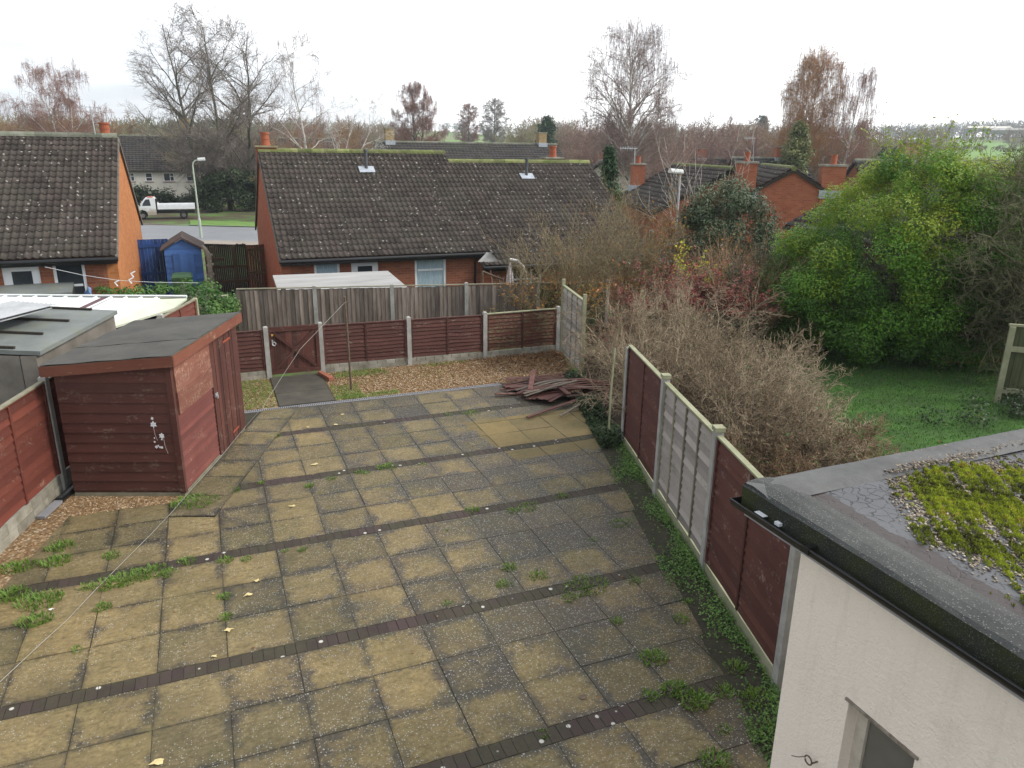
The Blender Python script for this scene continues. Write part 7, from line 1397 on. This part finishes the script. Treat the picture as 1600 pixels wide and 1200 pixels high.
# gnarled bare tree at the right
GN = PP(n=(6, 6, 5, 4, 3), taper=(0.5, 0.4, 0.4, 0.4, 0.4), wander=(0.16, 0.24, 0.28, 0.3, 0.3), up=(0.0, 0.0, 0.0, -0.02, 0.0), kids=(7, 6, 5, 4), start=(0.25, 0.15, 0.1, 0.1), ang=(55, 50, 50, 45), len=(0.62, 0.55, 0.5, 0.5), rad=(0.5, 0.45, 0.5, 0.6), rmin=0.006)
gnb = simple('mossy_gnarled_bark', (0.085, 0.082, 0.040), (0.20, 0.185, 0.11), 3, 0.95, 0.4, tonevar=0.4)
GP = dict(n=(6, 5, 4), wander=(0.30, 0.34, 0.34), up=(0.0, 0.0, -0.02), kids=(6, 5), start=(0.15, 0.1), ang=(55, 50), len=(0.6, 0.55), rmin=0.0055)
env_tree('gnarled_tree', 'gnarled old bare fruit tree with mossy crooked branches beside the green tree', (16.0, 10.2, 0), 4.5, 2.0, 0.28, 71, gnb, gnb, nl=40, sub=9, sublen=0.52, r=0.13, stems=((0, 0, -0.5, 0.1), (0.15, 0.1, 0.8, 0.0)), peak=0.5, rise=0.6, P=GP, leaves=(leaf_ivy, 7000, 0.024, (0.1, 0.8)))
env_tree('gnarled_tree', 'second crooked bare tree crowding behind the gnarled one at the garden edge', (19.0, 11.4, 0), 4.9, 2.1, 0.25, 72, gnb, gnb, nl=30, sub=8, sublen=0.5, r=0.13, stems=((0, 0, -0.3, 0),), peak=0.5, rise=0.6, P=GP, leaves=(leaf_ivy, 5000, 0.026, (0.1, 0.7)))
# shrub under far right fence, climber on the left
bl = [(r0.normal(0, 0.9), r0.normal(0, 0.3), 0.15+0.2*r0.random(), 0.3, 0.3, 0.2, 0.25+r0.normal(0, 0.1)) for i in range(16)]; p = ATZ(1590, 650, 0)
leafy('ground_ivy', 'low dark green ivy at the foot of the far garden fence', (p.x, p.y, 0), bl, 420, 0.03, leaf_hedge, 66, bark, [(0, 0, 0.4, 0.02)], 'ivy')
bl = []
for i in range(26): px = 140+170*r0.random(); p = ATZ(px, 452+r0.normal(0, 5), 1.02); bl.append((p.x+1.6, p.y-18.7, p.z+r0.normal(-0.06, 0.05), 0.22, 0.2, 0.10, 0.55+r0.normal(0, 0.15)))
for i in range(30): p = ATZ(335+r0.normal(0, 15), 462+r0.normal(0, 10), 1.0); bl.append((p.x+1.6, p.y-18.7, 0.95+r0.normal(-0.05, 0.20), 0.24, 0.25, 0.22, 0.58+r0.normal(0, 0.15)))
leafy('climber', 'leafy green climber sprawling along the garden wall to the grey board fence', (-1.6, 18.7, 0), bl, 650, 0.040, leaf_ivy, 67, bark, [(1.4, -0.8, 1.1, 0.03)], 'climber')
bl = [(r0.normal(0, 0.15), r0.normal(0, 0.1), 0.35+0.5*r0.random(), 0.2, 0.2, 0.18, 0.35+r0.normal(0, 0.1)) for i in range(9)]; p = ATZ(368, 492, 0.3)
leafy('ivy_clump', 'small dark clump of leaves hanging on the end of the grey board fence', (p.x, p.y+0.0, -0.3), bl, 480, 0.035, leaf_ivy, 68, bark, [(0, 0, 0.6, 0.02)], 'climber')
# conifer behind the second bungalow
p = ATD(950, 300, 38); zt2 = ATD(940, 252, 38).z; bl = []; Hc = zt2+1.2
for i in range(90): z = 0.3+Hc*r0.random(); w_ = 0.95*(1-(z/Hc)**2.2)+0.05; a = r0.random()*6.28; bl.append((w_*0.8*math.cos(a), w_*0.8*math.sin(a), z, 0.32, 0.32, 0.45, 0.5+r0.normal(0, 0.2)))
leafy('conifer', 'narrow dark green conifer behind the right end of the second bungalow roof', (p.x, p.y, -1.1), bl, 260, 0.06, leaf_conifer, 69, bark, [(0, 0, 2, 0.08)], 'conifer')
# ------------------------------------------------------------------ hedges and trees beyond
def tree_base(px, D): d = ray(px, 300); k_ = D/math.hypot(d.x, d.y); x, y = d.x*k_, d.y*k_; return x, y, ground_z(x, y)-0.05
def top_h(px, py, D): x, y, z = tree_base(px, D); return ATD(px, py, D).z-z
def bt(name, label, px, D, top, seed, P, tm, cm, **k_):
    b_ = tree_base(px, D); return bare_tree(name, label, b_, top_h(px, top, D), seed, P, tm, cm, **k_)
r0 = np.random.default_rng(88)
# roadside hedge and bushes in front of the terrace
for i, (px0, px1, D, top, n, lab, tn) in enumerate(((205, 258, 78, 288, 26, 'rounded dark green bush above the pickup cab', 0.4), (262, 335, 80, 309, 26, 'low clipped hedge behind the pickup bed', 0.3), (320, 412, 74, 262, 80, 'big dark evergreen hedge under the tall bare tree', 0.35))):
    b_ = tree_base((px0+px1)/2, D); hh = ATD(px0, top, D).z-b_[2]; wd = (px1-px0)/1160*D*1.02/2; bl = []
    for q in range(n):
        u = r0.uniform(-1, 1); z = hh*(0.15+0.75*r0.random()**0.8)*(1-0.35*abs(u)**2 if i != 1 else 1); bl.append((u*wd, r0.normal(0, 0.6), z, 0.8, 0.8, 0.6, tn+r0.normal(0, 0.15)))
    leafy('hedge', lab, b_, bl, 90, 0.11, leaf_hedge, 400+i, bark, [(0, 0, 1.5, 0.08)], 'hedge')
def et(name, label, px, D, top, wpx, *a, **k_):
    b_ = tree_base(px, D); return env_tree(name, label, b_, top_h(px, top, D), wpx/1160*D*0.93/2, *a, **k_)
et('tall_tree', 'tallest bare grey tree with three trunks over the roadside hedge', 350, 76, 22, 205, 0.20, 501, bark, twig_grey, nl=72, sub=9, sublen=0.34, r=0.28, stems=((-1.9, 0.2, -3.6, 0.3), (0.4, -0.2, -0.4, -0.4), (2.2, 0.4, 3.4, 0.5)), peak=0.52, rise=1.0, P=dict(kids=(7, 4), rmin=0.010))
bt('bare_tree', 'low olive-twigged tree reaching out beneath the tallest bare tree', 395, 84, 135, 502, PP(rmin=0.013, ang=(60, 50, 45, 40), up=(0, 0.02, 0.02, 0.02, 0)), bark, twig_olive, r=0.22)
bt('bare_tree', 'spreading bare olive tree whose long bough reaches over the terrace roof', 300, 90, 160, 503, PP(rmin=0.013, ang=(65, 50, 45, 40), len=(0.8, 0.55, 0.5, 0.5), up=(0, 0.02, 0.02, 0.02, 0)), bark, twig_olive, r=0.2)
et('birch_tree', 'reddish weeping birch above the orange-gabled bungalow roof', 106, 92, 106, 118, 0.30, 504, birchbark, twig_red, nl=34, sub=9, sublen=0.36, r=0.17, stems=((0.6, 0, -1.0, 0), (0.9, 0.3, 1.6, 0)), peak=0.55, rise=0.7, droop=0.6, P=dict(kids=(5, 4), rmin=0.010), leaves=(leaf_red, 500, 0.05, (0.2, 0.7)))
et('silver_birch', 'thin leaning silver birch above the middle bungalow chimney pot', 494, 63, 44, 118, 0.22, 505, birchbark, twig_purple, nl=24, sub=6, sublen=0.34, r=0.13, stems=((0.0, 0, -1.6, 0),), peak=0.42, rise=0.9, droop=0.4, P=dict(kids=(4, 3), rmin=0.007))
bt('silver_birch', 'small white-stemmed birch leaning over the yellow willow', 500, 61, 125, 506, PP(**{**BIRCH, 'kids': (6, 5, 4, 3), 'rmin': 0.008}), birchbark, birchbark, r=0.11, lean=(0.45, 0), stems=2, spread=0.25)
et('birch_tree', 'dense red-brown birch above the moss-topped middle ridge', 652, 118, 133, 84, 0.08, 507, bark, twig_red, nl=44, sub=9, sublen=0.34, r=0.22, stems=((0, 0, -0.5, 0), (0.5, 0, 1.5, 0)), peak=0.5, rise=0.9, droop=0.7, P=dict(kids=(6, 4), rmin=0.014), leaves=(leaf_red, 500, 0.08, (0.1, 0.5)))
OAK = PP(kids=(8, 8, 7, 5), ang=(60, 50, 45, 40), len=(0.75, 0.55, 0.5, 0.5), start=(0.35, 0.2, 0.15, 0.1), rmin=0.03)
et('oak_tree', 'round-headed bare oak standing in the green field, the shorter of the pair', 733, 235, 163, 40, 0.15, 508, bark, twig_red, nl=40, sub=8, sublen=0.42, r=0.4, stems=((0, 0, 0, 0),), peak=0.5, rise=0.7, P=dict(kids=(7, 4), rmin=0.03))
et('oak_tree', 'round-headed bare oak standing in the green field, the taller of the pair', 772, 228, 155, 46, 0.18, 509, bark, twig_grey, nl=40, sub=8, sublen=0.42, r=0.4, stems=((0, 0, 0, 0),), peak=0.5, rise=0.7, P=dict(kids=(7, 4), rmin=0.03))
et('silver_birch', 'large silver birch with a white trunk rising between the bungalows', 988, 55, 42, 172, 0.34, 510, birchbark, twig_purple, nl=58, sub=8, sublen=0.40, r=0.22, stems=((0, 0, -0.9, 0),), peak=0.58, rise=0.95, droop=0.55, P=dict(kids=(5, 4), rmin=0.0065))
et('weeping_birch', 'tall weeping birch hung with orange-brown leaves behind the brick chimneys', 1252, 84, 84, 104, 0.02, 511, birchbark, twig_orange, nl=64, sub=7, sublen=0.50, r=0.22, stems=((0, 0, 0.3, 0),), peak=0.28, rise=0.8, droop=1.3, P=dict(kids=(6, 4), rmin=0.009), leaves=(leaf_orange, 5500, 0.055, (0.35, 0.8)))
et('weeping_birch', 'shorter weeping birch with thin hanging twigs beside the orange one', 1316, 82, 106, 74, 0.05, 512, birchbark, twig_red, nl=26, sub=6, sublen=0.50, r=0.16, stems=((-0.6, 0, 0.6, 0),), peak=0.62, rise=0.8, droop=1.3, P=dict(kids=(5, 4), rmin=0.008), leaves=(leaf_orange, 500, 0.06, (0.35, 0.8)))
# ivy-clad tree, yellow willow, conifers, evergreens
def clump_tree(name, label, px, D, top, wpx, n, mat, tn, seed, cat='tree', size=0.14, per=60, bs=1.0, lowz=0.1, shape=1.5, twigs=None, group=None):
    b_ = tree_base(px, D); hh = top_h(px, top, D); wd = wpx/1160*D/2; r1 = np.random.default_rng(seed); bl = []
    for q in range(n):
        z = hh*(lowz+(0.97-lowz)*r1.random()); w_ = wd*max(0.12, 1-(abs(z/hh-0.4)/0.62)**shape); a = r1.random()*6.28; qq = r1.random()**0.5; s_ = bs*r1.uniform(0.6, 1.1); bl.append((w_*qq*math.cos(a), w_*qq*math.sin(a), z, s_, s_, s_*0.9, tn+r1.normal(0, 0.15)))
    t, _ = leafy(name, label, b_, bl, per, size, mat, seed, bark, [(0, 0, hh*0.6, 0.15)], cat); 
    if group: t['group'] = group
    return t
clump_tree('ivy_tree', 'ivy-covered trunk with pale green leaves in front of the weeping birch', 1238, 76, 192, 50, 60, leafmat('pale_ivy', [(0.0, (0.05, 0.07, 0.02)), (0.6, (0.17, 0.19, 0.06)), (1.0, (0.36, 0.36, 0.14))]), 0.45, 601, size=0.13, per=70, bs=0.75)
b_ = tree_base(552, 66); t_ = thing('willow', 'yellow-gold weeping willow shrub behind the middle bungalow ridge', 'willow', b_); segs = []; r1 = np.random.default_rng(602)
for q in range(40): grow(r1, segs, np.array([r1.normal(0, 0.3), r1.normal(0, 0.3), 0]), np.array([r1.normal(0, 0.55), r1.normal(0, 0.5), 1.0]), r1.uniform(2.8, 4.2), 0.035, 0, PP(n=(6, 5, 4), kids=(8, 6), start=(0.3, 0.2), ang=(30, 35), len=(0.5, 0.6), up=(-0.03, -0.15, -0.3), wander=(0.06, 0.1, 0.1), rad=(0.6, 0.6), rmin=0.011))
seg_mesh('stems', segs, twig_gold, t_, 3, rng=r1); idx = r1.integers(0, len(segs), 5000); C = np.array([segs[i][1] for i in idx])+r1.normal(0, 0.1, (5000, 3)); leaf_mesh('leaves', C, 0.07, leaf_orange, t_, r1, (0.1, 0.5))
clump_tree('conifer', 'dark conifer among the bare trees right of the pair of oaks', 853, 135, 184, 34, 40, leaf_conifer, 0.35, 603, 'conifer', 0.2, 40, 1.1)
clump_tree('conifer', 'dark pointed conifer on the skyline beside a pale house', 1180, 330, 182, 12, 20, leaf_conifer, 0.4, 604, 'conifer', 0.5, 8, 2.2)
clump_tree('conifer', 'pair-topped dark conifer on the skyline left of the weeping birch', 1150, 330, 184, 12, 16, leaf_conifer, 0.4, 605, 'conifer', 0.5, 8, 2.2)
clump_tree('evergreen_bush', 'grey-green evergreen under the bare trees right of the weeping birches', 1385, 70, 232, 60, 36, leaf_hedge, 0.35, 606, 'bush', 0.13, 45, 1.0)
clump_tree('green_bush', 'green bush at the far edge of the rooftops behind the big green tree', 6, 70, 200, 40, 20, leaf_hedge, 0.7, 607, 'bush', 0.14, 40, 1.0)
# prototypes for the wood: copied along the valley
fog_r = simple('far_twigs_red', (0.20, 0.125, 0.10), (0.27, 0.18, 0.15), 0.3, 1, 0, tonevar=0.25); fog_b = simple('far_twigs_brown', (0.20, 0.16, 0.115), (0.27, 0.225, 0.17), 0.3, 1, 0, tonevar=0.25)
fog_o = simple('far_twigs_orange', (0.21, 0.13, 0.062), (0.27, 0.175, 0.09), 0.3, 1, 0, tonevar=0.25); fog_g = simple('far_twigs_olive', (0.19, 0.175, 0.085), (0.25, 0.235, 0.13), 0.3, 1, 0, tonevar=0.25)
protos = {}; wr_ = random.Random(5)
def wood(kind, px, D, H, label, group, seed):
    b_ = tree_base(px, D)
    key = (kind, seed % 3)
    if key not in protos:
        P = {'r': PP(kids=(10, 9, 6), n=(5, 4, 3, 3), taper=(0.3, 0.4, 0.4, 0.4), wander=(0.05, 0.1, 0.15, 0.2), up=(0.02, 0.05, -0.03, -0.1), start=(0.12, 0.1, 0.1), ang=(42, 42, 40), len=(0.45, 0.5, 0.55), rad=(0.4, 0.5, 0.6), rmin=0.022)}.get('r')
        if kind in 'bg': P = PP(**{**P, 'ang': (55, 50, 45), 'len': (0.62, 0.55, 0.5), 'up': (0.02, 0.04, 0.04, 0.03)})
        t, s_ = bare_tree('bare_tree', label, b_, H, 700+len(protos), P, {'r': bark, 'b': bark, 'o': bark, 'g': bark}[kind], {'r': fog_r, 'b': fog_b, 'o': fog_o, 'g': fog_g}[kind], 'tree', group, 0.16, 0, (0, 0), 2, 0.25, 4, 3, None, 0.6)
        protos[key] = (t, kids(t), H); return t
    t, ch, H0 = protos[key]; c = copy_tree(t, None, ch); c.location = b_; c.rotation_euler = (0, 0, wr_.random()*6.28); k_ = H/H0; c.scale = (k_*wr_.uniform(0.95, 1.25), k_*wr_.uniform(0.95, 1.25), k_); c['label'] = label; c['group'] = group; return c
LG = {'r': ('reddish bare tree in the wood beyond the rooftops', 'reddish bare trees of the wood'), 'b': ('grey-brown bare tree in the wood beyond the rooftops', 'grey-brown bare trees of the wood'), 'o': ('orange-brown bare tree in the wood beyond the rooftops', 'orange-brown bare trees of the wood'), 'g': ('olive-twigged bare tree in the wood beyond the rooftops', 'olive bare trees of the wood')}
n = 0
def wrow(px0, px1, cnt, D0, D1, top, kinds, jit=8):
    global n
    for i in range(cnt):
        px = px0+(px1-px0)*(i+0.5+wr_.uniform(-0.4, 0.4))/cnt; D = wr_.uniform(D0, D1); tp = top+wr_.uniform(-jit, jit); H = max(3.0, top_h(px, tp, D)); kd = wr_.choice(kinds); wood(kd, px, D, H, *LG[kd], n); n += 1
wrow(-20, 60, 6, 120, 150, 176, 'go'); wrow(20, 200, 12, 100, 130, 172, 'oor'); wrow(150, 430, 20, 150, 200, 190, 'gbg', 4); wrow(180, 420, 14, 115, 140, 200, 'gb', 6)
wrow(420, 560, 11, 95, 130, 180, 'rbo'); wrow(430, 560, 9, 72, 90, 205, 'ro', 8); wrow(520, 640, 8, 150, 200, 183, 'bb', 6); wrow(600, 700, 4, 120, 150, 200, 'rb', 6)
wrow(795, 850, 6, 140, 175, 186, 'ggb', 6); wrow(860, 885, 3, 130, 170, 182, 'gb', 6); wrow(860, 1180, 26, 115, 160, 180, 'rrb', 8); wrow(880, 1180, 26, 80, 110, 200, 'rrrb', 9); wrow(930, 1100, 9, 66, 78, 225, 'r', 8)
wrow(1130, 1240, 8, 110, 150, 192, 'ob', 8); wrow(1200, 1340, 9, 95, 125, 190, 'or', 8); wrow(1330, 1430, 8, 110, 150, 188, 'bg', 5)
wrow(1430, 1460, 2, 260, 330, 186, 'b', 2); wrow(1560, 1620, 4, 300, 380, 190, 'b', 4)
# far woods as one mass each: twiggy clumps along the skyline
def treeline(label, az0, az1, D, hmin, hmax, cnt, mat, seed, per=90, r_=0.06):
    rng = np.random.default_rng(seed); P0 = []; P1 = []; rr_ = []
    for i in range(cnt):
        px = az0+(az1-az0)*rng.random(); d = ray(px, 300); D_ = D*rng.uniform(0.93, 1.12); k_ = D_/math.hypot(d.x, d.y); x, y = d.x*k_, d.y*k_; z = ground_z(x, y); H = rng.uniform(hmin, hmax); w_ = H*0.45
        dd = rng.normal(0, 1, (per, 3)); dd /= np.linalg.norm(dd, axis=1, keepdims=True); q = rng.random((per, 1))**0.5; a = np.array([x, y, z+H*0.55])+dd*q*np.array([w_, w_, H*0.45]); b = a+(dd*0.6+rng.normal(0, 0.7, (per, 3)))*H*0.09+np.array([0, 0, H*0.03]); P0.append(a); P1.append(b); rr_.append(np.full(per, r_*(0.7+0.6*rng.random())))
        P0.append(np.array([[x, y, z-0.5]])); P1.append(np.array([[x, y, z+H*0.6]])); rr_.append(np.array([r_*2.2]))
    P0 = np.concatenate(P0); P1 = np.concatenate(P1); rr_ = np.concatenate(rr_); V, F = tubes_np(P0, P1, rr_, rr_*0.5, 3)
    o = np_mesh('treeline', V, F, mat, None, np.repeat(rng.uniform(0.2, 0.9, len(P0)), 3)); tag(o, label, 'trees', kind='stuff')
hz1 = simple('haze_trees_grey', (0.20, 0.20, 0.19), (0.27, 0.27, 0.26), 0.1, 1, 0, tonevar=0.2); hz2 = simple('haze_trees_brown', (0.20, 0.165, 0.13), (0.27, 0.225, 0.18), 0.1, 1, 0, tonevar=0.2); hz3 = simple('haze_trees_olive', (0.15, 0.15, 0.09), (0.20, 0.205, 0.13), 0.1, 1, 0, tonevar=0.2)
treeline('long olive-brown treeline filling the valley behind the white terrace', -40, 480, 215, 6, 9, 200, hz3, 1, 150, 0.09)
treeline('brown treeline behind the moss-topped middle bungalow', 420, 640, 300, 6, 9, 70, hz2, 2, 130, 0.11)
treeline('grey skyline wood on the far ridge', 300, 1250, 680, 6, 10, 150, hz1, 3, 90, 0.24)
treeline('brown wood behind the large white-trunked birch', 820, 1240, 240, 6, 11, 150, hz2, 4, 130, 0.10)
treeline('grey wood along the skyline above the bright fields', 1220, 1640, 580, 8, 13, 190, hz1, 5, 90, 0.20)
treeline('dark hedgerow dividing the bright fields', 1360, 1640, 330, 1.0, 1.8, 110, hz3, 6, 60, 0.10)
treeline('lower hedgerow below the bright fields behind the big tree', 1340, 1640, 190, 1.2, 2.0, 90, hz2, 7, 60, 0.05)
treeline('hedgerow across the middle green field', 690, 800, 420, 3, 4, 30, hz2, 8, 70, 0.12)
# long low farm buildings on the ridge at the right
for i, (px, py, D, W) in enumerate(((1516, 196, 500, 20), (1552, 199, 480, 9), (1580, 199, 485, 12))):
    p = ATD(px, py, D); t = thing('farm_building', ['long white-roofed farm building on the far field edge', 'shorter grey-roofed farm shed beside the long white-roofed one', 'grey-roofed farm building at the end of the far field'][i], 'farm building', (p.x, p.y, p.z-2.4), R(-40)); mb = MB(); mb.box(0, W, 0, 8, -0.6, 1.0); mb.build('wall', hz1, t); mb = MB(); mb.prism([(-0.5, 1.0), (8.5, 1.0), (4, 2.2)], -0.5, W+0.5, axis='x'); mb.build('roof', render_white if i == 0 else conc, t)
p = ATD(1145, 199, 300); t = thing('farm_building', 'small pale house with white gable among skyline conifers', 'house', (p.x, p.y, p.z-4), R(-30)); mb = MB(); mb.box(0, 9, 0, 6, -3, 3); mb.build('wall', render_white, t); mb = MB(); mb.prism([(-0.4, 3), (6.4, 3), (3, 5)], -0.4, 9.4, axis='x'); mb.build('roof', conc_dirty, t)

# aerials on the far chimneys
for (lab, px, py0, py1, D) in (('tall television aerial on a pole above the wide brick chimney', 1178, 247, 216, 74), ('television aerial on a pole beside the white birch trunk', 992, 262, 232, 46)):
    a = ATD(px, py0, D); b = ATD(px, py1, D); t = thing('television_aerial', lab, 'aerial', tuple(a)); mb = MB(); mb.tube([a-Vector((0, 0, 1.0)), b], 0.03, 6); mb.build('pole', galv, t, world=True)
    mb = MB(); e = Vector((1, -0.3, 0)).normalized(); mb.tube([b-e*0.9, b+e*0.15], 0.025, 5)
    for q in range(7): c_ = b-e*(0.85-q*0.14); mb.tube([c_+Vector((0, 0, 0.13)), c_-Vector((0, 0, 0.13))], 0.012, 4)
    mb.build('antenna', galv, t, world=True)
# thin damp air over the valley
mb = MB(); mb.box(-750, 900, -60, 1000, -4.0, 60.0); k = NT('valley_air'); k.t.nodes.remove(k.p); pv_ = k.n('ShaderNodeVolumePrincipled', Color=(0.80, 0.86, 0.93), Density=0.00045, Anisotropy=0.2); k.t.links.new(pv_.outputs[0], k.o.inputs['Volume'])
tag(mb.build('haze', k.m), 'faint pale haze in the air over the valley', 'haze', kind='stuff')
